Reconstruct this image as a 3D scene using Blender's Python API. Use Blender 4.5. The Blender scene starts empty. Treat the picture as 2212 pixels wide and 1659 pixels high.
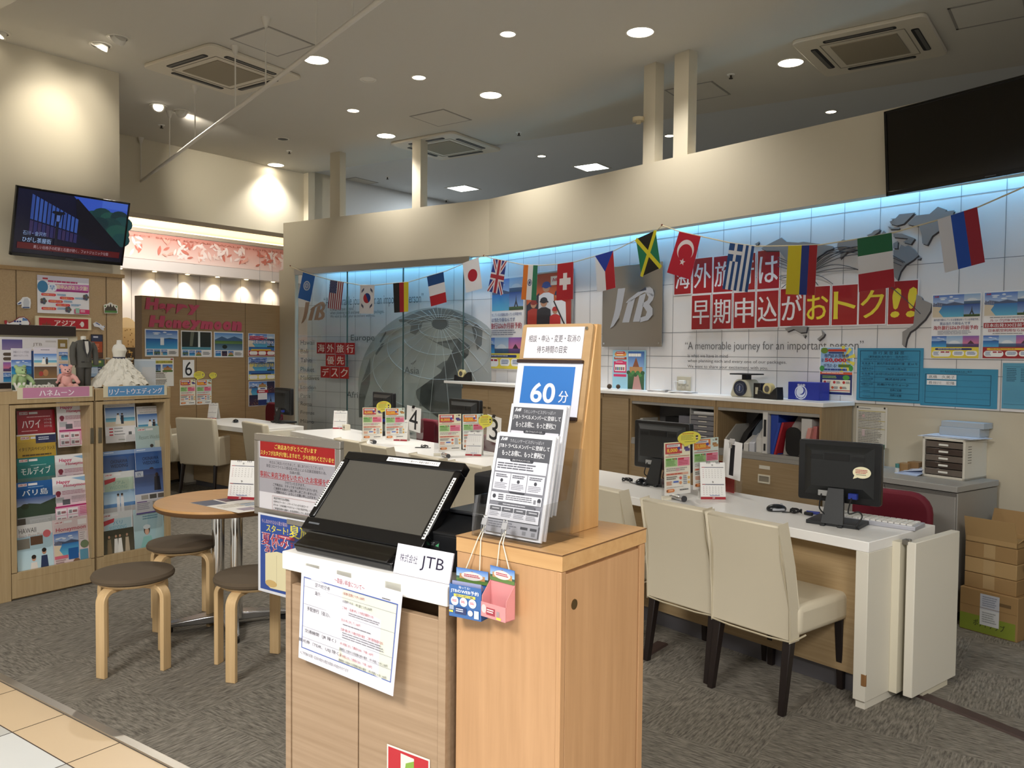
import bpy, math, random
from mathutils import Vector, Matrix
R = math.radians
sc = bpy.context.scene
COL = sc.collection
random.seed(7)
# ------------------------------------------------------------------ camera
CH = 1.5                       # camera height above the carpet
FPX, PITCH, ROLL = 1786.6, R(2.11), R(0.555)
_f = Vector((0, math.cos(PITCH), -math.sin(PITCH)))
_u = Vector((0, math.sin(PITCH), math.cos(PITCH)))
_x = Vector((1, 0, 0))
CX = _x*math.cos(ROLL) + _u*math.sin(ROLL)
CU = -_x*math.sin(ROLL) + _u*math.cos(ROLL)
EYE = Vector((0, 0, CH))
cd = bpy.data.cameras.new('camera')
cd.sensor_width = 36.0
cd.lens = 36.0*FPX/2212
cd.clip_start = 0.05
cam = bpy.data.objects.new('camera', cd)
COL.objects.link(cam)
m = Matrix((CX, CU, -_f)).transposed().to_4x4()
m.translation = EYE
cam.matrix_world = m
sc.camera = cam
# ------------------------------------------------------------------ world, exposure, large lights
sc.view_settings.view_transform = 'Standard'
sc.view_settings.look = 'None'
sc.view_settings.gamma = 1.0
sc.view_settings.use_curve_mapping = False
sc.view_settings.exposure = 0.3
sc.cycles.use_denoising = True
sc.cycles.max_bounces = 7
sc.cycles.diffuse_bounces = 4
sc.cycles.glossy_bounces = 3
sc.cycles.transparent_max_bounces = 14
sc.cycles.transmission_bounces = 5
sc.cycles.caustics_reflective = False
sc.cycles.caustics_refractive = False
sc.cycles.sample_clamp_indirect = 4.0
w = bpy.data.worlds.new('mall_ambience')
sc.world = w
w.use_nodes = True
w.node_tree.nodes['Background'].inputs[0].default_value = (1.0, 0.98, 0.95, 1)
w.node_tree.nodes['Background'].inputs[1].default_value = 0.32

def light(kind, name, loc, power, col=(1, .93, .82), size=.1, size_y=None, aim=None, spot=None, blend=.6, parent=None):
 l = bpy.data.lights.new(name, kind)
 l.energy = power
 l.color = col
 if kind == 'AREA':
  l.size = size
  if size_y:
   l.shape = 'RECTANGLE'
   l.size_y = size_y
  else:
   l.shape = 'DISK'
 else:
  l.shadow_soft_size = size
 if spot:
  l.spot_size = R(spot)
  l.spot_blend = blend
 o = bpy.data.objects.new(name, l)
 COL.objects.link(o)
 if parent:
  o.parent = parent
 o.location = loc
 if aim is not None:
  o.rotation_euler = (Vector(aim)-Vector(loc)).to_track_quat('-Z', 'Y').to_euler()
 return o
# ceiling lights of the mall walkway behind the photographer
light('AREA', 'mall_light', (-2.6, -0.6, 3.85), 240, (1, .97, .93), 1.6)
light('AREA', 'mall_light', (0.6, -2.2, 3.85), 210, (1, .97, .93), 1.6)
light('AREA', 'mall_light', (3.4, -1.4, 3.85), 130, (1, .97, .93), 1.6)
# ------------------------------------------------------------------ picture points turned into places
def ray(px, py):
 return _f*FPX + CX*(px-1106) - CU*(py-829.5)
def Z(px, py, z=0.0):
 d = ray(px, py)
 return EYE + d*((z-CH)/d.z)
def hd(a):
 return Vector((math.sin(R(a)), math.cos(R(a)), 0))
class Plane:
 """vertical plane through p running along compass angle a"""
 def __init__(s, p, a):
  s.p = Vector(p)
  h = hd(a)
  n = Vector((h.y, -h.x, 0))
  if n.dot(EYE-s.p) < 0:
   n = -n
  s.n = n
  s.r = Vector((-n.y, n.x, 0))
  s.rz = math.atan2(s.r.y, s.r.x)
 def at(s, px, py, off=0.0):
  d = ray(px, py)
  return EYE + d*((s.p + s.n*off - EYE).dot(s.n)/d.dot(s.n))
 def sheet(s, TL, BR, base='ffffff', off=.002, th=.0015, rot=0):
  a, b = s.at(*TL, off), s.at(*BR, off)
  sh = Sheet((b-a).dot(s.r), a.z-b.z, base, th)
  mm = Matrix((s.r, Vector((0, 0, 1)), s.n)).transposed().to_4x4() @ Matrix.Rotation(R(rot), 4, 'Z')
  mm.translation = (a+b)/2
  sh.m = mm
  return sh
 def frame(s, px, py, off=0.0):
  mm = Matrix((s.r, Vector((0, 0, 1)), s.n)).transposed().to_4x4()
  mm.translation = s.at(px, py, off)
  return mm
# ------------------------------------------------------------------ materials
def lin(c):
 if isinstance(c, str):
  c = [int(c[i:i+2], 16)/255 for i in (0, 2, 4)]
  return tuple(x/12.92 if x <= .04045 else ((x+.055)/1.055)**2.4 for x in c)
 return tuple(c[:3])
_M = {}
def M(name, col='ffffff', rough=.55, metal=0, emit=0, spec=.5, trans=0, alpha=1, ecol=None):
 if name in _M:
  return _M[name]
 mt = bpy.data.materials.new(name)
 mt.use_nodes = True
 b = mt.node_tree.nodes['Principled BSDF']
 b.inputs['Base Color'].default_value = (*lin(col), 1)
 b.inputs['Roughness'].default_value = rough
 b.inputs['Metallic'].default_value = metal
 b.inputs['Specular IOR Level'].default_value = spec
 b.inputs['Alpha'].default_value = alpha
 if emit:
  b.inputs['Emission Color'].default_value = (*lin(ecol or col), 1)
  b.inputs['Emission Strength'].default_value = emit
 _M[name] = mt
 return mt
def nodes(mt):
 return mt.node_tree.nodes, mt.node_tree.links, mt.node_tree.nodes['Principled BSDF']
def wood(name, c1, c2, axis='X', scale=6, stretch=22, rough=.45):
 """laminate with a fine grain running along the part's own axis"""
 if name in _M:
  return _M[name]
 mt = M(name, c1, rough)
 N, L, b = nodes(mt)
 tc = N.new('ShaderNodeTexCoord')
 mp = N.new('ShaderNodeMapping')
 s = [scale*stretch]*3
 s['XYZ'.index(axis)] = scale*.6
 mp.inputs['Scale'].default_value = s
 no = N.new('ShaderNodeTexNoise')
 no.inputs['Scale'].default_value = 1.0
 no.inputs['Detail'].default_value = 4
 no.inputs['Roughness'].default_value = .6
 rp = N.new('ShaderNodeValToRGB')
 rp.color_ramp.elements[0].position = .3
 rp.color_ramp.elements[1].position = .7
 rp.color_ramp.elements[0].color = (*lin(c2), 1)
 rp.color_ramp.elements[1].color = (*lin(c1), 1)
 L.new(tc.outputs['Object'], mp.inputs[0])
 L.new(mp.outputs[0], no.inputs['Vector'])
 L.new(no.outputs['Fac'], rp.inputs[0])
 L.new(rp.outputs[0], b.inputs['Base Color'])
 return mt
def printed(name, rough, translucent=0.0, coat=0.0):
 mt = bpy.data.materials.new(name)
 mt.use_nodes = True
 N, L, b = nodes(mt)
 at = N.new('ShaderNodeAttribute')
 at.attribute_name = 'Col'
 L.new(at.outputs['Color'], b.inputs['Base Color'])
 b.inputs['Roughness'].default_value = rough
 b.inputs['Coat Weight'].default_value = coat
 b.inputs['Coat Roughness'].default_value = .08
 if translucent:
  t = N.new('ShaderNodeBsdfTranslucent')
  mx = N.new('ShaderNodeMixShader')
  mx.inputs[0].default_value = translucent
  L.new(at.outputs['Color'], t.inputs['Color'])
  L.new(b.outputs[0], mx.inputs[1])
  L.new(t.outputs[0], mx.inputs[2])
  L.new(mx.outputs[0], N['Material Output'].inputs[0])
 return mt
PAPER = printed('printed_paper', .6)
GLOSS = printed('laminated_print', .35, coat=.5)
CLOTH = printed('printed_flag_film', .4, .3)
def screen_mat(name, k):
 mt = bpy.data.materials.new(name)
 mt.use_nodes = True
 N, L, b = nodes(mt)
 at = N.new('ShaderNodeAttribute')
 at.attribute_name = 'Col'
 b.inputs['Base Color'].default_value = (.01, .01, .012, 1)
 b.inputs['Roughness'].default_value = .2
 L.new(at.outputs['Color'], b.inputs['Emission Color'])
 b.inputs['Emission Strength'].default_value = k
 return mt
SCREEN = screen_mat('lit_screen', .5)
def clear(name, tint, fac=.12, rough=.05):
 """thin clear sheet: mostly see-through with a faint reflection"""
 if name in _M:
  return _M[name]
 mt = bpy.data.materials.new(name)
 mt.use_nodes = True
 N, L, b = nodes(mt)
 t = N.new('ShaderNodeBsdfTransparent')
 t.inputs[0].default_value = (*tint, 1)
 g = N.new('ShaderNodeBsdfGlossy')
 g.inputs['Roughness'].default_value = rough
 lw = N.new('ShaderNodeLayerWeight')
 lw.inputs[0].default_value = .25
 mu = N.new('ShaderNodeMath')
 mu.operation = 'MULTIPLY_ADD'
 mu.inputs[1].default_value = .22
 mu.inputs[2].default_value = fac*.12
 mx = N.new('ShaderNodeMixShader')
 L.new(lw.outputs['Fresnel'], mu.inputs[0])
 L.new(mu.outputs[0], mx.inputs[0])
 L.new(t.outputs[0], mx.inputs[1])
 L.new(g.outputs[0], mx.inputs[2])
 L.new(mx.outputs[0], N['Material Output'].inputs[0])
 _M[name] = mt
 return mt
# ------------------------------------------------------------------ objects and tags
def tag(o, label=None, cat=None, group=None, kind=None):
 if label: o['label'] = label
 if cat: o['category'] = cat
 if group: o['group'] = group
 if kind: o['kind'] = kind
 return o
def thing(name, label, cat, loc=(0, 0, 0), rz=0, group=None, mat=None):
 o = bpy.data.objects.new(name, None)
 COL.objects.link(o)
 o.empty_display_size = .1
 if mat is not None:
  o.matrix_world = mat
 else:
  o.location = loc
  o.rotation_euler = (0, 0, rz)
 return tag(o, label, cat, group)
class B:
 def __init__(s):
  s.v, s.f = [], []
 def add(s, vs, fs):
  k = len(s.v)
  s.v += [tuple(x) for x in vs]
  s.f += [tuple(i+k for i in f) for f in fs]
  return s
 def box(s, x0, y0, z0, x1, y1, z1):
  return s.add([(x0,y0,z0),(x1,y0,z0),(x1,y1,z0),(x0,y1,z0),(x0,y0,z1),(x1,y0,z1),(x1,y1,z1),(x0,y1,z1)],
   [(3,2,1,0),(4,5,6,7),(0,1,5,4),(1,2,6,5),(2,3,7,6),(3,0,4,7)])
 def extrude(s, poly, vec):
  n = len(poly)
  vec = Vector(vec)
  a = [Vector(p) for p in poly]
  s.add([*a, *[p+vec for p in a]], [tuple(range(n))[::-1], tuple(range(n, 2*n))] +
    [(i, (i+1) % n, n+(i+1) % n, n+i) for i in range(n)])
  return s
 def prism(s, xy, z0, z1):
  return s.extrude([(x, y, z0) for x, y in xy], (0, 0, z1-z0))
 def rod(s, p, q, r, n=12, r2=None):
  p, q = Vector(p), Vector(q)
  d = (q-p).normalized()
  a = d.orthogonal().normalized()
  b = d.cross(a)
  r2 = r if r2 is None else r2
  c = [a*math.cos(2*math.pi*i/n)+b*math.sin(2*math.pi*i/n) for i in range(n)]
  return s.add([p+k*r for k in c]+[q+k*r2 for k in c], [tuple(range(n))[::-1], tuple(range(n, 2*n))] +
    [(i, (i+1) % n, n+(i+1) % n, n+i) for i in range(n)])
 def tube(s, pts, r, n=8, flat=None):
  pts = [Vector(p) for p in pts]
  rings = []
  up = None
  for i, p in enumerate(pts):
   d = (pts[min(i+1, len(pts)-1)]-pts[max(i-1, 0)]).normalized()
   if up is None:
    up = d.orthogonal().normalized() if flat is None else Vector(flat)
   a = (up - d*up.dot(d)).normalized()
   up = a
   b = d.cross(a)
   rr = r[i] if isinstance(r, (list, tuple)) else r
   rings.append([p+a*rr*math.cos(2*math.pi*k/n)+b*rr*math.sin(2*math.pi*k/n) for k in range(n)])
  vs = [v for rg in rings for v in rg]
  fs = [tuple(range(n))[::-1], tuple(range((len(pts)-1)*n, len(pts)*n))]
  for i in range(len(pts)-1):
   for k in range(n):
    fs.append((i*n+k, i*n+(k+1) % n, (i+1)*n+(k+1) % n, (i+1)*n+k))
  return s.add(vs, fs)
 def ribbon(s, pts, w, t, side):
  """flat bar of width w (along side) and thickness t swept along pts"""
  pts = [Vector(p) for p in pts]
  side = Vector(side).normalized()
  vs, fs = [], []
  for i, p in enumerate(pts):
   d = (pts[min(i+1, len(pts)-1)]-pts[max(i-1, 0)]).normalized()
   nn = d.cross(side).normalized()
   vs += [p+side*w/2+nn*t/2, p-side*w/2+nn*t/2, p-side*w/2-nn*t/2, p+side*w/2-nn*t/2]
  fs = [(0, 1, 2, 3), tuple(len(vs)-4+i for i in (3, 2, 1, 0))]
  for i in range(len(pts)-1):
   for k in range(4):
    fs.append((i*4+k, (i+1)*4+k, (i+1)*4+(k+1) % 4, i*4+(k+1) % 4))
  return s.add(vs, fs)
 def lathe(s, prof, n=24, c=(0, 0, 0), cap=True):
  c = Vector(c)
  vs = [c+Vector((r*math.cos(2*math.pi*k/n), r*math.sin(2*math.pi*k/n), z)) for r, z in prof for k in range(n)]
  fs = [tuple(range(n))[::-1], tuple(range((len(prof)-1)*n, len(prof)*n))] if cap else []
  for i in range(len(prof)-1):
   for k in range(n):
    fs.append((i*n+k, i*n+(k+1) % n, (i+1)*n+(k+1) % n, (i+1)*n+k))
  return s.add(vs, fs)
 def ball(s, c, r, n=14, m_=9):
  r = (r, r, r) if isinstance(r, (int, float)) else r
  c = Vector(c)
  vs = [c+Vector((0, 0, -r[2]))]
  for i in range(1, m_):
   t = -math.pi/2+math.pi*i/m_
   vs += [c+Vector((r[0]*math.cos(t)*math.cos(2*math.pi*k/n), r[1]*math.cos(t)*math.sin(2*math.pi*k/n), r[2]*math.sin(t))) for k in range(n)]
  vs.append(c+Vector((0, 0, r[2])))
  fs = [(0, 1+(k+1) % n, 1+k) for k in range(n)]
  for i in range(m_-2):
   for k in range(n):
    a, b = 1+i*n+k, 1+i*n+(k+1) % n
    fs.append((a, b, b+n, a+n))
  t = len(vs)-1
  fs += [(t, t-n+k, t-n+(k+1) % n) for k in range(n)]
  return s.add(vs, fs)
 def rbox(s, x0, y0, z0, x1, y1, z1, r, axis='Z', n=4):
  """box with its corners rounded about one axis"""
  lo = {'Z': (x0, y0, x1, y1), 'Y': (x0, z0, x1, z1), 'X': (y0, z0, y1, z1)}[axis]
  p = []
  for cx, cy, a0 in ((lo[2]-r, lo[3]-r, 0), (lo[0]+r, lo[3]-r, 90), (lo[0]+r, lo[1]+r, 180), (lo[2]-r, lo[1]+r, 270)):
   for i in range(n+1):
    a = R(a0+90*i/n)
    p.append((cx+r*math.cos(a), cy+r*math.sin(a)))
  if axis == 'Z': return s.extrude([(a, b, z0) for a, b in p], (0, 0, z1-z0))
  if axis == 'Y': return s.extrude([(a, y1, b) for a, b in p], (0, y0-y1, 0))
  return s.extrude([(x0, a, b) for a, b in p], (x1-x0, 0, 0))
 def xf(s, mm):
  s.v = [tuple(mm @ Vector(v)) for v in s.v]
  return s
def obj(name, b, mat, parent=None, bev=0, seg=2, smooth=False):
 me = bpy.data.meshes.new(name)
 me.from_pydata(b.v, [], b.f)
 me.validate()
 me.materials.append(mat)
 if smooth:
  me.polygons.foreach_set('use_smooth', [True]*len(me.polygons))
  me.set_sharp_from_angle(angle=R(40))
 o = bpy.data.objects.new(name, me)
 COL.objects.link(o)
 if parent:
  o.parent = parent
 if bev:
  md = o.modifiers.new('edge', 'BEVEL')
  md.width = bev
  md.segments = seg
  md.limit_method = 'ANGLE'
  md.angle_limit = R(40)
  me.polygons.foreach_set('use_smooth', [True]*len(me.polygons))
  me.set_sharp_from_angle(angle=R(60))
 return o
def one(name, b, mat, label, cat, loc=(0, 0, 0), rz=0, group=None, **k):
 o = obj(name, b, mat, None, **k)
 o.location = loc
 o.rotation_euler = (0, 0, rz)
 return tag(o, label, cat, group)
def struct(name, b, mat, parent=None, **k):
 o = obj(name, b, mat, parent, **k)
 o['kind'] = 'structure'
 return o
def copy_tree(o, parent=None):
 c = o.copy()
 COL.objects.link(c)
 if parent:
  c.parent = parent
 for ch in list(o.children):
  copy_tree(ch, c)
 return c
# ------------------------------------------------------------------ lettering and printed sheets
_tc = bpy.data.curves.new('lettering', 'FONT')
_to = bpy.data.objects.new('lettering', _tc)
_G = {}
def glyphs(t, b=0.0, res=2):
 """outline of a word scaled into the unit square, with its aspect"""
 if any(ord(c) > 0x3000 for c in t): b = 0.0
 key = (t, b, res)
 if key not in _G:
  COL.objects.link(_to)
  _tc.body = t
  _tc.offset = b
  _tc.resolution_u = res
  _tc.update_tag() if hasattr(_tc, 'update_tag') else None
  _to.update_tag()
  dg = bpy.context.evaluated_depsgraph_get()
  dg.update()
  ev = _to.evaluated_get(dg)
  me = ev.to_mesh()
  vs = [v.co.to_2d() for v in me.vertices]
  fs = [tuple(p.vertices) for p in me.polygons]
  ev.to_mesh_clear()
  COL.objects.unlink(_to)
  x0, x1 = min(v.x for v in vs), max(v.x for v in vs)
  y0, y1 = min(v.y for v in vs), max(v.y for v in vs)
  _G[key] = ([((v.x-x0)/max(1e-6, x1-x0), (v.y-y0)/max(1e-6, y1-y0)) for v in vs], fs, (x1-x0)/max(1e-6, y1-y0))
 return _G[key]
EPS = .00012
class Sheet:
 """a flat print: paper with rectangles, shapes and lettering laid on it; u right, v down, both 0..1"""
 def __init__(s, w, h, base='ffffff', th=.0015):
  s.w, s.h, s.th, s.k = w, h, th, 0
  s.v, s.f, s.c = [], [], []
  s.m, s.quad, s.wave = None, None, 0
  s.back = base
  t = th/2
  for z in (-t, t):
   s.v += [(0, 1, z), (1, 1, z), (1, 0, z), (0, 0, z)]
  s.f += [(3, 2, 1, 0), (4, 5, 6, 7), (0, 1, 5, 4), (1, 2, 6, 5), (2, 3, 7, 6), (3, 0, 4, 7)]
  s.c += [[lin(base)]*4]*6
 def _a(s, uv, fs, col):
  s.k += 1
  z = s.th/2+s.k*EPS
  k = len(s.v)
  s.v += [(u, v, z) for u, v in uv]
  for f in fs:
   s.f.append(tuple(i+k for i in f))
   s.c.append([col[i] for i in f] if isinstance(col, list) else [col]*len(f))
 def poly(s, pts, col):
  s._a(pts[::-1], [tuple(range(len(pts)))], lin(col))
  return s
 def rect(s, x0, y0, x1, y1, col, col2=None, colr=None):
  a = lin(col)
  b = lin(col2) if col2 else a
  s._a([(x0, y1), (x1, y1), (x1, y0), (x0, y0)], [(0, 1, 2, 3)], [b, b, a, a] if not colr else [a, lin(colr), lin(colr), a])
  return s
 def frame(s, x0, y0, x1, y1, t, col):
  tx, ty = t/s.w, t/s.h
  s.rect(x0, y0, x1, y0+ty, col).rect(x0, y1-ty, x1, y1, col).rect(x0, y0, x0+tx, y1, col).rect(x1-tx, y0, x1, y1, col)
  return s
 def ell(s, cx, cy, rx, ry=None, col='ffffff', n=22, a0=0, a1=360):
  ry = rx*s.w/s.h if ry is None else ry
  full = abs(a1-a0) >= 360
  pts = [(cx+rx*math.cos(R(a0+(a1-a0)*i/n)), cy+ry*math.sin(R(a0+(a1-a0)*i/n))) for i in range(n if full else n+1)]
  return s.poly(pts, col)
 def pill(s, x0, y0, x1, y1, col, n=6):
  ry = (y1-y0)/2
  rx = min(ry*s.h/s.w, (x1-x0)/2)
  p = [(x1-rx+rx*math.sin(math.pi*i/n), y0+ry-ry*math.cos(math.pi*i/n)) for i in range(n+1)]
  p += [(x0+rx-rx*math.sin(math.pi*i/n), y0+ry+ry*math.cos(math.pi*i/n)) for i in range(n+1)]
  return s.poly(p, col)
 def text(s, t, x0, y0, x1, y1, col='222222', b=0.0, slant=0.0, res=2):
  vs, fs, _ = glyphs(t, b, res)
  wide = b > 0 and any(ord(c) > 0x3000 for c in t)
  e = (x1-x0)*b*.8/len(t) if wide else 0
  for dx in ((-e, e) if wide else (0,)):
   s._a([(x0+(x1-x0)*x+slant*(y1-y0)*y+dx, y1+(y0-y1)*y) for x, y in vs], fs, lin(col))
  return s
 def line(s, p, q, t, col):
  a, b = Vector((p[0]*s.w, p[1]*s.h)), Vector((q[0]*s.w, q[1]*s.h))
  d = (b-a).normalized()*t/2
  n = Vector((-d.y, d.x))
  s.poly([((c+e).x/s.w, (c+e).y/s.h) for c, e in ((a, n), (b, n), (b, -n), (a, -n))], col)
  return s
 def lines(s, x0, y0, x1, y1, n, col='555555', fill=.5, rag=.25):
  """rows of print too small to read"""
  rnd = random.Random(int(x0*977+y0*3571+n*13))
  uv, fs = [], []
  st = (y1-y0)/n
  for i in range(n):
   y = y0+st*i
   xe = x1-(x1-x0)*rag*rnd.random()
   x = x0
   while x < xe-.004:
    l = min(xe-x, (x1-x0)*rnd.uniform(.06, .2))
    k = len(uv)
    uv += [(x, y+st*fill), (x+l, y+st*fill), (x+l, y), (x, y)]
    fs.append((k, k+1, k+2, k+3))
    x += l+(x1-x0)*.012
  if fs:
   s._a(uv, fs, lin(col))
  return s
 def sky(s, x0, y0, x1, y1, kind='beach', seed=1):
  """a small holiday photograph"""
  rnd = random.Random(seed)
  W, H = x1-x0, y1-y0
  U = lambda x: x0+W*x
  V = lambda y: y0+H*y
  def cloud(n, col):
   for _ in range(n):
    cx, cy = rnd.uniform(.15, .85), rnd.uniform(.08, .3)
    s.ell(U(cx), V(cy), W*rnd.uniform(.06, .13), H*rnd.uniform(.015, .04), col, 10)
  if kind == 'beach':
   s.rect(x0, y0, x1, V(.5), '4a78c4', 'c3d6ee')
   cloud(5, 'e6ecf4')
   s.poly([(x0, V(.42)), (U(.2), V(.34)), (U(.45), V(.4)), (U(.7), V(.33)), (x1, V(.42)), (x1, V(.5)), (x0, V(.5))], '4d5a78')
   s.rect(x0, V(.48), x1, y1, '2f6fb0', '5fb3cf')
   s.poly([(x0, V(.5)), (U(.3), V(.55)), (U(.2), V(.75)), (U(.35), y1), (x0, y1)], 'd8c7ac')
   for i in range(5):
    s.rect(U(.02+.06*i), V(.5-rnd.uniform(.08, .2)), U(.065+.06*i), V(.52), '7b7f94')
  elif kind == 'sea':
   s.rect(x0, y0, x1, V(.45), '2d62b8', 'a9c8ec')
   cloud(4, 'dfe8f4')
   s.rect(x0, V(.45), x1, y1, '1f5aa6', '49a7d8')
   s.poly([(U(.5), V(.45)), (U(.75), V(.4)), (x1, V(.45))], '3c5a52')
  elif kind == 'fall':
   s.rect(x0, y0, x1, y1, '2b2f28', '1c2423')
   s.poly([(U(.3), y0), (U(.42), y0), (U(.36), V(.8)), (U(.26), V(.8))], '6d7263')
   s.rect(U(.55), y0, U(.62), V(.85), 'd8e2e6', 'eef4f6')
   s.rect(x0, V(.85), x1, y1, '5e98ac', '3f7f92')
  elif kind == 'lake':
   s.rect(x0, y0, x1, V(.4), '4f86c8', 'a9c6dd')
   s.poly([(x0, V(.4)), (U(.25), V(.2)), (U(.45), V(.33)), (U(.7), V(.18)), (x1, V(.35)), (x1, V(.5)), (x0, V(.5))], '3f5f86')
   s.rect(x0, V(.45), x1, V(.62), '4b6a3c', '6b8a45')
   s.rect(x0, V(.62), x1, y1, '3c5a6a', '6f8fa8')
   s.ell(U(.35), V(.8), W*.09, H*.12, '20281f', 12)
  elif kind == 'sunset':
   s.rect(x0, y0, x1, V(.7), '8a5fae', 'd57a96')
   s.poly([(U(.3), V(.7)), (U(.42), V(.5)), (U(.5), V(.4)), (U(.6), V(.52)), (U(.72), V(.7))], '4b2c3c')
   s.rect(x0, V(.7), x1, y1, '6b4a80', '3e3058')
  elif kind == 'dome':
   s.rect(x0, y0, x1, V(.65), '93b4d6', 'c9d6e2')
   s.ell(U(.5), V(.72), W*.36, H*.3, 'dfe3e8', 16, 180, 360)
   s.rect(x0, V(.7), x1, y1, '4f6c8c', '39526c')
  elif kind == 'tower':
   s.rect(x0, y0, x1, V(.8), '24488e', '86a8d4')
   s.poly([(U(.5), V(.12)), (U(.54), V(.5)), (U(.66), V(.85)), (U(.58), V(.85)), (U(.5), V(.65)), (U(.42), V(.85)), (U(.34), V(.85)), (U(.46), V(.5))], '2b2f3c')
   s.rect(x0, V(.82), x1, y1, '3c5a2c', '2c4420')
  elif kind == 'night':
   s.rect(x0, y0, x1, y1, '1c2444', '4a3040')
   for _ in range(14):
    cx, cy = rnd.random(), rnd.uniform(.4, .95)
    s.rect(U(cx*.92), V(cy), U(cx*.92+.05), V(cy+.03), rnd.choice(['d9a45c', 'c87a48', 'e8d08c']))
  elif kind == 'palace':
   s.rect(x0, y0, x1, V(.6), '3468b4', '9fc0e4')
   s.rect(U(.1), V(.4), U(.9), V(.75), 'b88a5a')
   s.poly([(U(.3), V(.4)), (U(.5), V(.15)), (U(.7), V(.4))], '8e5438')
   s.rect(x0, V(.75), x1, y1, '5a7a3c')
  elif kind == 'couple':
   s.rect(x0, y0, x1, V(.55), '3a78c8', 'cfe4f4')
   s.rect(x0, V(.55), x1, V(.75), '3f92bc', '8fcbdc')
   s.rect(x0, V(.75), x1, y1, 'e3d6bf')
   for cx, c1, c2 in ((.42, 'f4f1ea', 'c79a7a'), (.56, '35363f', 'b98c6c')):
    s.poly([(U(cx-.05), V(.42)), (U(cx+.05), V(.42)), (U(cx+.1 if c1[0] == 'f' else cx+.045), V(.88)), (U(cx-.1 if c1[0] == 'f' else cx-.045), V(.88))], c1)
    s.ell(U(cx), V(.36), W*.035, H*.05, c2, 10)
    s.ell(U(cx), V(.34), W*.037, H*.035, '2d2320', 10)
  return s
 def build(s, name, label=None, cat=None, group=None, parent=None, mat=None):
  me = bpy.data.meshes.new(name)
  if s.quad:
   TL, TR, BL, BR = [Vector(q) for q in s.quad]
   c = (TL+TR+BL+BR)/4
   n = (TR-TL).cross(TL-BL).normalized()
   vs = []
   for u, v, z in s.v:
    p = (TL*(1-u)+TR*u)*(1-v)+(BL*(1-u)+BR*u)*v-c
    vs.append(p+n*(z+s.wave*math.sin(u*5+1.3)*(.2+v)))
   m = Matrix.Translation(c)
  else:
   vs = [((u-.5)*s.w, (.5-v)*s.h, z) for u, v, z in s.v]
   m = s.m
  me.from_pydata(vs, [], s.f)
  ca = me.color_attributes.new('Col', 'FLOAT_COLOR', 'CORNER')
  fl = []
  for c in s.c:
   for q in c:
    fl += [q[0], q[1], q[2], 1.0]
  ca.data.foreach_set('color', fl)
  me.materials.append(mat or PAPER)
  o = bpy.data.objects.new(name, me)
  COL.objects.link(o)
  if parent:
   o.parent = parent
  if m is not None:
   if parent:
    o.matrix_local = m
   else:
    o.matrix_world = m
  return tag(o, label, cat, group)
def RT(x, y, z, rz=0, tilt=0, facing=True):
 """matrix of an upright sheet whose face looks along -y of the frame; tilt leans its top back"""
 return Matrix.Translation((x, y, z)) @ Matrix.Rotation(rz, 4, 'Z') @ Matrix.Rotation(R(90)-tilt, 4, 'X')
def flat(x, y, z, rz=0):
 return Matrix.Translation((x, y, z)) @ Matrix.Rotation(rz, 4, 'Z')
# ================================================================== the setting
HC = 3.94
NR = Vector((math.cos(R(36.8)), math.sin(R(36.8)), 0))
PR = Plane(NR*5.1, -36.8)            # face of the long soffit
WR = Plane(NR*5.3, -36.8)            # tiled wall behind it
BEND = PR.at(1057, 430)
PL = Plane(BEND, -55.5)              # soffit and glazing beyond the bend
WL = Plane(PL.at(800, 700, -.22), -55.5)
TW = Plane(Z(257, 158, HC), 38.4)    # wall that carries the left television
BW = Plane(Z(258.6, 289, HC), 38.2)  # wall over the passage
FW = Plane(BW.at(400, 600, -2.4), 38.2)
GU, GV = hd(35.3), hd(-54.7)         # the shop's own grid
GRZ = math.atan2(GU.y, GU.x)
beige = M('wall_paint_cream', 'c8bfaa', .85)
white_paint = M('ceiling_paint', 'c6c1b6', .9)
grey_paint = M('back_room_paint', 'cfd0cf', .9)
tile_white = M('white_wall_panel', 'e6e3e2', .28)
joint = M('panel_joint', '8a8a8c', .7)
oak = wood('pale_oak_laminate', 'b59c78', 'a68c68', 'X')
oak_v = wood('pale_oak_upright', 'b59c78', 'a68c68', 'Z')
steel = M('brushed_steel', 'b9b2a6', .3, 1)
chrome = M('chrome', 'e0e0e0', .08, 1)
alu = M('satin_aluminium', 'b5b1ab', .38, .8)
white_plastic = M('white_plastic', 'e4e2dc', .4)
black_plastic = M('black_plastic', '131315', .35)
matt_black = M('matt_black', '0e0e10', .6)
white_top = M('white_counter_laminate', 'f0eeea', .3)

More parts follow.
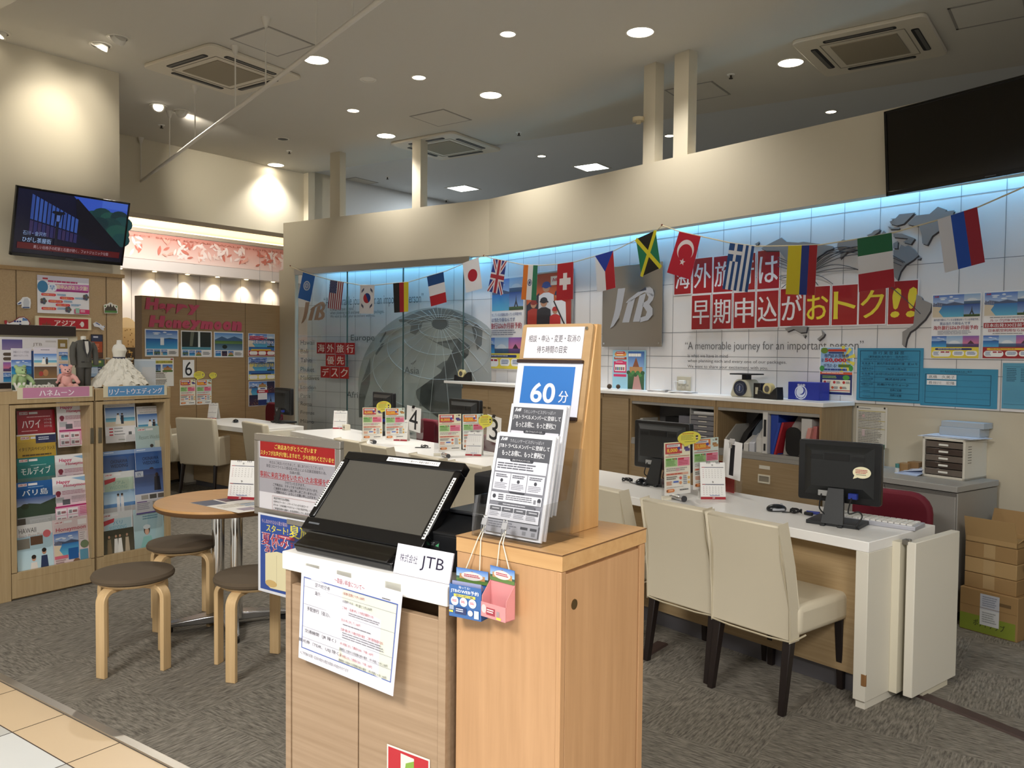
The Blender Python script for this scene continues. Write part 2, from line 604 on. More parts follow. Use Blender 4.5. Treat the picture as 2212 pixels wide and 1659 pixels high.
def carpet():
 mt = M('carpet_tile_pile', '6a655d', .95)
 N, L, b = nodes(mt)
 tc = N.new('ShaderNodeTexCoord')
 mp = N.new('ShaderNodeMapping')
 mp.inputs['Rotation'].default_value = (0, 0, -GRZ)
 L.new(tc.outputs['Object'], mp.inputs[0])
 ch = N.new('ShaderNodeTexChecker')
 ch.inputs['Scale'].default_value = 2.0
 L.new(mp.outputs[0], ch.inputs[0])
 fac = []
 for sx, sy in ((16, 110), (110, 16)):
  m2 = N.new('ShaderNodeMapping')
  m2.inputs['Scale'].default_value = (sx, sy, 1)
  L.new(mp.outputs[0], m2.inputs[0])
  no = N.new('ShaderNodeTexNoise')
  no.inputs['Scale'].default_value = 1
  no.inputs['Detail'].default_value = 3
  no.inputs['Roughness'].default_value = .65
  L.new(m2.outputs[0], no.inputs['Vector'])
  fac.append(no.outputs['Fac'])
 mx = N.new('ShaderNodeMix')
 L.new(ch.outputs['Fac'], mx.inputs[0])
 L.new(fac[0], mx.inputs[2])
 L.new(fac[1], mx.inputs[3])
 rp = N.new('ShaderNodeValToRGB')
 e = rp.color_ramp.elements
 e[0].position, e[1].position = .34, .66
 e[0].color = (*lin('514c44'), 1)
 e[1].color = (*lin('8b857a'), 1)
 L.new(mx.outputs[0], rp.inputs[0])
 L.new(rp.outputs[0], b.inputs['Base Color'])
 bp = N.new('ShaderNodeBump')
 bp.inputs['Strength'].default_value = .5
 bp.inputs['Distance'].default_value = .004
 L.new(mx.outputs[0], bp.inputs['Height'])
 L.new(bp.outputs[0], b.inputs['Normal'])
 return mt
# floor: carpet beyond the threshold, stone tile of the mall in front of it
T0 = Z(0, 1470)
T1 = Z(370, 1659)
tv = (T1-T0).normalized()
tn = Vector((-tv.y, tv.x, 0))
def along(a, b, z=0.0):
 p = T0 + tv*a + tn*b
 return (p.x, p.y, z)
struct('floor', B().add([along(-9, .03), along(14, .03), along(14, 20), along(-9, 20)], [(0, 1, 2, 3)]), carpet())
struct('trim_1', B().prism([along(-9, 0)[:2], along(14, 0)[:2], along(14, .035)[:2], along(-9, .035)[:2]], -.01, .006), alu)
stone = M('beige_mall_tile', 'd8bf9c', .35)
stone2 = M('pale_mall_tile', 'c9c9c4', .3)
stone3 = M('white_mall_tile', 'dcdedc', .3)
grout = M('tile_joint', '5a4c42', .8)
b = B().add([along(-9, -7, -.006), along(14, -7, -.006), along(14, 0, -.006), along(-9, 0, -.006)], [(0, 1, 2, 3)])
fm = struct('floor', b, grout)
row = -(Z(67, 1603.6) - T0).dot(tn)
lx = (Z(25, 1580.5) - T0).dot(tv)
stp = .42
b1, b2, b3 = B(), B(), B()
for i in range(-12, 26):
 a = lx + i*stp
 b1.box(0, 0, 0, 0, 0, 0) if False else None
 def tile(bb, a0, a1, c0, c1):
  g = .0025
  bb.add([along(a0+g, c0+g, -.003), along(a1-g, c0+g, -.003), along(a1-g, c1-g, -.003), along(a0+g, c1-g, -.003)], [(0, 1, 2, 3)])
 tile(b1, a, a+stp, -row, 0)
 k = 0
 c = -row
 while c > -6:
  tile(b2 if (i+k) % 3 else b3, a, a+stp, c-stp, c)
  c -= stp
  k += 1
for bb, mt in ((b1, stone), (b2, stone2), (b3, stone3)):
 struct('floor_tile', bb, mt, fm)
# ceiling: main part up to the line over the back room, then the back room's own
K0, K1 = Z(640, 378, HC), Z(2174, 146.8, HC)
kd = (K1-K0).normalized()
kn = Vector((-kd.y, kd.x, 0))
def kp(a, c, z):
 p = K0+kd*a+kn*c
 return (p.x, p.y, z)
struct('ceiling', B().add([kp(-9, -16, HC), kp(16, -16, HC), kp(16, 0, HC), kp(-9, 0, HC)], [(3, 2, 1, 0)]), white_paint)
struct('ceiling', B().add([kp(-9, 0, HC+.05), kp(16, 0, HC+.05), kp(16, 9, HC+.05), kp(-9, 9, HC+.05), kp(-9, 0, HC), kp(16, 0, HC)],
       [(3, 2, 1, 0), (0, 1, 5, 4)]), grey_paint)
def slab(p0, p1, thick, n, z0, z1, zb0=None, zb1=None):
 """upright slab between two plan points, thickened away from n"""
 q0, q1 = p0-n*thick, p1-n*thick
 z0b = z0 if zb0 is None else zb0
 z1b = z1 if zb1 is None else zb1
 v = [(p0.x, p0.y, z0), (p1.x, p1.y, z0b), (p1.x, p1.y, z1b), (p0.x, p0.y, z1), (q0.x, q0.y, z0), (q1.x, q1.y, z0b), (q1.x, q1.y, z1b), (q0.x, q0.y, z1)]
 return B().add(v, [(0, 1, 2, 3), (7, 6, 5, 4), (4, 5, 1, 0), (3, 2, 6, 7), (0, 3, 7, 4), (1, 5, 6, 2)])
# soffit over the counter wall, bent once
tb, bb_ = PR.at(1057, 430), PR.at(1061, 550.7)
tr, br_ = PR.at(1900, 240), PR.at(1917.6, 416.7)
f_ = 7.5/((tr-tb).length)
end = tb+(tr-tb)*f_
Z25 = bb_.z
struct('wall_right', slab(tb, end, .1, PR.n, Z25, tb.z, Z25, tb.z+(tr.z-tb.z)*f_), beige)
tl = PL.at(612, 482)
struct('wall_back', slab(tl, tb, .1, PL.n, Z25, tl.z, Z25, tb.z), beige)
# pillar left of the glazing
g0, g1 = PL.at(603, 700), PL.at(637, 700)
struct('wall_back_pillar', slab(g0, g1, .05, PL.n, 0, Z25+.0), beige)
# tiled wall: right run, then parallel to the glazing
def meet(P, Q):
 d1, d2 = P.r, Q.r
 k = (Q.p-P.p).cross(d2).z/d1.cross(d2).z
 return P.p+d1*k
CORN = meet(WR, WL)
ZT0 = WR.at(2100, 884).z        # bottom of the panelling
wr_end = CORN+WR.r*9
wl_end = CORN-WL.r*3.05
struct('wall_right_lower', slab(CORN, wr_end, .15, WR.n, 0, 3.0), beige)
tw = slab(CORN+WR.n*.02, wr_end+WR.n*.02, .019, WR.n, ZT0, 2.9)
struct('wall_right_panelling', tw, tile_white)
struct('wall_back_panelling', slab(wl_end, CORN, .1, WL.n, 0, 2.9), tile_white)
WRT = Plane(CORN+WR.n*.02, -36.8)   # face of the panelling
rows = [WRT.at(*q).z for q in ((2204, 405.6), (1974, 572), (2100, 682), (1500, 775), (1500, 803))]
bj = B()
def jline(P, a, c, z0, z1, off):
 p, q = a, c
 n = P.n
 bj.add([(p.x+n.x*off, p.y+n.y*off, z0), (q.x+n.x*off, q.y+n.y*off, z0), (q.x+n.x*off, q.y+n.y*off, z1), (p.x+n.x*off, p.y+n.y*off, z1)], [(0, 1, 2, 3)])
jz = sorted(rows + [rows[1]-.2 if False else 1.9, 1.0, .6, .2])
for z in (rows[0], rows[1], 1.69, 1.49, 1.39):
 if z > ZT0:
  jline(WRT, WRT.p, WRT.p+WRT.r*9, z-.002, z+.002, .0015)
s0 = (WRT.at(2077, 423)-CORN).dot(WRT.r)
for i in range(-26, 9):
 s = s0+i*.26
 if s > .02:
  p = WRT.p+WRT.r*s
  jline(WRT, p-WRT.r*.002, p+WRT.r*.002, ZT0, 2.88, .0015)
struct('wall_right_joint', bj, joint)
bj = B()
for z in (rows[0], rows[1], 1.69, 1.39, 1.19, .99, .79, .59):
 jline(WL, wl_end, CORN, z-.002, z+.002, .0015)
for i in range(16):
 p = CORN-WL.r*(.1+i*.26)
 jline(WL, p-WL.r*.002, p+WL.r*.002, 0, 2.88, .0015)
struct('wall_back_joint', bj, joint)
# glazing with a steel head
ga, gb = PL.at(637, 585), PL.at(1015, 556)
head = B()
o_ = PL.n*.012
head.extrude([(*(ga+o_).xy, Z25-.07), (*(gb+o_).xy, Z25-.07), (*(gb+o_).xy, Z25+.005), (*(ga+o_).xy, Z25+.005)], -PL.n*.05)
win = struct('window_1', head, steel)
edge = M('glass_edge', '3f5a56', .3)
for k, (xa, xb) in enumerate(((640, 747), (748, 868), (869, 998))):
 a, c = PL.at(xa, 700), PL.at(xb, 700)
 struct('window_pane', slab(a-PL.n*.02, c-PL.n*.02, .008, PL.n, .05, Z25-.07), clear('green_tinted_glass', (.96, .985, .975), .22), win)
 struct('window_edge', slab(c-PL.n*.012, c-PL.n*.012+PL.r*.004, .02, PL.n, .05, Z25-.07), edge, win)
# blue strip light tucked behind the soffit, over the panelling
blue = M('blue_led', '9fe6ff', .5, emit=5, ecol='5cc8ff')
def cove(P, a, c, nm, lab, power):
 t = thing(nm, lab, 'strip light', ((a+c)/2)+Vector((0, 0, 2.72)), P.rz)
 l = (c-a).length
 obj('strip_diffuser', B().box(-l/2, -.012, 0, l/2, .012, .02), blue, t)
 light('AREA', 'strip_glow', (0, 0, -.004), power, (.17, .55, 1), l, .05, parent=t)
mid = (PR.p+WR.p)/2
def onmid(P, Q, pt):
 return P.p+P.r*((pt-P.p).dot(P.r))
ca = CORN+WR.n*.1+WR.r*.12
cove(WR, Vector((ca.x, ca.y, 0)), Vector(((ca+WR.r*7).x, (ca+WR.r*7).y, 0)), 'cove_light', 'long blue strip light behind the soffit over the panelled wall', 50)
ca = CORN+WL.n*.1-WL.r*.1
cove(WL, Vector(((ca-WL.r*2.6).x, (ca-WL.r*2.6).y, 0)), Vector((ca.x, ca.y, 0)), 'cove_light', 'short blue strip light behind the glass panes', 14)
# posts standing on the soffit up to the ceiling
def post(x0, x1, ytop, ybot, nm, depth):
 P = PR if (x0 > 1050) else PL
 a, c = P.at(x0, ybot, -.02), P.at(x1, ybot, -.02)
 struct(nm, slab(a, c, depth, P.n, 2.9, HC+.05), beige)
for k, (x0, x1, d) in enumerate(((713, 734, .1), (890, 908, .12), (1387, 1412, .1), (1452, 1483, .1))):
 post(x0, x1, 400, 440, 'trim_%d' % (k+2), d)
# left wall with the television, wainscot of oak with a ledge
c0 = TW.at(257, 158)
tw0 = c0-TW.r*6
struct('wall_left', slab(tw0, c0, .5, TW.n, 0, HC), beige)
zw = TW.at(257, 601).z
struct('wall_left_panel', slab(tw0+TW.n*.03, c0+TW.n*.03, .03, TW.n, 0, zw), oak)
struct('wall_left_ledge', slab(tw0+TW.n*.05, c0+TW.n*.05+TW.r*.012, .05, TW.n, zw, zw+.03), wood('oak_ledge', 'a8895f', '957850'))
TWP = Plane(c0+TW.n*.032, 38.4)
bj = B()
for x in (35, 229.5):
 p = TWP.at(x, 640)
 jline(TWP, p-TWP.r*.003, p+TWP.r*.003, 0, zw, .001)
struct('wall_left_joint', bj, M('panel_gap', '5a4630', .8))
# wall over the passage
e0, e1 = BW.at(100, 289), BW.at(660, 376)
zb = BW.at(446, 481).z
struct('wall_back_left', slab(e0-BW.r*1, e1+BW.r*.6, .35, BW.n, zb, HC+.05), beige)
struct('wall_back_left', slab(e1+BW.r*.6, e1+BW.r*7, .35, BW.n, 0, HC+.05), grey_paint)
struct('trim_6', slab(BW.at(666, 420, .1), BW.at(680, 420, .1), .1, BW.n, 2.6, HC+.05), beige)
# the neighbouring shop seen through the passage
fz = lambda y: FW.at(290, y).z
fa, fb = FW.at(150, 600), FW.at(900, 600)
pale = M('neighbour_panel', 'e3dcd6', .6)
struct('wall_far', slab(fa, fb, .1, FW.n, 0, fz(440)), pale)
peach = M('peach_cove_glow', 'e6c9a4', .8)  # the cove's warm glow is put into this peach colour
struct('wall_far_cove', slab(fa+FW.n*.02, fb+FW.n*.02, .02, FW.n, fz(497), fz(452)), peach)
struct('wall_far_louver', slab(fa+FW.n*.25, fb+FW.n*.25, .23, FW.n, fz(504), fz(496)), M('louver_grey', 'b9ac98', .7))
struct('wall_far_soffit', slab(fa+FW.n*.22, fb+FW.n*.22, .2, FW.n, fz(584), fz(504)), pale)
lt = thing('cove_light', 'warm strip light glowing above the leaf frieze of the neighbouring shop', 'strip light', FW.at(450, 500, .14), FW.rz)
lt.location.z = fz(494)
obj('strip_diffuser', B().box(-3, -.02, 0, 3, .02, .02), M('warm_led', 'ffe2b8', .5, emit=2), lt)
l_ = light('AREA', 'strip_glow', (0, 0, .03), 26, (1, .8, .56), 6, .05, parent=lt)
l_.rotation_euler = (R(180), 0, 0)
s = FW.sheet((240, 506), (640, 506+1), 'f2c4b4', .235)
z1_, z2_ = fz(505), fz(561)
a, c = FW.at(200, 506, .225), FW.at(640, 600, .225)
s = Sheet((c-a).dot(FW.r), z1_-z2_, 'efb9a8')
mm = Matrix((FW.r, Vector((0, 0, 1)), FW.n)).transposed().to_4x4()
mm.translation = Vector(((a+c).x/2, (a+c).y/2, (z1_+z2_)/2))
s.m = mm
s.rect(0, 0, 1, 1, 'dd9484', 'f4dcd2')
rnd = random.Random(5)
def leaf(s, cx, cy, l, a, col, wd=.33):
 k = s.h/s.w
 pts = []
 for i in range(9):
  t = i/8
  pts.append((t-.5, wd*math.sin(math.pi*t)**.8*.5))
 pts += [(x, -y) for x, y in pts[-2:0:-1]]
 ca_, sa_ = math.cos(a), math.sin(a)
 s.poly([(cx+l*(x*ca_-y*sa_)*k, cy+l*(x*sa_+y*ca_)) for x, y in pts], col)
for i in range(46):
 cx = rnd.uniform(.02, .98)
 st = rnd.uniform(0, 6.28)
 col = rnd.choice(['f6e6df', 'f3dcd2', 'cf7a68', 'eab09e', 'f6e6df'])
 for j in range(rnd.choice([2, 3, 5])):
  leaf(s, min(.97, max(.03, cx+rnd.uniform(-.02, .02))), rnd.uniform(.2, .8), rnd.uniform(.22, .42), st+j*.9, col)
s.text('SELECT SHOP KEYAKI WALK SHOP SELECT', .1, .1, .98, .17, 'b0604f')
s.build('frieze_sign', 'coral frieze of white leaves over the neighbouring shop', 'sign')
bj = B()
for i in range(12):
 p = fa+FW.r*(.5+i*.36)
 jline(FW, p-FW.r*.004, p+FW.r*.004, fz(700), fz(584), .004)
struct('wall_far_joint', bj, M('panel_gap_pale', 'a39a92', .8))
for k, (x, y) in enumerate(((259, 584), (334, 591), (405, 598), (470, 604), (532, 610), (590, 616))):
 p = FW.at(x, y, .1)
 t = thing('wall_washer_spotlight', 'small warm spotlight over the pale panels, %s from the left television' % ('first', 'second', 'third', 'fourth', 'fifth', 'sixth')[k], 'light', (p.x, p.y, fz(584)-.001), 0, 'wall washer spotlights of the neighbouring shop')
 obj('spot_lens', B().lathe([(.0, -.006), (.03, -.006), (.03, 0)], 14), M('warm_lamp', 'fff0d0', .5, emit=9, ecol='ffe6b0'), t)
 light('SPOT', 'spot_glow', (0, 0, -.012), 22, (1, .84, .6), .02, spot=95, blend=.8, parent=t)
pq = FW.at(430, 600, 1.3)
light('AREA', 'passage_fill', (pq.x, pq.y, 3.3), 24, (1, .95, .9), 2.4, .5, aim=(FW.at(430, 700, 0).x, FW.at(430, 700, 0).y, 1.8))  # unseen fill lamp, added to brighten the frieze and pale panels
# header over the shop front
hb = B()
struct('wall_front', hb.add([along(-9, -.35, 2.97), along(14, -.35, 2.97), along(14, 0, 2.97), along(-9, 0, 2.97), along(-9, -.35, HC), along(14, -.35, HC), along(14, 0, HC), along(-9, 0, HC)], [(3, 2, 1, 0), (0, 1, 5, 4), (2, 3, 7, 6)]), beige)
# far end of the back room
struct('wall_far_back', B().add([kp(-9, 8.9, 0), kp(16, 8.9, 0), kp(16, 8.9, 4.1), kp(-9, 8.9, 4.1)], [(0, 1, 2, 3)]), grey_paint)
# ------------------------------------------------------------------ ceiling fittings
glow = M('downlight_lens', 'fff6e6', .5, emit=14, ecol='fff4e0')
glow_s = M('small_downlight_lens', 'fff2dc', .5, emit=10, ecol='fff0d8')
ring = M('downlight_ring', 'd9d4c8', .5)
def downlight(x, y, r, power, label, group, spot=118, mat=None, col=(1, .96, .89), zc=HC):
 p = Z(x, y, zc)
 t = thing('downlight', label, 'ceiling light', (p.x, p.y, zc), 0, group)
 obj('trim_ring', B().lathe([(r, 0), (r+.012, 0), (r+.012, -.004), (r, -.006)], 28, cap=False), ring, t, smooth=True)
 obj('lens', B().lathe([(0, -.003), (r, -.003), (r, 0)], 28), mat or glow, t)
 if power:
  light('SPOT', 'downlight_glow', (0, 0, -.012), power, col, r, spot=spot, blend=.75, parent=t)
big = 'large round downlights'
names_big = ['large downlight nearest the camera, left of the right ceiling unit', 'large downlight in the middle of the ceiling beside a ceiling hatch', 'large downlight left of the middle ceiling unit',
    'large downlight beside the right ceiling unit', 'large downlight half hidden by the hanging rail', 'large downlight at the far left above the leaf frieze']
for q, lb in zip(((1383, 69), (1060, 205), (834, 293), (1708, 135), (683, 129), (596, 356)), names_big):
 downlight(*q, .1, 130, lb, big)
small = 'small round downlights'
for q, lb in zip(((1097, 73), (905, 167), (763, 238.5)), ('small downlight at the top centre of the ceiling', 'small downlight between the two left large ones', 'small downlight farthest left in its row')):
 downlight(*q, .058, 80, lb, small, 70, glow_s)
for q, lb in zip(((1170, 337), (1446, 293), (1795, 241)), ('small back room downlight beside the square ceiling light', 'small back room downlight between two posts', 'small back room downlight above the soffit near the black television')):
 downlight(*q, .05, 30, lb, small, 110, glow_s, zc=HC+.05)
def eyeball(x, y, label, aim, power=90):
 p = Z(x, y, HC)
 t = thing('adjustable_spotlight', label, 'ceiling light', (p.x, p.y, HC), 0, 'swivel spotlights')
 obj('trim_ring', B().lathe([(.07, 0), (.085, 0), (.085, -.004), (.07, -.006)], 26, cap=False), ring, t, smooth=True)
 d = (Vector(aim)-p).normalized()
 e = obj('lamp_head', B().lathe([(0, .04), (.05, .03), (.062, -.01), (.05, -.012), (0, -.012)], 22), ring, t, smooth=True)
 e.rotation_mode = 'QUATERNION'
 e.rotation_quaternion = d.to_track_quat('-Z', 'Y')
 e.location = (0, 0, -.008)
 obj('lamp', B().lathe([(0, -.014), (.046, -.014), (.046, -.012)], 20), glow, e)
 if power:
  light('SPOT', 'spot_glow', tuple(d*.05), power, (1, .93, .8), .04, aim=tuple(d*2), spot=70, blend=1.0, parent=t)
tvw = TW.at(140, 250)
eyeball(255, 81, 'swivel spotlight above the left television, right one of the pair', tvw, 30)
eyeball(217, 97, 'swivel spotlight above the left television, left one of the pair', TW.at(90, 300), 22)
eyeball(342, 228, 'swivel spotlight by the hanging rail, left one of the pair', Z(330, 1380), 130)
eyeball(392, 240, 'swivel spotlight by the hanging rail, right one of the pair', BW.at(560, 440), 120)
eyeball(-4, 70, 'swivel spotlight cut by the left edge of the picture', TW.at(-150, 300), 60)
def square(x, y, label, k):
 p = Z(x, y, HC+.05)
 t = thing('square_ceiling_light', label, 'ceiling light', (p.x, p.y, HC+.05), GRZ, 'square lights of the back room')
 obj('frame', B().box(-.2, -.2, -.006, .2, -.17, 0).box(-.2, .17, -.006, .2, .2, 0).box(-.2, -.17, -.006, -.17, .17, 0).box(.17, -.17, -.006, .2, .17, 0), ring, t)
 obj('diffuser', B().box(-.17, -.17, -.004, .17, .17, -.001), M('cool_diffuser', 'f4fbff', .5, emit=7, ecol='eaf8ff'), t)
 light('AREA', 'diffuser_glow', (0, 0, -.02), k, (.86, .94, 1), .3, .3, parent=t)
square(1000, 407, 'square ceiling light of the back room beside the left post', 28)
square(1278, 361, 'square ceiling light of the back room, the larger looking right one', 38)
ac_white = M('ceiling_unit_plastic', 'cfc6b4', .55)
grille = M('ceiling_unit_grille', '8f8470', .8)
vent_d = M('vent_dark', '1c1a18', .7)
flap = M('vent_flap', '5d5a55', .6)
def cassette(p, ang, label):
 t = thing('ceiling_air_conditioner', label, 'air conditioner', (p[0], p[1], HC), math.atan2(hd(ang).y, hd(ang).x), 'ceiling air conditioners')
 obj('panel', B().rbox(-.475, -.475, -.03, .475, .475, 0, .06), ac_white, t, bev=.008)
 obj('intake_grille', B().box(-.24, -.24, -.036, .24, .24, -.03), grille, t)
 fr = B()
 for a in range(4):
  m = Matrix.Rotation(R(90*a), 4, 'Z')
  fr.add([m @ Vector(v) for v in B().box(-.30, -.305, -.0335, .30, -.30, -.03).v], B().box(0, 0, 0, 1, 1, 1).f)
  e = obj('air_vent', B().rbox(-.26, -.39, -.033, .26, -.335, -.028, .02), vent_d, t)
  e.rotation_euler = (0, 0, R(90*a))
  f = obj('louver_flap', B().box(-.24, -.385, -.035, .24, -.358, -.032), flap, e)
 obj('panel_seam', fr, M('seam_grey', '8d8678', .8), t)
cassette((2.788, 6.583), 36.3, 'ceiling air conditioner at the upper right above the black television')
cassette((-2.533, 7.288), 34, 'ceiling air conditioner behind the hanging rail')
cassette((-.799, 9.826), 34.5, 'ceiling air conditioner in the middle over the soffit')
frame_grey = M('hatch_frame', '8f8a82', .6)
for k, (q, lb, dz) in enumerate((([(497, 83), (581, 56), (679, 97), (600, 122)], 'square ceiling hatch behind the hanging rail', 0), ([(884, 250), (958, 236), (1020, 259), (946, 273)], 'square ceiling hatch above the middle air conditioner', 0),
   ([(1434, 194), (1539, 177), (1578, 203), (1480, 220)], 'square ceiling hatch above the two right posts', 0), ([(735, 391), (763, 382), (813, 394), (765, 402)], 'square ceiling hatch of the back room beside the leftmost posts', .05))):
 c = sum((Z(*a, HC+dz) for a in q), Vector())/4
 h = .23
 one('ceiling_hatch', B().box(-h, -h, -.004, h, -h+.018, 0).box(-h, h-.018, -.004, h, h, 0).box(-h, -h+.018, -.004, -h+.018, h-.018, 0).box(h-.018, -h+.018, -.004, h, h-.018, 0).box(-h+.018, -h+.018, -.002, h-.018, h-.018, 0),
  frame_grey if False else frame_grey, lb, 'hatch', (c.x, c.y, HC+dz), GRZ, 'ceiling hatches')
 hp = [o for o in bpy.data.objects if o.get('label') == lb][0]
 obj('hatch_panel', B().box(-h+.018, -h+.018, -.0045, h-.018, h-.018, -.002), white_paint, hp)
c = Z(2046, 18, HC)
hp = one('ceiling_hatch', B().box(0, 0, -.004, .46, .018, 0).box(0, .44, -.004, .46, .46, 0).box(0, 0, -.004, .018, .46, 0).box(.44, 0, -.004, .46, .46, 0), frame_grey,
   'square ceiling hatch cut by the top right corner of the picture', 'hatch', (c.x, c.y, HC), GRZ-R(90), 'ceiling hatches')
obj('hatch_panel', B().box(.018, .018, -.003, .442, .442, 0), white_paint, hp)
for k, (x, y, dz, lb) in enumerate(((625, 326, 0, 'ceiling sprinkler beside the far left downlight'), (349, 270, 0, 'ceiling sprinkler below the hanging rail spotlights'), (1121, 286, 0, 'ceiling sprinkler right of the middle air conditioner'),
  (837, 382, .05, 'back room sprinkler left of the white post'), (964, 432, .05, 'back room sprinkler under the left square light'), (1579, 161, 0, 'ceiling sprinkler left of the right air conditioner'))):
 p = Z(x, y, HC+dz)
 t = thing('sprinkler', lb, 'sprinkler', p, 0, 'ceiling sprinklers')
 obj('escutcheon', B().lathe([(.0, 0), (.035, 0), (.03, -.008), (.0, -.008)], 16), white_plastic, t, smooth=True)
 obj('sprinkler_head', B().lathe([(.0, -.008), (.01, -.008), (.008, -.03), (.018, -.032), (.018, -.036), (0, -.036)], 12), M('dark_bronze', '3a332c', .5, .6), t, smooth=True)
for x, y, lb in ((611, 300, 'unlit round ceiling speaker with dark opening beside the sprinkler'), (795, 171, 'flush round ceiling cover right of the hanging rail')):
 p = Z(x, y, HC)
 t = thing('round_ceiling_fitting', lb, 'ceiling fitting', p)
 obj('rim', B().lathe([(.06, 0), (.075, 0), (.075, -.005), (.06, -.006), (.06, 0)], 24, cap=False), ring, t, smooth=True)
 obj('core', B().lathe([(0, -.002), (.06, -.002), (.06, 0)], 24), vent_d if x < 700 else ring, t)
p = PR.at(1379, 262, .05)
t = thing('smoke_detector', 'small cream detector beside the left one of the two right posts', 'detector', (p.x, p.y, p.z))
obj('base', B().lathe([(0, .03), (.05, .03), (.05, 0), (.0, 0)], 18), M('cream_plastic', 'bcae90', .6), t, smooth=True)
obj('lens', B().lathe([(0, 0), (.022, 0), (.018, -.022), (0, -.024)], 14), M('cream_plastic'), t, smooth=True)
# hanging rail
T_ = [Z(*q, HC) for q in ((574, 38), (508, 100), (421, 185), (366, 240), (304, 297))]
rdir = (T_[4]-T_[0]).normalized()
rail_z = 3.44
t = thing('hanging_rail', 'long white pipe hung from the ceiling by thin rods', 'rail', (T_[2].x, T_[2].y, HC))
iv = Vector((T_[2].x, T_[2].y, HC))
wp = M('rail_white', 'cfc9bd', .4)
st = Vector((T_[4].x, T_[4].y, rail_z))
obj('pipe', B().rod(st-iv, st-rdir*6.2-iv, .016, 12), wp, t, smooth=True)
hang = T_[::-1] + [T_[0]-rdir*.78, T_[0]-rdir*1.5]
hang[5] = T_[0]-rdir*.95
for p in hang:
 q = Vector((p.x, p.y, HC))-iv
 h = obj('hanger_rod', B().rod(q, q-Vector((0, 0, HC-rail_z)), .006, 8), wp, t, smooth=True)
 obj('ceiling_cup', B().lathe([(.035, 0), (.03, -.015), (.012, -.07), (0, -.07)], 16, q), wp, h, smooth=True)
# ================================================================== things on and in front of the panelled wall
RZR = WRT.rz                         # turn of furniture that backs on to the panelled wall
RED, WHT, YEL = 'a3171f', 'e9e6e6', 'efd93a'
def card(ch, x0, x1, t0, b0, col, label, group, P=WRT, slant=0):
 s = P.sheet((x0, t0), (x1, b0), 'efeaea', .004)
 s.rect(.035, .025, .965, .975, RED)
 s.text(ch, .1, .17, .9, .83, col, .02, slant)
 s.build('letter_card', label, 'letter card', group, mat=GLOSS)
g = 'red letter cards of the two line slogan'
for ch, x0, x1, t0, b0 in (('海', 1456.5, 1493.6, 559, 636), ('外', 1496.5, 1539, 558, 634), ('旅', 1541, 1584, 553.6, 631), ('行', 1587, 1632, 549, 627), ('は', 1636, 1684.5, 541, 624)):
 card(ch, x0, x1, t0, b0, WHT, 'red card with the white character %s in the upper slogan row' % ch, g)
for ch, x0, x1, t0, b0, c in (('早', 1493.6, 1535, 637.5, 712.7, WHT), ('期', 1538.5, 1581, 634, 712, WHT), ('申', 1584, 1631.5, 631, 710.6, WHT), ('込', 1634, 1682, 628, 708, WHT), ('が', 1685, 1736, 623, 705.6, WHT),
  ('お', 1739, 1793, 618.7, 704.6, YEL), ('ト', 1796.6, 1853, 615.5, 703.5, YEL), ('ク', 1855, 1914, 612.6, 701.7, YEL), ('!!', 1918, 1983, 606.6, 701.7, YEL)):
 card(ch, x0, x1, t0, b0, c, 'red card with two yellow exclamation marks' if ch == '!!' else 'red card with the %s character %s in the lower slogan row' % ('white' if c == WHT else 'yellow', ch), g, slant=.12 if ch == '!!' else 0)
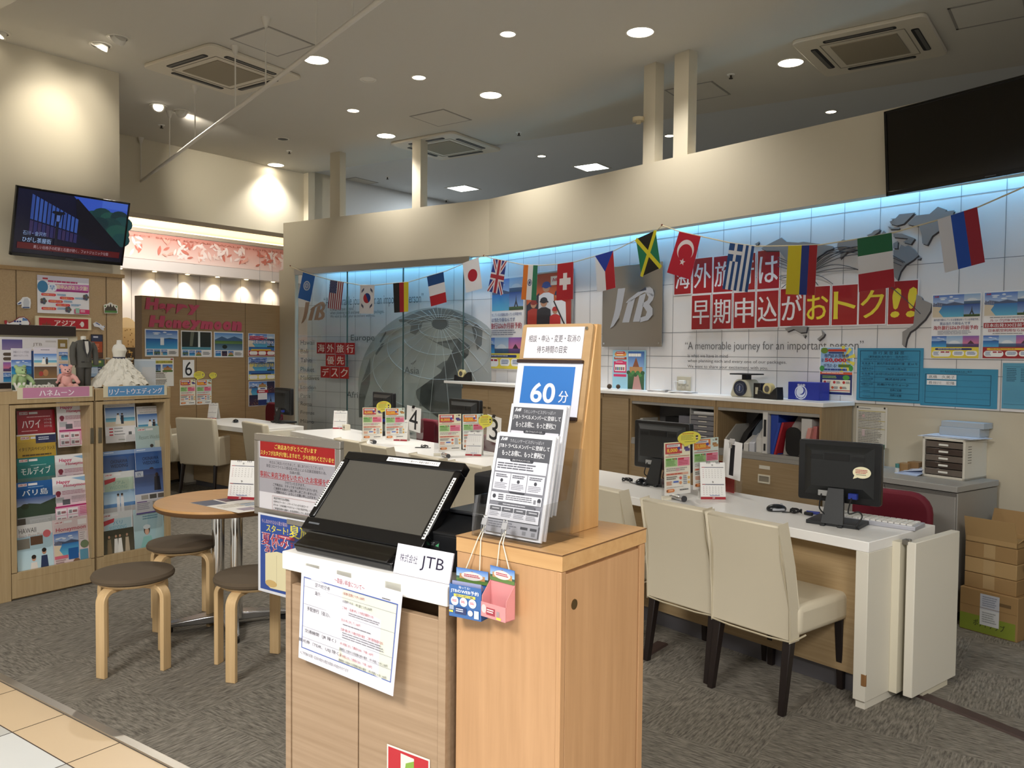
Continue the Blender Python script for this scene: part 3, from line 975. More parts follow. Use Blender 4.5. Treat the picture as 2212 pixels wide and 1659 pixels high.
# relief map of the world
mapm = M('map_grey_metal', 'a2a1a2', .35, .55)
mline_shadow = M('map_line_shadow', '4a4648', .5)
def wc(x, y):
 return WRT.at(1430+x/2.829, 420+y/2.829, 0)
t = thing('world_map_relief', 'grey cut out world map with curved route lines on the panelled wall', 'wall map', wc(1000, 450))
def landmass(pts):
 P = [wc(*q)-t.location for q in pts]
 obj('landmass', B().extrude([p+WRT.n*.002 for p in P], WRT.n*.008), mapm, t)
 sh = Vector((0, 0, -.008)) + WRT.r*.006
 obj('landmass_shadow', B().extrude([p+sh+WRT.n*.0022 for p in P], WRT.n*.003), mline_shadow, t)  # dark copy of the outline, set low and right as a painted drop shadow
for pts in ([(610,330),(640,312),(735,265),(765,290),(800,293),(840,295),(870,290),(960,302),(1050,318),(1050,332),(1010,345),(985,365),(960,380),(930,410),(780,420),(720,345),(640,345)],
  [(1078,300),(1110,276),(1150,285),(1215,275),(1215,335),(1135,355),(1092,395),(1098,362),(1075,325)], [(1400,180),(1455,122),(1550,112),(1482,180),(1440,192)], [(1384,196),(1410,206),(1455,202),(1452,212),(1400,214)],
  [(1395,168),(1412,160),(1432,166),(1428,176),(1404,178)], [(1400,150),(1425,148),(1422,158)], [(1505,182),(1560,130),(1640,120),(1690,76),(1744,95),(1735,105),(1790,98),(1782,122),(1750,150),(1722,205),(1655,255),(1625,310),(1595,300),(1592,250),(1575,195),(1530,190)],
  [(1255,250),(1285,238),(1300,222),(1338,212),(1330,230),(1300,250),(1275,262)], [(1340,250),(1360,222),(1372,240)], [(1418,240),(1470,240),(1550,270),(1525,305),(1478,292),(1510,270),(1420,262)], [(1418,300),(1445,286),(1442,330),(1418,330)],
  [(1420,340),(1450,345),(1465,308),(1490,320),(1510,312),(1545,335),(1572,372),(1540,400),(1492,430),(1462,470),(1452,500),(1444,526),(1425,505),(1420,470)], [(1556,395),(1585,380),(1580,398)],
  [(1560,612),(1592,628),(1597,645),(1652,668),(1645,710),(1612,762),(1572,800),(1552,820),(1520,840),(1500,880),(1490,930),(1472,918),(1474,840),(1540,800)],
  [(754,820),(800,806),(892,806),(885,842),(850,845),(810,822),(772,838)], [(866,858),(884,856),(874,876)], [(980,828),(1000,850),(992,868),(965,892),(952,884),(984,858)], [(570,306),(598,288),(590,310)]):
 landmass(pts)
rl = B()
def arc(x0, y0, x1, y1, h):
 pts = []
 for i in range(15):
  k = i/14
  pts.append(wc(x0+(x1-x0)*k, y0+(y1-y0)*k-h*math.sin(math.pi*k))-t.location+WRT.n*.012)
 rl.tube(pts, .0025, 5)
for x1, y1, h in ((715,385,20),(715,400,18),(715,418,12),(715,440,8),(718,500,-6),(720,520,8),(735,575,16)): arc(870, 505, x1, y1, h)
for x1, y1, h in ((1135,352,55),(1190,330,75),(1200,340,70),(1200,360,60),(1480,418,120),(1490,415,140),(1468,435,100),(1205,460,50),(960,555,22),(1050,548,30),(1585,730,150)): arc(870, 505, x1, y1, h)
obj('route_lines', rl, mline_shadow, t)
# lettering painted on the wall
dg_ = M('wall_lettering_grey', '6d6a68', .6)
def wall_text(P, s_, x0, y0, x1, y1, b=0.0, slant=0, base=None, off=.003):
 a, c = P.at(x0, y0, off), P.at(x1, y1, off)
 W_, H_ = (c-a).dot(P.r), a.z-c.z
 vs, fs, _ = glyphs(s_, b, 3)
 return [tuple(a+P.r*(x*W_)+Vector((0, 0, (y-1)*H_))) for x, y in vs], fs
def lettering(name, P, items, label, mat, cat='wall lettering', off=.003):
 me0 = P.at(items[0][1], items[0][2], off)
 t = thing(name, label, cat, me0)
 for it in items:
  bb = B().add(*wall_text(P, *it, off=off))
  bb.xf(Matrix.Translation(-me0))
  obj('text_line', bb, mat, t)
 return t
lettering('wall_slogan', WRT, [('“A memorable journey for an important person”', 1480, 738.5, 1865, 762, -.004), ('is what we have in mind', 1485.7, 764.7, 1572, 772.8), ('when planning each and every one of our packages.', 1485.7, 776, 1699, 788), ('We want to share your excitement with you.', 1485, 788, 1658.7, 800.5)],
   'grey English slogan painted on the panelled wall under the slogan cards', dg_)
# steel plaque with the company letters
a, c = WRT.at(1302.5, 579, .03), WRT.at(1429, 749, .03)
pw, ph = (c-a).dot(WRT.r), a.z-c.z
mm = WRT.frame(1366, 664, .03)
mm.translation = (a+c)/2
t = thing('steel_plaque', 'brushed steel plaque with mirror polished company letters', 'plaque', mat=mm)
obj('plate', B().box(-pw/2, -ph/2, -.004, pw/2, ph/2, 0), steel, t, bev=.001)
for x in (-1, 1):
 for y in (-1, 1):
  obj('standoff', B().rod((x*(pw/2-.03), y*(ph/2-.03), -.028), (x*(pw/2-.03), y*(ph/2-.03), .006), .009, 14), chrome, t, smooth=True)
mirror = M('polished_steel', 'd9d9dc', .03, 1)
def strokes(items, z0, z1):
 bb = B()
 for pts in items:
  bb.extrude([(x, y, z0) for x, y in pts], (0, 0, z1-z0))
 return bb
def jtb(w, h):
 """the company letters J T B as slanted strokes, unit box scaled to w, h"""
 J = [(.35, 1), (.18, 1), (.12, .5), (.08, .3), (0, 0), (.09, .07), (.2, .25), (.27, .5)]
 Tb = [(.36, .62), (.44, .72), (.62, .86), (.8, .98), (.9, .99), (.97, .92), (1, .8), (.97, .74), (.86, .84), (.78, .86), (.62, .76), (.5, .66)]
 T = [(.42, .66), (.58, .74), (.45, .14), (.29, .14)]
 Bm = [(.68, .78), (.82, .84), (.69, .15), (.54, .15)]
 Bl = [(.82, .84), (.95, .82), (1, .76), (.97, .66), (.9, .56), (.97, .46), (.97, .3), (.88, .18), (.7, .13), (.71, .25), (.82, .28), (.85, .38), (.78, .5), (.74, .52), (.76, .6), (.86, .66), (.88, .74)]
 return [[((x-.5)*w, (y-.5)*h) for x, y in p] for p in (J, Tb, T, Bm, Bl)]
a, c = WRT.at(1320, 625, .035), WRT.at(1413, 707, .035)
ctr = mm.inverted() @ ((a+c)/2)
bb = strokes(jtb((c-a).dot(WRT.r), a.z-c.z), .001, .012)
bb.xf(Matrix.Translation((ctr.x, ctr.y, 0)))
obj('logo_letters', bb, mirror, t)
# posters
def mini_flyer(s, x0, y0, x1, y1, i):
 pass
def logo(s, x0, y0, x1, y1, col):
 for p in jtb(1, 1):
  s.poly([(x0+(x1-x0)*(x+.5), y0+(y1-y0)*(.5-y)) for x, y in p][::-1], col)
def six_month(TL, BR, label, red=False, P=WRT, group='early booking posters'):
 s = P.sheet(TL, BR, 'f2efee', .006)
 s.sky(.02, .02, .66, .36, 'beach', 3)
 s.sky(.66, .02, .98, .17, 'dome', 2)
 s.sky(.66, .17, .98, .36, 'tower')
 logo(s, .05, .03, .15, .06, 'b01c28')
 if red:
  s.lines(.14, .385, .86, .4, 1, '444455')
  s.text('ルックJTB MySTYLE', .14, .41, .9, .455, 'a3171f', .01)
  s.rect(.02, .465, .98, .54, RED)
  s.text('日本出発330日前予約', .05, .475, .95, .53, WHT, .03)
  s.text('日本航空利用なら360日', .12, .555, .92, .6, 'a3171f', .01)
  s.lines(.2, .62, .85, .635, 1, '666666')
 else:
  s.text('海外旅行慣れしているお客様は知っている早期予約', .05, .385, .95, .42, '3a4a80')
  s.text('実は当たり前なんです', .18, .435, .8, .48, '3a4a80', .015)
  s.text('海外旅行は6か月前予約', .05, .49, .95, .555, 'b0202c', .03)
  s.lines(.14, .57, .88, .635, 3, '8a8a94', .4)
 s.sky(.02, .65, .33, .82, 'sea', 2)
 s.sky(.33, .65, .66, .82, 'dome', 1)
 s.sky(.66, .65, .98, .82, 'sunset')
 s.rect(.02, .82, .98, .985, RED if red else 'e8d24a')
 s.pill(.1, .835, .85, .865, 'f0c030' if red else '2c3a70')
 s.lines(.16, .843, .8, .857, 1, '803010' if red else 'e6e8f0')
 s.pill(.04, .875, .43, .965, 'f4f2ee')
 s.pill(.46, .875, .7, .955, 'f4f2ee')
 s.pill(.72, .875, .96, .955, 'f4f2ee')
 s.lines(.07, .89, .2, .95, 4, '4a6aa0')
 s.rect(.22, .885, .3, .905, 'b03040').rect(.32, .885, .4, .905, 'b03040')
 s.lines(.5, .89, .67, .94, 3, '4a6aa0').lines(.76, .89, .93, .94, 3, '4a6aa0')
 return s.build('travel_poster', label, 'poster', group, mat=GLOSS)
six_month((1042, 604), (1131, 801), 'early booking poster behind the hanging flags beside the framed sports poster')
six_month((2014, 636), (2116.5, 776), 'early booking poster with yellow foot right of the slogan cards')
six_month((2125.6, 630), (2234, 777), 'early booking poster with red foot at the right edge of the picture', True)
# framed sports poster
a, c = WRT.at(1136, 592, .02), WRT.at(1237, 728, .02)
pw, ph = (c-a).dot(WRT.r), a.z-c.z
mm = WRT.frame(1186, 660, .02)
mm.translation = (a+c)/2
t = thing('framed_poster', 'silver framed orange poster of baseball players behind the wooden stand', 'framed poster', mat=mm)
fb_ = B()
for x0, y0, x1, y1 in ((-pw/2, ph/2-.02, pw/2, ph/2), (-pw/2, -ph/2, pw/2, -ph/2+.02), (-pw/2, -ph/2, -pw/2+.02, ph/2), (pw/2-.02, -ph/2, pw/2, ph/2)):
 fb_.box(x0, y0, -.01, x1, y1, .008)
obj('frame', fb_, alu, t, bev=.002)
s = Sheet(pw-.03, ph-.03, 'c4582a')
s.rect(0, 0, 1, 1, 'b44a22', 'd46a30')
s.poly([(0, .5), (.3, .3), (.25, 1), (0, 1)], '2a2a38')
s.poly([(.75, .3), (1, .1), (1, 1), (.8, 1)], 'a83020')
def player(cx, cy, k, cap, shirt, skin='b98a6c'):
 s.poly([(cx-.16*k, cy+.5*k), (cx-.15*k, cy+.12*k), (cx-.05*k, cy+.08*k), (cx+.05*k, cy+.08*k), (cx+.15*k, cy+.12*k), (cx+.17*k, cy+.5*k)], shirt)
 s.ell(cx, cy, .075*k, .075*k, skin, 14)
 s.ell(cx, cy-.03*k, .08*k, .05*k, cap, 14)
 s.poly([(cx-.09*k, cy-.02*k), (cx+.09*k, cy-.02*k), (cx+.11*k, cy+.005*k), (cx-.09*k, cy)], cap)
player(.45, .22, 1.1, '2c4a90', 'd9dce2'); player(.72, .36, 1.0, '28324e', 'e4e6ea'); player(.17, .48, .9, '8c2a24', 'a83226'); player(.4, .46, 1.0, '22222a', '24242c'); player(.65, .6, .75, 'b82a2a', 'c43434')
s.line((.62, .45), (.9, .9), .018, '26262c')
s.rect(.55, .06, .74, .2, 'e8e0d0')
logo(s, .58, .09, .7, .15, 'b01c28')
s.build('print', parent=t, mat=GLOSS)
# small leaflet poster leaning on the wall over the counter
s = WRT.sheet((1324, 756.5), (1394, 846), '9fd0e4', .01)
s.pill(.06, .05, .42, .15, 'e89a3c'); s.pill(.1, .03, .38, .09, 'd84a3a'); s.lines(.12, .045, .36, .08, 1, 'f4ead8'); s.lines(.12, .1, .38, .14, 1, 'fff4e0')
s.rect(.05, .17, .43, .23, 'a8402c'); s.lines(.08, .18, .4, .22, 1, 'f0e0d0')
s.rect(.04, .28, .43, .56, 'd6336a'); s.ell(.235, .3, .14, .05, 'd6336a'); s.lines(.1, .29, .36, .32, 1, 'f8e0ea'); s.rect(.07, .36, .4, .52, 'f4eef0')
for i in range(5): s.rect(.09+.06*i, .42, .13+.06*i, .5, ['6a4a3a', '3a5a8c', '4a8c5a', '7a3a6a', '9c5a3a'][i])
s.rect(.04, .6, .43, .66, 'd6336a')
s.sky(.48, .03, .96, .97, 'palace', 4)
s.rect(.48, .55, .96, .97, '3f6a3c', '2c4a34')
s.poly([(.62, .97), (.68, .6), (.8, .6), (.9, .97)], 'b98a84')
for i in range(7): s.ell(.5+.07*i, .55+.05*(i % 2), .06, .05, ['2f5a34', '3f7a44', '4c8a4a'][i % 3], 10)
s.lines(.5, .08, .9, .17, 1, 'f4f2ea', .8)
s.build('travel_poster', 'small two part poster with pink label and green park scene under the steel plaque', 'poster', mat=GLOSS)
# prize draw poster
s = WRT.sheet((1771.6, 749), (1842.5, 856), 'f2f2ee', .008)
s.rect(.03, .02, .97, .52, '7fb2dc', 'b9d4ee')
for i in range(6):
 a0 = R(-100+i*38)
 s.poly([(.7, .25), (.7+.35*math.cos(a0), .25+.27*math.sin(a0)), (.7+.35*math.cos(a0+.3), .25+.27*math.sin(a0+.3))], 'e8dc5a')
s.ell(.14, .08, .11, .06, '6a8a30'); s.rect(.25, .05, .78, .1, 'c8402c'); s.rect(.27, .11, .72, .14, '24346e')
s.text('専門店お買物券', .14, .15, .86, .225, '24346e', .04)
s.text('最大', .06, .24, .13, .32, '24346e', .03)
s.text('50,000', .15, .235, .8, .33, 'c02a3a', .05)
s.text('円分', .82, .24, .9, .32, '24346e', .03)
s.text('が当たる!', .12, .35, .52, .43, '24346e', .04)
s.rect(.56, .36, .92, .42, '5a7a30'); s.lines(.15, .45, .85, .5, 1, '344a8c', .8)
s.ell(.08, .45, .07, .06, '3f9a4a'); s.ell(.93, .44, .06, .06, '3f9a4a')
s.rect(.03, .52, .97, .57, 'd0582e'); s.lines(.08, .53, .92, .56, 1, 'fbe8da')
s.rect(.03, .57, .97, .98, '22306a'); s.lines(.1, .6, .62, .66, 2, '9ac04a'); s.ell(.8, .63, .1, .05, '4a9a3c')
s.rect(.1, .68, .92, .93, 'f0ead2')
for i in range(3): s.ell(.18+.28*i, .73, .04, .03, 'c03a3a', 12); s.lines(.24+.28*i, .71, .36+.28*i, .76, 3, '555566'); s.ell(.16+.25*i, .84, .04, .028, 'd0603a', 12); s.lines(.2+.25*i, .82, .33+.25*i, .87, 2, '555566')
s.rect(.1, .89, .92, .905, 'c03a2a')
s.build('prize_poster', 'blue and yellow prize draw poster standing on the counter end', 'poster', mat=GLOSS)
# blue registration certificates
BL_, BK_ = '3a8db0', '20455c'
s = WRT.sheet((1852.5, 752), (1992, 872), BL_, .007)
s.frame(.045, .045, .955, .955, .004, BK_)
s.text('旅 行 業 登 録 票', .25, .06, .72, .12, BK_, .01)
s.text('（業務範囲:海外旅行・国内旅行）', .18, .14, .78, .185, BK_)
s.lines(.1, .2, .92, .235, 2, BK_, .3)
for i, (l_, v_) in enumerate((('登 録 番 号', '観光庁長官登録旅行業　第 64 号'), ('登録年月日', '1963年11月26日'), ('有 効 期 間', '2019年11月26日から2024年11月25日まで'), ('氏名又は名称', '株式会社 JTB'), ('営業所の名称', '前橋けやきウォーク'), ('', '別表に記載'), ('', '別表に記載'))):
 y = .27+.098*i
 s.rect(.06, y-.022, .94, y-.018, BK_)
 if l_: s.text(l_, .08, y, .26, y+.035, BK_)
 s.lines(.1, y+.05, .24, y+.06, 1, BK_)
 x0, x1, b_ = {0: (.32, .92, 0), 1: (.47, .75, 0), 2: (.3, .94, 0), 3: (.45, .76, .02), 4: (.33, .8, 0), 5: (.53, .7, 0), 6: (.53, .7, 0)}[i]
 s.text(v_, x0, y-.005, x1, y+.042, BK_, b_)
s.rect(.285, .25, .288, .94, BK_)
s.build('registration_notice', 'blue registration notice beside the prize draw poster', 'notice', 'blue official notices')
s = WRT.sheet((1990, 795), (2153.5, 884), BL_, .006)
s.text('旅行業務取扱管理者氏名一覧表', .26, .05, .68, .1, BK_)
s.lines(.34, .11, .62, .13, 1, BK_, .4)
s.frame(.06, .15, .92, .93, .003, BK_)
s.rect(.49, .15, .492, .93, BK_)
for i in range(1, 5): s.rect(.06, .15+.156*i, .92, .154+.156*i, BK_)
for i, nm in enumerate(('高橋　久美子', '長谷川　宏隆')):
 s.rect(.085, .165+.156*i, .48, .285+.156*i, 'e9e7e6')
 s.text(nm, .11, .185+.156*i, .46, .265+.156*i, '555555')
s.build('registration_notice', 'blue notice with two white name strips, landscape format', 'notice', 'blue official notices')
s = WRT.sheet((2166.5, 784), (2240, 886), '5a9cb8', .006)
s.rect(.08, .08, .95, .085, BK_)
s.lines(.12, .12, .42, .42, 8, BK_, .35); s.lines(.52, .12, .9, .42, 8, BK_, .35); s.rect(.05, .9, .97, .906, BK_)
for i in range(14): s.rect(.05, .5+.027*i, .95, .502+.027*i, '4a86a4')
s.build('registration_notice', 'blue notice with two columns of fine print at the right edge', 'notice', 'blue official notices')
# notes pinned on the plain wall under the panelling
WP = Plane(CORN, -36.8)
a = WP.at(1852, 877, .004); 
s = WP.sheet((1851, 877), (1915, 968), 'e4e0d4', .004)
s.lines(.08, .04, .5, .07, 1, '777777')
for y in (.1, .34, .54): s.rect(.06, y, .94, y+.02, 'c9bc7a')
for i in range(22): s.rect(.06, .13+.038*i, .94, .133+.038*i, '9a968c')
for x in (.06, .4, .62, .8, .94): s.rect(x, .1, x+.004, .97, 'aaa69c')
s.lines(.08, .14, .9, .95, 20, '8a8680', .35)
s.rect(.2, .2, .28, .27, 'd8b8b8').rect(.2, .58, .3, .75, 'd8c4c4')
for x in (.04, .92): s.ell(x, .02, .03, None, '26241f', 12)
s.build('price_table', 'white table of fine print pinned below the blue notice', 'notice')
# ------------------------------------------------------------------ string of flags
BR_ = Plane(NR*5.06, -36.8)
BL2 = Plane(PL.at(800, 700, .04), -55.5)
def fl(q):
 return (BR_ if q[0] > 1046 else BL2).at(*q)
ys = M('flag_string', 'cdbf9e', .8)
spts = [(625, 575), (656, 588), (682, 596), (715, 605), (744, 610), (779, 616), (811, 616), (850, 612), (884, 609), (924, 597), (959, 587), (1001, 570), (1035, 556), (1045, 553), (1068, 559), (1096, 565), (1134, 572.5), (1164, 573.5), (1206, 571), (1241, 566), (1287, 553), (1327, 541.5), (1376, 517), (1418, 498), (1430, 487), (1469, 500.5), (1516, 511), (1579, 525), (1632, 532), (1705, 531), (1768, 529.5), (1854, 516), (1928, 503), (2027, 475), (2113, 447.5), (2212, 404), (2300, 366)]
t = thing('flag_string', 'thin cream string pinned along the soffit that carries the flags', 'string', fl((1045, 553)))
obj('string', B().tube([fl(q)-t.location for q in spts], .0045, 6), ys, t)
for q in ((1045, 552), (1430, 486), (627, 574)):
 obj('pin', B().ball(fl(q)-t.location, .009, 8, 6), M('pin_brown', '6a3626', .5), t, smooth=True)
fg = 'national flags on the string'
def flag(q, label, draw, base='e8e8ea'):
 P = [fl(x) for x in (q[0], q[1], q[3], q[2])]
 dn = (BR_ if q[0][0] > 1046 else BL2).n*.012
 s = Sheet((P[1]-P[0]).length, (P[2]-P[0]).length, base, .0008)
 s.quad = [p+dn for p in P]
 s.wave = 0
 draw(s)
 s.build('national_flag', label, 'flag', fg, mat=CLOTH)
def vstripes(*c):
 return lambda s: [s.rect(sum(w for _, w in c[:i]), 0, sum(w for _, w in c[:i+1]), 1, k) for i, (k, _) in enumerate(c)]
def hstripes(*c):
 return lambda s: [s.rect(0, i/len(c), 1, (i+1)/len(c), k) for i, k in enumerate(c)]
def un(s):
 s.rect(0, 0, 1, 1, '1b6fc8')
 s.ell(.5, .45, .27, None, 'dfe8f2'); s.ell(.5, .45, .2, None, '1b6fc8'); s.ell(.5, .45, .16, None, 'cfdcec')
 for a in (0, 60, 120): s.line((.5-.15*math.cos(R(a)), .45-.1*math.sin(R(a))), (.5+.15*math.cos(R(a)), .45+.1*math.sin(R(a))), .004, '1b6fc8')
def usa(s):
 for i in range(13): s.rect(i/13, 0, (i+1)/13, 1, '9c2033' if i % 2 == 0 else 'e8e6e8')
 s.rect(0, 0, 7/13, .44, '24306e')
 for r_ in range(9):
  for c_ in range(5): s.ell(.05+.1*c_+(.05 if r_ % 2 and c_ < 5 else 0)*.9, .03+.048*r_, .017, None, 'e4e6ee', 6)
def korea(s):
 s.rect(0, 0, 1, 1, 'eceaec')
 s.ell(.5, .46, .25, None, '20408c'); s.ell(.5, .46, .25, None, 'c02a35', 22, 60, 240)
 for sx in (-1, 1):
  for sy in (-1, 1):
   for k in (-1, 0, 1):
    cx, cy = .5+sx*.3, .46+sy*.27
    d = .07*k
    s.line((cx-.08+d*.5*sy*sx*0, cy+.05*sx*sy*-1*-1+.03*k), (cx+.08, cy-.05*sx*sy+.03*k), .006, '26305e')
def japan(s):
 s.rect(0, 0, 1, 1, 'efedef'); s.ell(.52, .5, .29, None, 'b92b3a', 28)
def uk(s):
 s.rect(0, 0, 1, 1, '20338c')
 for p, q in (((0, 0), (1, 1)), ((1, 0), (0, 1))):
  s.line(p, q, s.w*.2, 'e9e7ec'); s.line(p, q, s.w*.07, 'b02a3c')
 s.rect(.33, 0, .67, 1, 'e9e7ec'); s.rect(0, .4, 1, .62, 'e9e7ec')
 s.rect(.41, 0, .59, 1, 'b02a3c'); s.rect(0, .45, 1, .57, 'b02a3c')
def india(s):
 vstripes(('e2802c', .33), ('e8e8ea', .35), ('2c7c5a', .32))(s)
 s.ell(.5, .5, .15, None, '2c3f7c'); s.ell(.5, .5, .12, None, 'e8e8ea')
 for a in range(0, 180, 20): s.line((.5-.12*math.cos(R(a)), .5-.12*s.w/s.h*math.sin(R(a))), (.5+.12*math.cos(R(a)), .5+.12*s.w/s.h*math.sin(R(a))), .0025, '2c3f7c')
 s.ell(.5, .5, .04, None, '2c3f7c')
def swiss(s):
 s.rect(0, 0, 1, 1, 'b8242f'); s.rect(.38, .27, .62, .73, 'efedef'); s.rect(.16, .41, .84, .59, 'efedef')
def czech(s):
 s.rect(0, 0, .5, 1, 'e6e6ea'); s.rect(.5, 0, 1, 1, 'b82430'); s.poly([(0, 0), (1, 0), (.5, .5)], '2340a8')
def jamaica(s):
 s.rect(0, 0, 1, 1, '1f7a55')
 s.poly([(0, 0), (1, 0), (.5, .5)], '1c1a18'); s.poly([(0, 1), (.5, .5), (1, 1)], '1c1a18')
 for p, q in (((0, 0), (1, 1)), ((1, 0), (0, 1))): s.line(p, q, s.w*.15, 'ddd030')
def turkey(s):
 s.rect(0, 0, 1, 1, 'bf2138'); s.ell(.5, .38, .36, None, 'efe9ec', 28); s.ell(.52, .44, .3, None, 'bf2138', 28)
 s.poly([(.5+(.13 if i % 2 == 0 else .055)*math.sin(R(36*i)), .66-(.13 if i % 2 == 0 else .055)*s.w/s.h*math.cos(R(36*i))) for i in range(10)], 'efe9ec')
def greece(s):
 for i in range(9): s.rect(i/9, 0, (i+1)/9, 1, '24508c' if i % 2 == 0 else 'e8e8ec')
 s.rect(0, 0, 5/9, .38, '24508c'); s.rect(2/9, 0, 3/9, .38, 'e8e8ec'); s.rect(0, .15, 5/9, .23, 'e8e8ec')
F = lambda *q: [(q[i], q[i+1]) for i in range(0, 8, 2)]
flag(F(656.2,588.2,682.2,596.7,671.8,652.1,645.3,643.7), 'light blue flag with white emblem at the left end of the string', un)
flag(F(715.2,605.1,744.2,609.9,737.4,670.2,709.7,665.8), 'hanging flag with red and white stripes and starred blue corner', usa)
flag(F(779.6,615.9,810.9,615.2,808.5,677.9,777.9,677.4), 'white hanging flag with red and blue disc and dark bars', korea)
flag(F(850.7,612.3,884,609.2,883.5,673.3,853.1,675.7), 'hanging flag of black, red and yellow stripes', vstripes(('1d1c1c', .4), ('a8242c', .3), ('dccb34', .3)))
flag(F(923.8,597.9,959.4,587.5,966.4,652.8,932.7,662.2), 'hanging flag of blue, white and red bands', hstripes('23508c', 'e8e8ec', 'b8242f'))
flag(F(1000.6,569,1035.1,555.4,1043.4,623.4,1007.9,632.8), 'white hanging flag with a plain red disc', japan)
flag(F(1068.7,559.8,1096,564.6,1086.3,636.9,1055.4,629), 'hanging flag with red and white crosses on blue', uk)
flag(F(1133.8,572.3,1163.9,573.5,1160.3,649,1127.8,647), 'hanging flag of orange, white and green with a blue wheel', india)
flag(F(1206.6,570.6,1241,565.8,1239.9,646.3,1203.7,649.5), 'red hanging flag with a white cross', swiss)
flag(F(1287.4,553,1326.7,541.5,1332,621.7,1292,632), 'hanging flag of white and red with a blue triangle', czech)
flag(F(1376,516.9,1418.3,498,1429.8,578.4,1388,597.6), 'hanging flag with a yellow diagonal cross on green and black', jamaica)
flag(F(1469.6,500.6,1515.9,511.2,1493.6,604.5,1443,589), 'red hanging flag with white crescent and star', turkey)
flag(F(1579.2,525.3,1632.2,532.4,1617.3,631.4,1562.6,624.3), 'hanging flag of blue and white stripes with a white cross', greece)
flag(F(1705,531.3,1768.3,529.6,1762.3,638.1,1699.4,635.6), 'hanging flag half yellow with blue and red stripes', vstripes(('d9c72e', .47), ('243c8c', .26), ('a8242f', .27)))
flag(F(1854.2,516.1,1928.4,503.1,1934.8,619.7,1857.7,631.4), 'hanging flag of green, white and red bands', hstripes('24704c', 'e8e8ec', 'b8283a'))
flag(F(2027.4,474.8,2112.9,447.6,2129.9,566.7,2043.3,589.7), 'hanging flag of white, blue and red stripes at the right end', vstripes(('e4e4ea', .34), ('2358c0', .33), ('a82c40', .33)))
# ------------------------------------------------------------------ televisions
def television(q, o0, o1, label, P, draw=None, width=None):
 TL, TR, BL, BRc = [P.at(*x, o) for x, o in zip(q, (o1, o1, o0, o0))]
 up = ((TL-BL)+(TR-BRc)).normalized()
 rt = P.r
 nn = rt.cross(up).normalized()
 ctr = (TL+TR+BL+BRc)/4
 W_ = ((TR-TL).length+(BRc-BL).length)/2
 H_ = ((TL-BL).length+(TR-BRc).length)/2
 mm = Matrix((rt, up, nn)).transposed().to_4x4()
 mm.translation = ctr
 t = thing('wall_television', label, 'television', mat=mm)
 fr = B()
 b_ = .016
 fr.box(-W_/2, H_/2-b_, -.03, W_/2, H_/2, 0).box(-W_/2, -H_/2, -.03, W_/2, -H_/2+b_*1.7, 0).box(-W_/2, -H_/2, -.03, -W_/2+b_, H_/2, 0).box(W_/2-b_, -H_/2, -.03, W_/2, H_/2, 0)
 obj('bezel', fr, M('gloss_black', '0a0a0c', .15), t, bev=.002)
 obj('rear_cover', B().box(-W_/2+.01, -H_/2+.01, -.045, W_/2-.01, H_/2-.01, -.02), matt_black, t)
 sw, shh = W_-2*b_, H_-2.7*b_
 if draw:
  s = Sheet(sw, shh, '05070c')
  draw(s)
  s.m = Matrix.Translation((0, b_*.35, -.006))
  s.build('screen', parent=t, mat=SCREEN)
 else:
  obj('screen', B().box(-sw/2, -shh/2+b_*.35, -.01, sw/2, shh/2+b_*.35, -.006), M('dark_screen', '040404', .12, spec=.6), t)
 obj('maker_badge', B().box(-.03, -H_/2+.009, 0, .03, -H_/2+.014, .0008), M('badge_grey', '55585c', .4), t)
 mt_ = B().box(-.12, -.08, -.05-.0, .12, .08, -.045)
 obj('wall_bracket', B().box(-.15, -.1, -max(.06, (o0+o1)/2), .15, .1, -.045), matt_black, t)
 return t
def kanazawa(s):
 s.rect(0, 0, 1, 1, '0c1030', '0a0c20')
 s.poly([(.48, 0), (1, 0), (1, .62), (.95, .7), (.62, .22)], '3a5fd0')
 s.rect(.75, .0, 1, .12, '4a70dc')
 for i, (cx, cy, r_) in enumerate(((.68, .3, .09), (.76, .25, .1), (.84, .3, .1), (.93, .25, .09), (.97, .35, .1), (.85, .42, .12), (.93, .52, .12), (.75, .38, .08), (.97, .62, .09))):
  s.ell(cx, cy, r_, r_*1.3, ['1d4a4c', '1a3f40', '24544c', '16343a'][i % 4], 14)
 s.poly([(.5, .05), (.52, .03), (1, .78), (1, .95), (.55, .6)], '0a0c1c')
 for i in range(12):
  x0 = .12+.036*i
  y0, y1 = .06+.026*i, .45+.012*i
  s.poly([(x0, y0), (x0+.026, y0+.02), (x0+.026, y1+.01), (x0, y1)], '3a5cae' if i % 4 else '34509c')
  s.poly([(x0, y1+.02), (x0+.03, y1+.03), (x0+.03, y1+.24-.006*i), (x0, y1+.23-.006*i)], '2c2c62' if i % 2 else '382c58')
 s.poly([(.31, .28), (.41, .28), (.42, .31), (.39, .33), (.38, .45), (.34, .45), (.33, .33), (.3, .31)], '101424')
 s.rect(.345, .45, .37, .95, '121628')
 s.rect(.345, .34, .375, .44, '5a78c0')
 s.rect(.03, .83, .97, .93, '5c1016')
 s.text('石川・金沢市', .07, .64, .27, .71, '9ab4e0')
 s.text('ひがし茶屋街', .07, .74, .32, .82, 'a8c4f0', .01)
 s.text('美しい出格子の町家と石畳が続く、フォトジェニックな街', .17, .855, .86, .91, 'c0a8b0')
television([(37.1, 398.3), (282.9, 440.8), (20.4, 549.6), (264.9, 575.1)], .1, .24, 'wall television showing an evening street scene', TW, kanazawa)
q = [PR.at(x, y) for x, y in ((1903, 235), (1917, 413))]
television([(1901, 234), (2420, 117), (1917, 416), (2420, 344)], .06, .1, 'large black switched off television on the soffit at the right edge', PR)
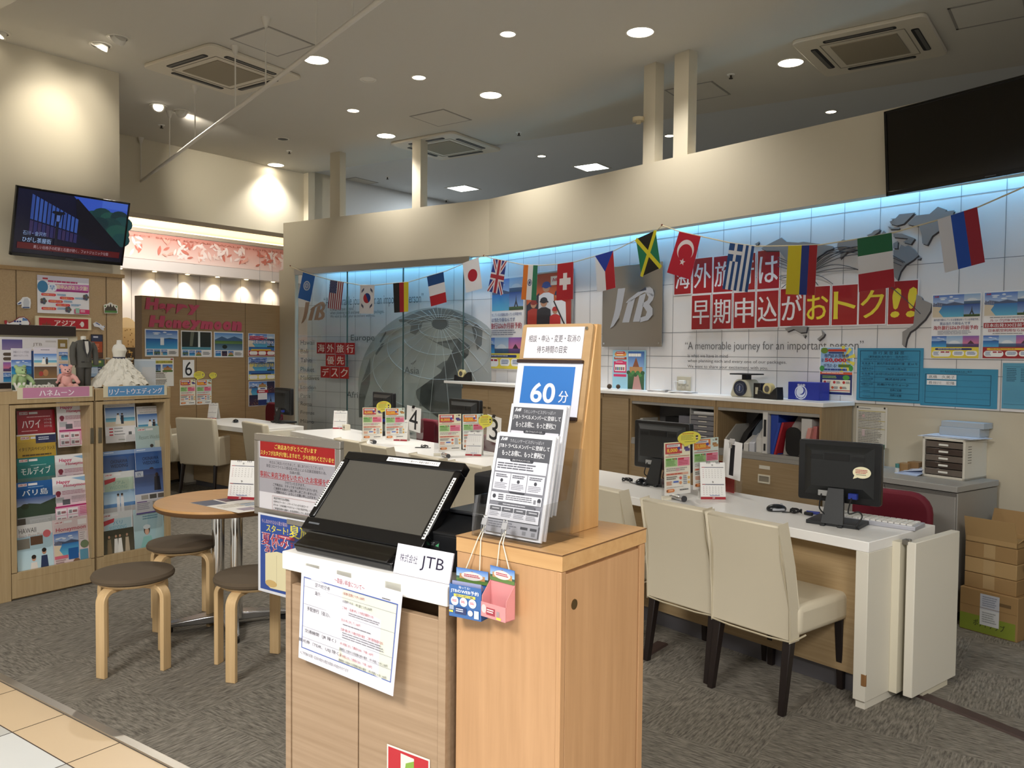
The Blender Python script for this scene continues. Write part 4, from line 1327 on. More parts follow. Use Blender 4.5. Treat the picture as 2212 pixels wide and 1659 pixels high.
# ------------------------------------------------------------------ back counter
ZC = 1.193
cf = Z(1776.4, 870.7, ZC)
cl0, cl1 = Z(933, 819.7, ZC), Z(996, 824, ZC)
ct = Matrix.Translation((cf.x, cf.y, 0)) @ Matrix.Rotation(RZR, 4, 'Z')
cti = ct.inverted()
def cx_(px, py, z=ZC):
 return (cti @ Z(px, py, z))
L_ = -cx_(933, 819.7).x
DEP = (cti @ (WRT.p)).y - .002
def cthing(name, label, cat, group=None, x=0, y=0, z=0, rz=0):
 return thing(name, label, cat, mat=ct @ Matrix.Translation((x, y, z)) @ Matrix.Rotation(rz, 4, 'Z'), group=group)
def clip(poly, p, n):
 out = []
 for i, a in enumerate(poly):
  b = poly[(i+1) % len(poly)]
  da, db = (Vector(a)-p).dot(n), (Vector(b)-p).dot(n)
  if da >= 0: out.append(tuple(a))
  if (da >= 0) != (db >= 0):
   k = da/(da-db)
   out.append(tuple(Vector(a)+(Vector(b)-Vector(a))*k))
 return out
gp = (cti @ (PL.at(800, 700, .012))).xy
gn = (cti.to_3x3() @ PL.n).xy
t = cthing('counter_worktop', 'long white worktop along the panelled wall', 'worktop')
obj('slab', B().prism(clip([(-L_, -.01), (.012, -.01), (.012, DEP), (-L_, DEP)], gp, gn), ZC-.028, ZC), white_top, t, bev=.003)
coak = wood('counter_oak', 'a08a6a', '8f7857', 'X', 5, 16)
coak_z = wood('counter_oak_upright', 'a68d68', '937a58', 'Z', 5, 16)
grey_metal = M('grey_cabinet_metal', 'a3a09a', .4, .3)
dark_in = M('cabinet_inside', '6c6b6a', .6)
xs = [cx_(x, 860, ZC-.1).x for x in (996, 1128)]
def fx(px, py, z):
 """distance along the counter front of a picture point at height z"""
 d = ray(px, py)
 p = ct.translation
 n = ct.to_3x3() @ Vector((0, 1, 0))
 k = (p-EYE).dot(n)/d.dot(n)
 return (cti @ (EYE+d*k))
xA0, xA1 = fx(996, 870, 1).x, fx(1130, 870, 1).x
t = cthing('cupboard', 'oak cupboard with two small knobs at the left end of the counter', 'cupboard', 'counter cupboards')
obj('carcass', B().prism(clip([(xA0, .02), (xA1-.003, .02), (xA1-.003, DEP-.01), (xA0, DEP-.01)], gp+gn*.004, gn), 0, ZC-.029), coak, t)
xm = fx(1054.5, 870, 1).x
for a, c, kx in ((xA0+.01, xm-.002, xm-.04), (xm+.002, xA1-.012, xm+.04)):
 d = obj('door', B().box(a, 0, .08, c, .0195, ZC-.075), coak, t, bev=.001)
 obj('knob', B().rod((kx, -.001, .94), (kx, -.02, .94), .006, 10).rod((kx, -.02, .94), (kx, -.028, .94), .012, 12), M('bronze_knob', '7a6a50', .35, .8), d, smooth=True)
xB1 = fx(1299, 870, 1).x
xC0 = fx(1361, 870, 1).x
xD0, xD1, xD2 = fx(1363, 900, 1).x, fx(1546, 900, 1).x, .0
t = cthing('cupboard', 'plain oak cupboard hidden behind the wooden stand', 'cupboard', 'counter cupboards')
obj('carcass', B().box(xA1+.003, .02, 0, xB1-.003, DEP-.01, ZC-.029), coak, t)
obj('door', B().box(xA1+.012, 0, .08, xB1-.012, .0195, ZC-.075), coak, t, bev=.001)
t = cthing('cupboard', 'narrow oak cupboard right of the wooden stand', 'cupboard', 'counter cupboards')
obj('carcass', B().box(xB1+.003, .02, 0, xC0-.003, DEP-.01, ZC-.029), coak, t)
obj('door', B().box(xB1+.01, 0, .08, xC0-.02, .0195, ZC-.06), coak, t, bev=.001)
def open_unit(x0, x1, label, zsh):
 t = cthing('open_cabinet', label, 'cabinet', 'open counter cabinets')
 w_ = .018
 b_ = B().box(x0+.003, 0, 0, x0+w_, DEP-.01, ZC-.029).box(x1-w_, 0, 0, x1-.003, DEP-.01, ZC-.029).box(x0+w_, 0, ZC-.075, x1-w_, .03, ZC-.029)
 obj('carcass', b_, coak_z, t)
 obj('inside', B().box(x0+w_, DEP-.03, .1, x1-w_, DEP-.012, ZC-.03).box(x0+w_, .03, ZC-.045, x1-w_, DEP-.03, ZC-.0295), dark_in, t)
 obj('shutter_rail', B().box(x0+w_, .004, ZC-.098, x1-w_, .03, ZC-.076), grey_metal, t)
 obj('shelf', B().box(x0+w_, .004, zsh-.02, x1-w_, DEP-.03, zsh), grey_metal, t)
 zt = zsh-.05
 obj('shelf_lip', B().box(x0+w_, .0, zsh-.05, x1-w_, .02, zsh-.021), grey_metal, t)
 d = obj('drawer', B().box(x0+w_+.002, 0, zt-.36, x1-w_-.002, .018, zt-.002), coak, t, bev=.001)
 hx = (x0+x1)/2+.0
 obj('handle', B().box(hx-.05, -.006, zt-.11, hx+.05, 0, zt-.1).box(hx-.05, -.006, zt-.16, hx+.05, 0, zt-.15).box(hx-.05, -.006, zt-.15, hx-.042, 0, zt-.11).box(hx+.042, -.006, zt-.15, hx+.05, 0, zt-.11), M('pale_handle', 'd8d0bc', .4), d)
 obj('handle_recess', B().box(hx-.042, -.001, zt-.15, hx+.042, 0, zt-.11), M('handle_shadow', '8e8676', .6), d)
 obj('name_tag', B().box(hx-.045, -.001, zt-.06, hx+.045, 0, zt-.035), M('tag_paper', 'd6d0c0', .6), d)
 obj('drawer', B().box(x0+w_+.002, 0, .06, x1-w_-.002, .018, zt-.364), coak, t, bev=.001)
 return t
ZSH = fx(1700, 992, 1).z+.02
open_unit(xC0, xD1, 'open counter cabinet with drawer trays, left of the file cabinet', ZSH)
open_unit(xD1, xD2, 'open counter cabinet full of files and folders', ZSH)
# ------------------------------------------------------------------ what stands in the open cabinets
def cbox(name, x0, x1, y0, y1, z0, h, mat, label, cat, group=None, bev=.001):
 t = cthing(name, label, cat, group, (x0+x1)/2, (y0+y1)/2, z0)
 obj('body', B().box(-(x1-x0)/2, -(y1-y0)/2, 0, (x1-x0)/2, (y1-y0)/2, h), mat, t, bev=bev)
 return t
xa = lambda px: fx(px, 950, 1).x
drg = M('drawer_grey', '77767a', .5)
t = cthing('drawer_tray', 'grey stack of letter drawers in the left open cabinet', 'drawer unit', None, xa(1512)+.0, .15, ZSH)
w2, hh = .13, fx(1490, 880, 1).z-ZSH
obj('casing', B().box(-w2, -.12, 0, -w2+.008, .14, hh).box(w2-.008, -.12, 0, w2, .14, hh).box(-w2, .13, 0, w2, .14, hh).box(-w2, -.12, hh-.055, w2, .14, hh-.05), M('casing_grey', 'a8a6a2', .5), t)
nd = 6
for i in range(nd):
 z0 = .004+i*(hh-.06)/nd
 d = obj('drawer', B().box(-w2+.01, -.12, z0, w2-.01, .12, z0+(hh-.06)/nd-.004), drg, t, bev=.002)
 obj('handle', B().box(-.04, -.126, z0+.025, .04, -.12, z0+.032), M('tag_paper'), d)
obj('papers', B().box(-w2+.02, -.1, hh-.049, w2-.02, .12, hh-.03), M('sheet_white', 'dcdad6', .7), t)
cbox('file_box', xa(1378), xa(1384), .02, .2, ZSH, fx(1380, 903, 1).z-ZSH, M('file_grey', 'a9a59c', .6), 'thin grey magazine file at the left end of the left open cabinet', 'magazine file')
cbox('storage_box', xa(1436), xa(1470), .16, .3, ZSH+.0, fx(1450, 900, 1).z-ZSH, M('box_grey', '85838a', .6), 'small grey carton in the left open cabinet', 'box')
cbox('storage_box', xa(1400), xa(1434), .2, .32, ZSH, fx(1420, 903, 1).z-ZSH, matt_black, 'black box at the back of the left open cabinet', 'box')
def mag(x0, w_, z1, mat, label, lean=0, y0=.03, depth=.26, slope=True):
 h = z1-ZSH
 t = cthing('magazine_file', label, 'magazine file', 'files in the right open cabinet', x0, y0, ZSH, 0)
 p = [(0, 0), (depth, 0), (depth, h), (depth*.45, h), (0, h*(.45 if slope else 1))]
 b_ = B().extrude([(0, y, z) for y, z in p], (w_, 0, 0))
 if lean: b_.xf(Matrix.Shear('XY', 4, (0, 0)) if False else Matrix(((1, 0, math.tan(lean), 0), (0, 1, 0, 0), (0, 0, 1, 0), (0, 0, 0, 1))))
 obj('sleeve', b_, mat, t, bev=.002)
 return t
x2 = lambda px: fx(px, 985, 1).x
zt_ = lambda px, py: fx(px, py, 1).z
fwhite, fgrey, fblue, fblack = M('file_white', 'c9c6c0', .6), M('file_slate', '59626c', .6), M('file_blue', '24429c', .5), M('file_black', '121214', .5)
mag(x2(1562), .012, zt_(1560, 917), M('file_grey'), 'thin grey divider at the left end of the file cabinet', y0=.02)
mag(x2(1572), .05, zt_(1610, 895), fblack, 'black magazine file leaning to the right', R(26), y0=.1, depth=.2)
mag(x2(1594), .075, zt_(1640, 893), fgrey, 'slate grey magazine file leaning beside the black one', R(14), y0=.12, depth=.2)
mag(x2(1602), .04, zt_(1600, 938), fwhite, 'cream file low beside the slate file', y0=.02)
mag(x2(1614), .045, zt_(1625, 935), M('file_pale', 'b9bac0', .6), 'pale grey file left of the white files', y0=.02)
mag(x2(1627), .055, zt_(1635, 912), fwhite, 'white file of loose papers left of the blue binder', y0=.03)
t = mag(x2(1646), .04, zt_(1650, 890), fwhite, 'tall white binder spine with black lettering', y0=.0, slope=False)
obj('spine_print', B().box(.01, -.0015, .12, .03, -.0005, .24).box(.012, -.0015, .02, .028, -.0005, .07), M('ink_black', '1a1a1c', .6), t)
mag(x2(1658), .06, zt_(1670, 888), fblue, 'blue ring binder beside the tall white binder', y0=.03, slope=False)
mag(x2(1663), .02, zt_(1680, 913), fblue, 'leaning blue folder in front of the ring binder', R(14), y0=.01, slope=False)
mag(x2(1669), .016, zt_(1680, 912), M('file_red', 'a8222e', .5), 'leaning red folder beside the blue folder', R(15), y0=.01, slope=False)
mag(x2(1680), .12, zt_(1690, 898), M('file_stone', 'a9a49c', .6), 'stone coloured box file right of the red folder', R(8), y0=.06)
t = cthing('book_end', 'black rounded book end between the stone and white files', 'book end', None, x2(1705), .04, ZSH)
obj('plate', B().rbox(-.06, 0, 0, .06, .004, .2, .05, 'Y').box(-.06, 0, 0, .06, .1, .002), fblack, t)
mag(x2(1722), .08, zt_(1730, 905), fwhite, 'white box file left of the pink folders', y0=.04, slope=False)
pk = M('folder_pink', 'c98a80', .6)
mag(x2(1731), .03, zt_(1750, 925), pk, 'pink folder leaning at the right end, front one', R(12), y0=.0, slope=False)
mag(x2(1745), .03, zt_(1760, 922), M('folder_rose', 'b8706c', .6), 'rose folder at the right end of the file cabinet', R(4), y0=.03, slope=False)
# ------------------------------------------------------------------ what stands on the worktop
def onc(px, py, z=ZC):
 return cti @ Z(px, py, z)
def tape(p, label, rz, k=1.0):
 t = cthing('tape_dispenser', label, 'tape dispenser', 'tape dispensers', p.x, p.y, ZC, rz)
 pr = [(-.08, 0), (.09, 0), (.09, .02), (.085, .075), (.06, .06), (.03, .03), (-.02, .035), (-.05, .05), (-.075, .05)]
 obj('body', B().extrude([(x*k, -.03, z*k) for x, z in pr], (0, .06, 0)), black_plastic, t, bev=.003)
 obj('tape_roll', B().xf(Matrix()) and B().rod((-.005*k, -.02, .06*k), (-.005*k, .02, .06*k), .035*k, 22), M('tape_cream', 'd8cc96', .4), t, smooth=True)
 obj('tape_core', B().rod((-.005*k, -.022, .06*k), (-.005*k, .022, .06*k), .02*k, 18), M('core_grey', '55524e', .5), t, smooth=True)
 return t
p = onc(999, 823)
tape(p, 'black tape dispenser on the left end of the worktop', R(10), 1.35)
p = onc(1662, 862); tape(p, 'black tape dispenser between the scale and the blue box', R(-12), 1.2)
p = onc(1640, 860)
t = cthing('pen_stand', 'black pen holder between the scale and the tape dispenser', 'pen holder', None, p.x, p.y, ZC)
obj('cup', B().box(-.03, -.03, 0, .03, .03, .11), black_plastic, t, bev=.003)
obj('label', B().box(-.012, -.0315, .03, .012, -.03, .08), M('label_ivory', 'b9b49c', .6), t)
p = onc(1612, 857)
t = cthing('postal_scale', 'cream dial scale with black weighing plate', 'scale', None, p.x, p.y, ZC)
cream_p = M('scale_cream', 'b9b49e', .45)
obj('body', B().extrude([(x, -.07, z) for x, z in ((-.095, 0), (.095, 0), (.095, .02), (.07, .1), (.045, .13), (-.045, .13), (-.07, .1), (-.095, .02))], (0, .14, 0)), cream_p, t, bev=.012)
obj('dial', B().rod((0, -.072, .065), (0, -.078, .065), .058, 28), M('dial_dark', '23283a', .4), t, smooth=True)
s = Sheet(.1, .1, '2a3248')
for a in range(0, 360, 15): s.line((.5+.36*math.sin(R(a)), .5-.36*math.cos(R(a))), (.5+.44*math.sin(R(a)), .5-.44*math.cos(R(a))), .0015, 'c9d0dc')
s.ell(.5, .5, .25, None, '3c4668'); s.line((.5, .78), (.53, .25), .004, 'd8dce4')
s.m = RT(0, -.0795, .065)
o_ = s.build('dial_face', parent=t)
o_.scale = (.8, .8, 1)
obj('neck', B().box(-.02, -.03, .13, .02, .03, .165), matt_black, t)
obj('weighing_plate', B().box(-.1, -.075, .165, .1, .075, .175), matt_black, t, bev=.003)
a, c = onc(1702, 862), onc(1768, 866)
t = cthing('collection_box', 'blue cardboard collection box with white round emblem', 'box', None, (a.x+c.x)/2, a.y+.06, ZC)
bw = (c.x-a.x)/2
bh = fx(1735, 822, 1).z-ZC
bh = .125
cb_ = M('box_blue', '1f2f94', .5)
obj('carton', B().box(-bw, -.06, 0, bw, .06, bh), cb_, t, bev=.002)
s = Sheet(2*bw*.98, bh*.98, '1f2f94')
s.text('募金箱', .3, .09, .55, .22, 'e4e6f0', .03); s.ell(.42, .58, .2, None, 'd6dcec', 30); s.ell(.42, .58, .17, None, '1f2f94', 30); s.ell(.42, .58, .15, None, 'd6dcec', 26); s.ell(.44, .5, .11, None, '1f2f94', 20); s.ell(.4, .46, .11, None, 'd6dcec', 20); s.lines(.25, .9, .6, .93, 1, 'b8c0e0')
s.m = RT(0, -.0615, bh/2)
s.build('printed_front', parent=t)
p = onc(1568, 852)
t = cthing('clear_card_box', 'pale clear plastic card box left of the scale', 'box', None, p.x, p.y+.05, ZC)
obj('tray', B().box(-.08, -.04, 0, .08, .04, .05), clear('pale_blue_plastic', (.78, .84, .95), .5, .2), t)
obj('cards', B().box(-.07, -.03, .003, .07, .03, .035), M('card_pale', 'c3cbe0', .6), t)
p = onc(1490, 842)
t = cthing('card_terminal', 'white payment terminal lying on papers beside the wall socket', 'terminal', None, p.x-.02, p.y+.06, ZC+.012)
obj('body', B().extrude([(x, -.05, z) for x, z in ((-.12, 0), (.1, 0), (.1, .05), (.05, .06), (-.12, .02))], (0, .1, 0)), M('terminal_white', 'd5d8dc', .4), t, bev=.006)
obj('display', B().extrude([(-.05, -.03, .036), (.03, -.03, .0565), (.03, .03, .0565), (-.05, .03, .036)], (0, 0, .002)), M('terminal_grey', '70747a', .3), t)
rnd = random.Random(3)
for k, (px, py) in enumerate(((1420, 846), (1446, 847), (1466, 849))):
 p = onc(px, py)
 t = cthing('paper_stack', ('loose leaflets left in the row on the worktop', 'loose leaflets in the middle of the row on the worktop', 'loose leaflets under the payment terminal')[k], 'papers', 'loose leaflets on the worktop', p.x, p.y+.05, ZC+.0)
 for i in range(4):
  o_ = obj('leaflet', B().box(-.1, -.07, .003*i, .1, .07, .003*i+.0025), M(['leaf_a', 'leaf_b', 'leaf_c', 'leaf_d'][i], ['cfcac6', 'b9b0b4', 'd8d6d2', 'e2e0de'][i], .6), t)
  o_.rotation_euler = (0, 0, rnd.uniform(-.3, .3))
# toy village
def toy_house(px, py, c1, c2, label):
 p = onc(px, py)
 t = cthing('toy_house', label, 'toy house', 'toy village', p.x, p.y+.06, ZC)
 obj('walls', B().box(-.045, -.04, 0, .045, .04, .05), M('toy_wall_'+c2, c2, .6), t, bev=.003)
 obj('roof', B().extrude([(-.06, -.05, .045), (.06, -.05, .045), (0, -.05, .16)], (0, .1, 0)), M('toy_roof_'+c1, c1, .6), t, bev=.003)
 obj('chimney', B().box(.02, -.01, .08, .035, .01, .14), M('toy_wall_'+c2), t)
toy_house(1342, 838, 'a84a62', '6f7468', 'pink steep roofed toy house on the worktop')
p = onc(1361, 838)
toy_house(1357, 836, 'c06a86', '8a6a72', 'rose toy house behind the pink one')
p = onc(1318, 838)
t = cthing('toy_crate', 'small wooden toy crate beside the bushes on the worktop', 'toy crate', None, p.x, p.y+.05, ZC)
obj('crate', B().box(-.03, -.03, 0, .03, .03, .05), M('toy_brown', '7c4a2c', .6), t, bev=.002)
obj('lid', B().box(-.033, -.033, .05, .033, .033, .058), M('toy_brown_dark', '5c341e', .6), t)
for k, (px, py, r_, c) in enumerate(((1304, 836, .03, '4c6a24'), (1377, 822, .03, '3a6a34'), (1330, 840, .02, '4a3a2c'), (1311, 840, .022, '4a3a2c'))):
 p = onc(px, py+ (0 if k != 1 else 16))
 bb = B().ball((0, 0, r_), r_, 12, 8)
 o = one('toy_bush', bb, M('bush_'+c, c, .9), ('green toy bush at the left end of the toy village', 'round green toy bush beside the park poster', 'brown toy bush in front of the pink toy house', 'brown toy bush in front of the toy crate')[k], 'toy bush', ct @ Vector((p.x, p.y+.03+.05*(k == 1), ZC)), 0, 'toy bushes', smooth=True)
p = onc(1308, 815)
t = cthing('toy_bird_stand', 'white toy bird on a stick above the toy crate', 'toy bird', None, onc(1308, 838).x, onc(1308, 838).y+.08, ZC)
obj('stick', B().rod((0, 0, 0), (0, 0, .13), .003, 8), M('toy_brown'), t)
obj('bird', B().ball((0, 0, .15), (.03, .012, .016), 12, 8).extrude([(-.01, 0, .155), (.012, 0, .155), (.02, .05, .18)], (0, 0, .004)).extrude([(-.01, 0, .155), (.012, 0, .155), (.02, -.05, .18)], (0, 0, .004)), M('toy_white', 'dfe2e6', .6), t, smooth=True)
# wall socket
mm = WRT.frame(1478, 829, .001)
t = thing('wall_socket', 'cream double wall socket plate with a white plug', 'socket', mat=mm)
obj('plate', B().box(-.075, -.06, 0, .075, .06, .008), M('socket_cream', 'c3bba6', .5), t, bev=.003)
for x in (-.045, 0, .045):
 obj('outlet', B().box(x-.015, -.04, .008, x+.015, .03, .0095), M('socket_pale', 'cfc8b6', .5), t)
 for dx in (-.006, .006):
  obj('slot', B().box(x+dx-.0015, -.02, .0095, x+dx+.0015, -.005, .0102), matt_black, t)
obj('plug', B().box(-.03, 0, .0095, .03, .03, .04), white_plastic, t, bev=.004)
obj('cord', B().tube([(-.03, .015, .03), (-.07, .02, .05), (-.06, -.03, .05), (-.03, -.07, .06)], .004, 6), white_plastic, t, smooth=True)
# ------------------------------------------------------------------ grey file cabinet and what stands on it
gf = Z(2059, 1345)
gt = Matrix.Translation((gf.x, gf.y, 0)) @ Matrix.Rotation(RZR-R(2), 4, 'Z')
gi = gt.inverted()
ZG = .775
t = thing('file_cabinet', 'low grey metal cabinet by the plain wall', 'cabinet', mat=gt)
gw, gd = .86, .47
gm = M('cabinet_steel', '9c9993', .45, .2)
obj('body', B().box(-gw, .01, .05, 0, gd, ZG-.04), gm, t, bev=.002)
obj('plinth', B().box(-gw+.01, .03, 0, -.01, gd-.01, .05), M('plinth_dark', '3c3a38', .6), t)
obj('top', B().box(-gw-.005, -.01, ZG-.035, .005, gd+.005, ZG), M('cabinet_top_grey', 'a09e99', .4), t, bev=.003)
for x0, x1 in ((-gw+.004, -gw/2-.002), (-gw/2+.002, -.006)):
 d = obj('door', B().box(x0, -.004, .06, x1, .01, ZG-.06), gm, t, bev=.002)
 obj('door_grip', B().box(x0, -.006, ZG-.06, x1, .01, ZG-.045), M('grip_steel', '8b8984', .35, .5), d)
obj('door_label', B().box(-.62, -.006, ZG-.1, -.55, -.004, ZG-.085), M('tag_paper'), t)
a, c = gi @ Z(1988, 1028, ZG), gi @ Z(2083, 1039.5, ZG)
h_ = .0
dz = (gi @ Z(2083, 1039.5, ZG))
uw = c.x-a.x
uh = .25
d_ = ray(1988, 943); k_ = (gt @ Vector((a.x, a.y, 0))); tt = (k_.xy.dot(d_.xy))/d_.xy.dot(d_.xy); uh = CH+d_.z*tt-ZG
t = thing('letter_drawer_unit', 'cream desktop drawer unit with smoky drawers on the grey cabinet', 'drawer unit', mat=gt @ Matrix.Translation((c.x, c.y, ZG)))
cr = M('unit_cream', 'd6d1c4', .45)
ud = .3
obj('casing', B().box(-uw, 0, 0, -uw+.014, ud, uh).box(-.014, 0, 0, 0, ud, uh).box(-uw, 0, 0, 0, ud, .014).box(-uw, 0, uh-.014, 0, ud, uh).box(-uw, ud-.01, 0, 0, ud, uh), cr, t, bev=.002)
smoky = M('smoky_plastic', '4a403a', .2)
for i in range(5):
 z0 = .018+i*(uh-.036)/5
 z1 = z0+(uh-.036)/5-.004
 d = obj('drawer', B().box(-uw+.017, .004, z0, -.017, ud-.02, z1), smoky if i % 2 else M('smoky_plastic_pale', '6b625a', .2), t, bev=.003)
 obj('tag', B().box(-uw/2-.028, -.003, (z0+z1)/2-.006, -uw/2+.028, .004, (z0+z1)/2+.006), M('tag_white', 'e4e2da', .5), d, bev=.002)
for i in range(7):
 obj('vent_slot', B().box(-.0005, .035, uh-.04-.016*i-.004, .001, .075, uh-.04-.016*i), M('slot_grey', '77736a', .7), t)
zt2 = ZG+uh
t2 = thing('document_papers', 'loose white sheets on top of the cream drawer unit', 'papers', mat=gt @ Matrix.Translation((c.x-uw/2, c.y+.13, zt2)))
for i, (rz, dx) in enumerate(((.1, -.03), (-.15, .02), (.05, .0))):
 o_ = obj('sheet', B().box(-.15+dx, -.1, .003*i, .15+dx, .1, .003*i+.0025), M('sheet_blueish', 'd0d6e2', .6), t2)
 o_.rotation_euler = (0, 0, rz)
t2 = thing('letter_tray', 'grey stepped letter tray on top of the cream drawer unit', 'tray', mat=gt @ Matrix.Translation((c.x-uw*.35, c.y+.2, zt2+.009)))
tg = M('tray_grey', 'a9b1b8', .5)
obj('lower_tier', B().box(-.14, -.06, 0, .1, .06, .05), tg, t2, bev=.002)
obj('upper_tier', B().box(-.135, -.05, .05, .12, .06, .085), tg, t2, bev=.002)
for k, (px, py, label, c1) in enumerate(((1927, 1019, 'small brown carton behind the monitor on the grey cabinet', '9c7a50'), (1950, 1020, 'taller brown carton on the grey cabinet', '8a6a44'))):
 p = gi @ Z(px, py+6, ZG)
 o_ = one('small_carton', B().box(-.035, -.04, 0, .035, .04, .06+.012*k), M('carton_'+c1, c1, .7), label, 'carton', gt @ Vector((p.x, p.y+.15, ZG)), RZR, 'small cartons on the grey cabinet')
p = gi @ Z(1938, 1022, ZG)
t2 = thing('glue_bottle', 'small glue bottle with teal cap on the grey cabinet', 'bottle', mat=gt @ Matrix.Translation((p.x, p.y, ZG)))
obj('bottle', B().lathe([(0, 0), (.013, 0), (.013, .03), (.008, .035), (0, .035)], 14), M('bottle_white', 'cfd2d0', .4), t2, smooth=True)
obj('cap', B().lathe([(0, .035), (.012, .035), (.012, .06), (0, .06)], 14), M('cap_teal', '4c8a86', .4), t2, smooth=True)
p = gi @ Z(1962, 1026, ZG)
t2 = thing('crumpled_papers', 'crumpled pale blue papers left of the cream drawer unit', 'papers', mat=gt @ Matrix.Translation((p.x, p.y+.05, ZG)))
obj('sheet', B().extrude([(-.09, -.05, 0), (.06, -.06, .0), (.08, .05, .03), (-.02, .06, .03)], (0, 0, .004)), M('sheet_blue', 'b3c3e2', .6), t2)
obj('sheet', B().extrude([(-.05, -.02, .015), (.07, -.03, .034), (.08, .06, .045), (-.03, .07, .034)], (0, 0, .004)), M('sheet_blue_pale', 'c6d0e4', .6), t2)
for k, (px, py) in enumerate(((1850, 965), (1866, 968))):
 p = Z(px, py+14, ZG+.1)
 q_ = gi @ Z(px, py+60, ZG)
 t2 = thing('stamp_bottle', ('left small bottle with green cap behind the monitor', 'right small bottle with green cap behind the monitor')[k], 'bottle', mat=gt @ Matrix.Translation((-gw+.08+.09*k, .38, ZG)), group='green capped bottles')
 obj('bottle', B().lathe([(0, 0), (.02, 0), (.02, .12), (0, .12)], 14), M('bottle_white'), t2, smooth=True)
 obj('cap', B().lathe([(0, .12), (.021, .12), (.021, .15), (0, .15)], 14), M('cap_green', '2e6a4a', .4), t2, smooth=True)
# cardboard boxes on the floor
cardb = M('cardboard', '9a7a4e', .8)
cardb2 = M('cardboard_light', 'a98a5c', .8)
bf = Z(2112, 1376)
bt = Matrix.Translation((bf.x, bf.y, 0)) @ Matrix.Rotation(RZR-R(2), 4, 'Z')
bq0, bq1 = Z(2064, 1353), Z(2168, 1378)
bw_ = .3
bx = Matrix.Translation((bq0.x, bq0.y, 0)) @ Matrix.Rotation(RZR-R(2), 4, 'Z') @ Matrix.Translation((bw_+.02, 0, 0))
t = thing('cardboard_box', 'closed cardboard box with green printed foot and white label on the floor', 'cardboard box', mat=bx, group='cardboard boxes by the grey cabinet')
bw_, bd_, bh_ = .3, .34, .235
print('boxw', (bq1-bq0).length)
obj('carton', B().box(-bw_, 0, 0, 0, bd_, bh_), cardb, t, bev=.003)
s = Sheet(bw_*.98, bh_*.96, '9a7a4e')
s.rect(0, .6, .98, 1, '7c8a2c'); s.text('ポテトチップ', .25, .7, .8, .86, '2c3018', .02)
s.rect(.36, .05, .7, .8, 'b9bcc4'); s.rect(.36, .42, .7, .8, 'cfd0d0'); s.lines(.4, .1, .66, .36, 5, '8a8e9c'); s.lines(.4, .48, .66, .75, 5, '9a9c9c')
s.rect(.7, .18, .9, .26, '6a5232'); s.rect(0, .38, 1, .39, '7c603a')
s.m = RT(-bw_/2, -.0012, bh_/2)
s.build('printed_front', parent=t)
for k, lb in enumerate(('lowest of the three flat cardboard trays', 'middle one of the three flat cardboard trays', 'topmost of the three flat cardboard trays under the open flaps')):
 t2 = thing('cardboard_tray', lb, 'cardboard box', mat=bx @ Matrix.Translation((-.02, .02, bh_+.0+.085*k)), group='flat cardboard trays')
 obj('carton', B().box(-.27, 0, 0, 0, .27, .083), cardb2 if k % 2 else cardb, t2, bev=.004)
 obj('tape', B().box(-.17, -.001, .01, -.11, 0, .083), M('packing_tape', 'b0946a', .4), t2)
zt3 = bh_+.255
t2 = thing('open_carton', 'open cardboard carton with raised flaps on top of the trays', 'cardboard box', mat=bx @ Matrix.Translation((-.02, .02, zt3)), group='cardboard boxes by the grey cabinet')
b_ = B().box(-.27, 0, 0, 0, .005, .03).box(-.27, .265, 0, 0, .27, .03).box(-.27, 0, 0, -.265, .27, .03).box(-.005, 0, 0, 0, .27, .03).box(-.27, 0, 0, 0, .27, .004)
obj('carton', b_, cardb2, t2)
obj('front_flap', B().extrude([(-.27, 0, .03), (0, 0, .03), (-.005, -.03, .14), (-.265, -.03, .14)], (0, .004, 0)), cardb2, t2)
obj('rear_flap', B().extrude([(-.27, .27, .03), (0, .27, .03), (.0, .31, .15), (-.265, .31, .15)], (0, .004, 0)), cardb, t2)
obj('side_flap', B().extrude([(0, 0, .03), (0, .27, .03), (.07, .24, .11), (.07, .03, .11)], (.004, 0, 0)), cardb2, t2)
# folded chair at the right edge
fp = Z(2204, 1392)
t = thing('folding_chair', 'brown folding chair with pale tube legs cut by the right edge', 'chair', (fp.x+.34, fp.y+.1, 0), RZR)
obj('backrest', B().box(-.14, .0, .45, .2, .03, .8), M('chair_brown', '3c2a22', .6), t, bev=.01)
obj('seat', B().box(-.12, -.3, .4, .2, 0, .43), M('chair_brown'), t, bev=.01)
for x in (-.1, .18):
 obj('leg', B().tube([(x, .02, .8), (x, .0, .4), (x, -.15, .05), (x-.02, -.25, .012)], .013, 8), M('tube_cream', 'c9c3b4', .3, .3), t, smooth=True)
 obj('leg', B().tube([(x, -.28, .4), (x, .12, .012)], .013, 8), M('tube_cream'), t, smooth=True)
# ================================================================== long service desk and what stands on it
ZD = .72
DF = Z(1876.9, 1171.8, ZD)
RZD = R(-51.6)
dt = Matrix.Translation((DF.x, DF.y, 0)) @ Matrix.Rotation(RZD, 4, 'Z')
di = dt.inverted()
def dk(px, py, z=ZD):
 return di @ Z(px, py, z)
def dthing(name, label, cat, p, rz=0, group=None, z=ZD):
 return thing(name, label, cat, mat=dt @ Matrix.Translation((p.x, p.y, z)) @ Matrix.Rotation(rz, 4, 'Z'), group=group)
DL, DD = 5.93, .6
t = thing('service_desk', 'long white topped service desk with oak front crossing the room', 'desk', mat=dt)
obj('desk_top', B().box(-DL, 0, ZD-.045, 0, DD, ZD), white_top, t, bev=.003)
doak = wood('desk_oak', 'b39a74', 'a48a64', 'X', 5, 18)
obj('front_panel', B().box(-DL+.05, .12, .09, -.055, .14, ZD-.045), doak, t)
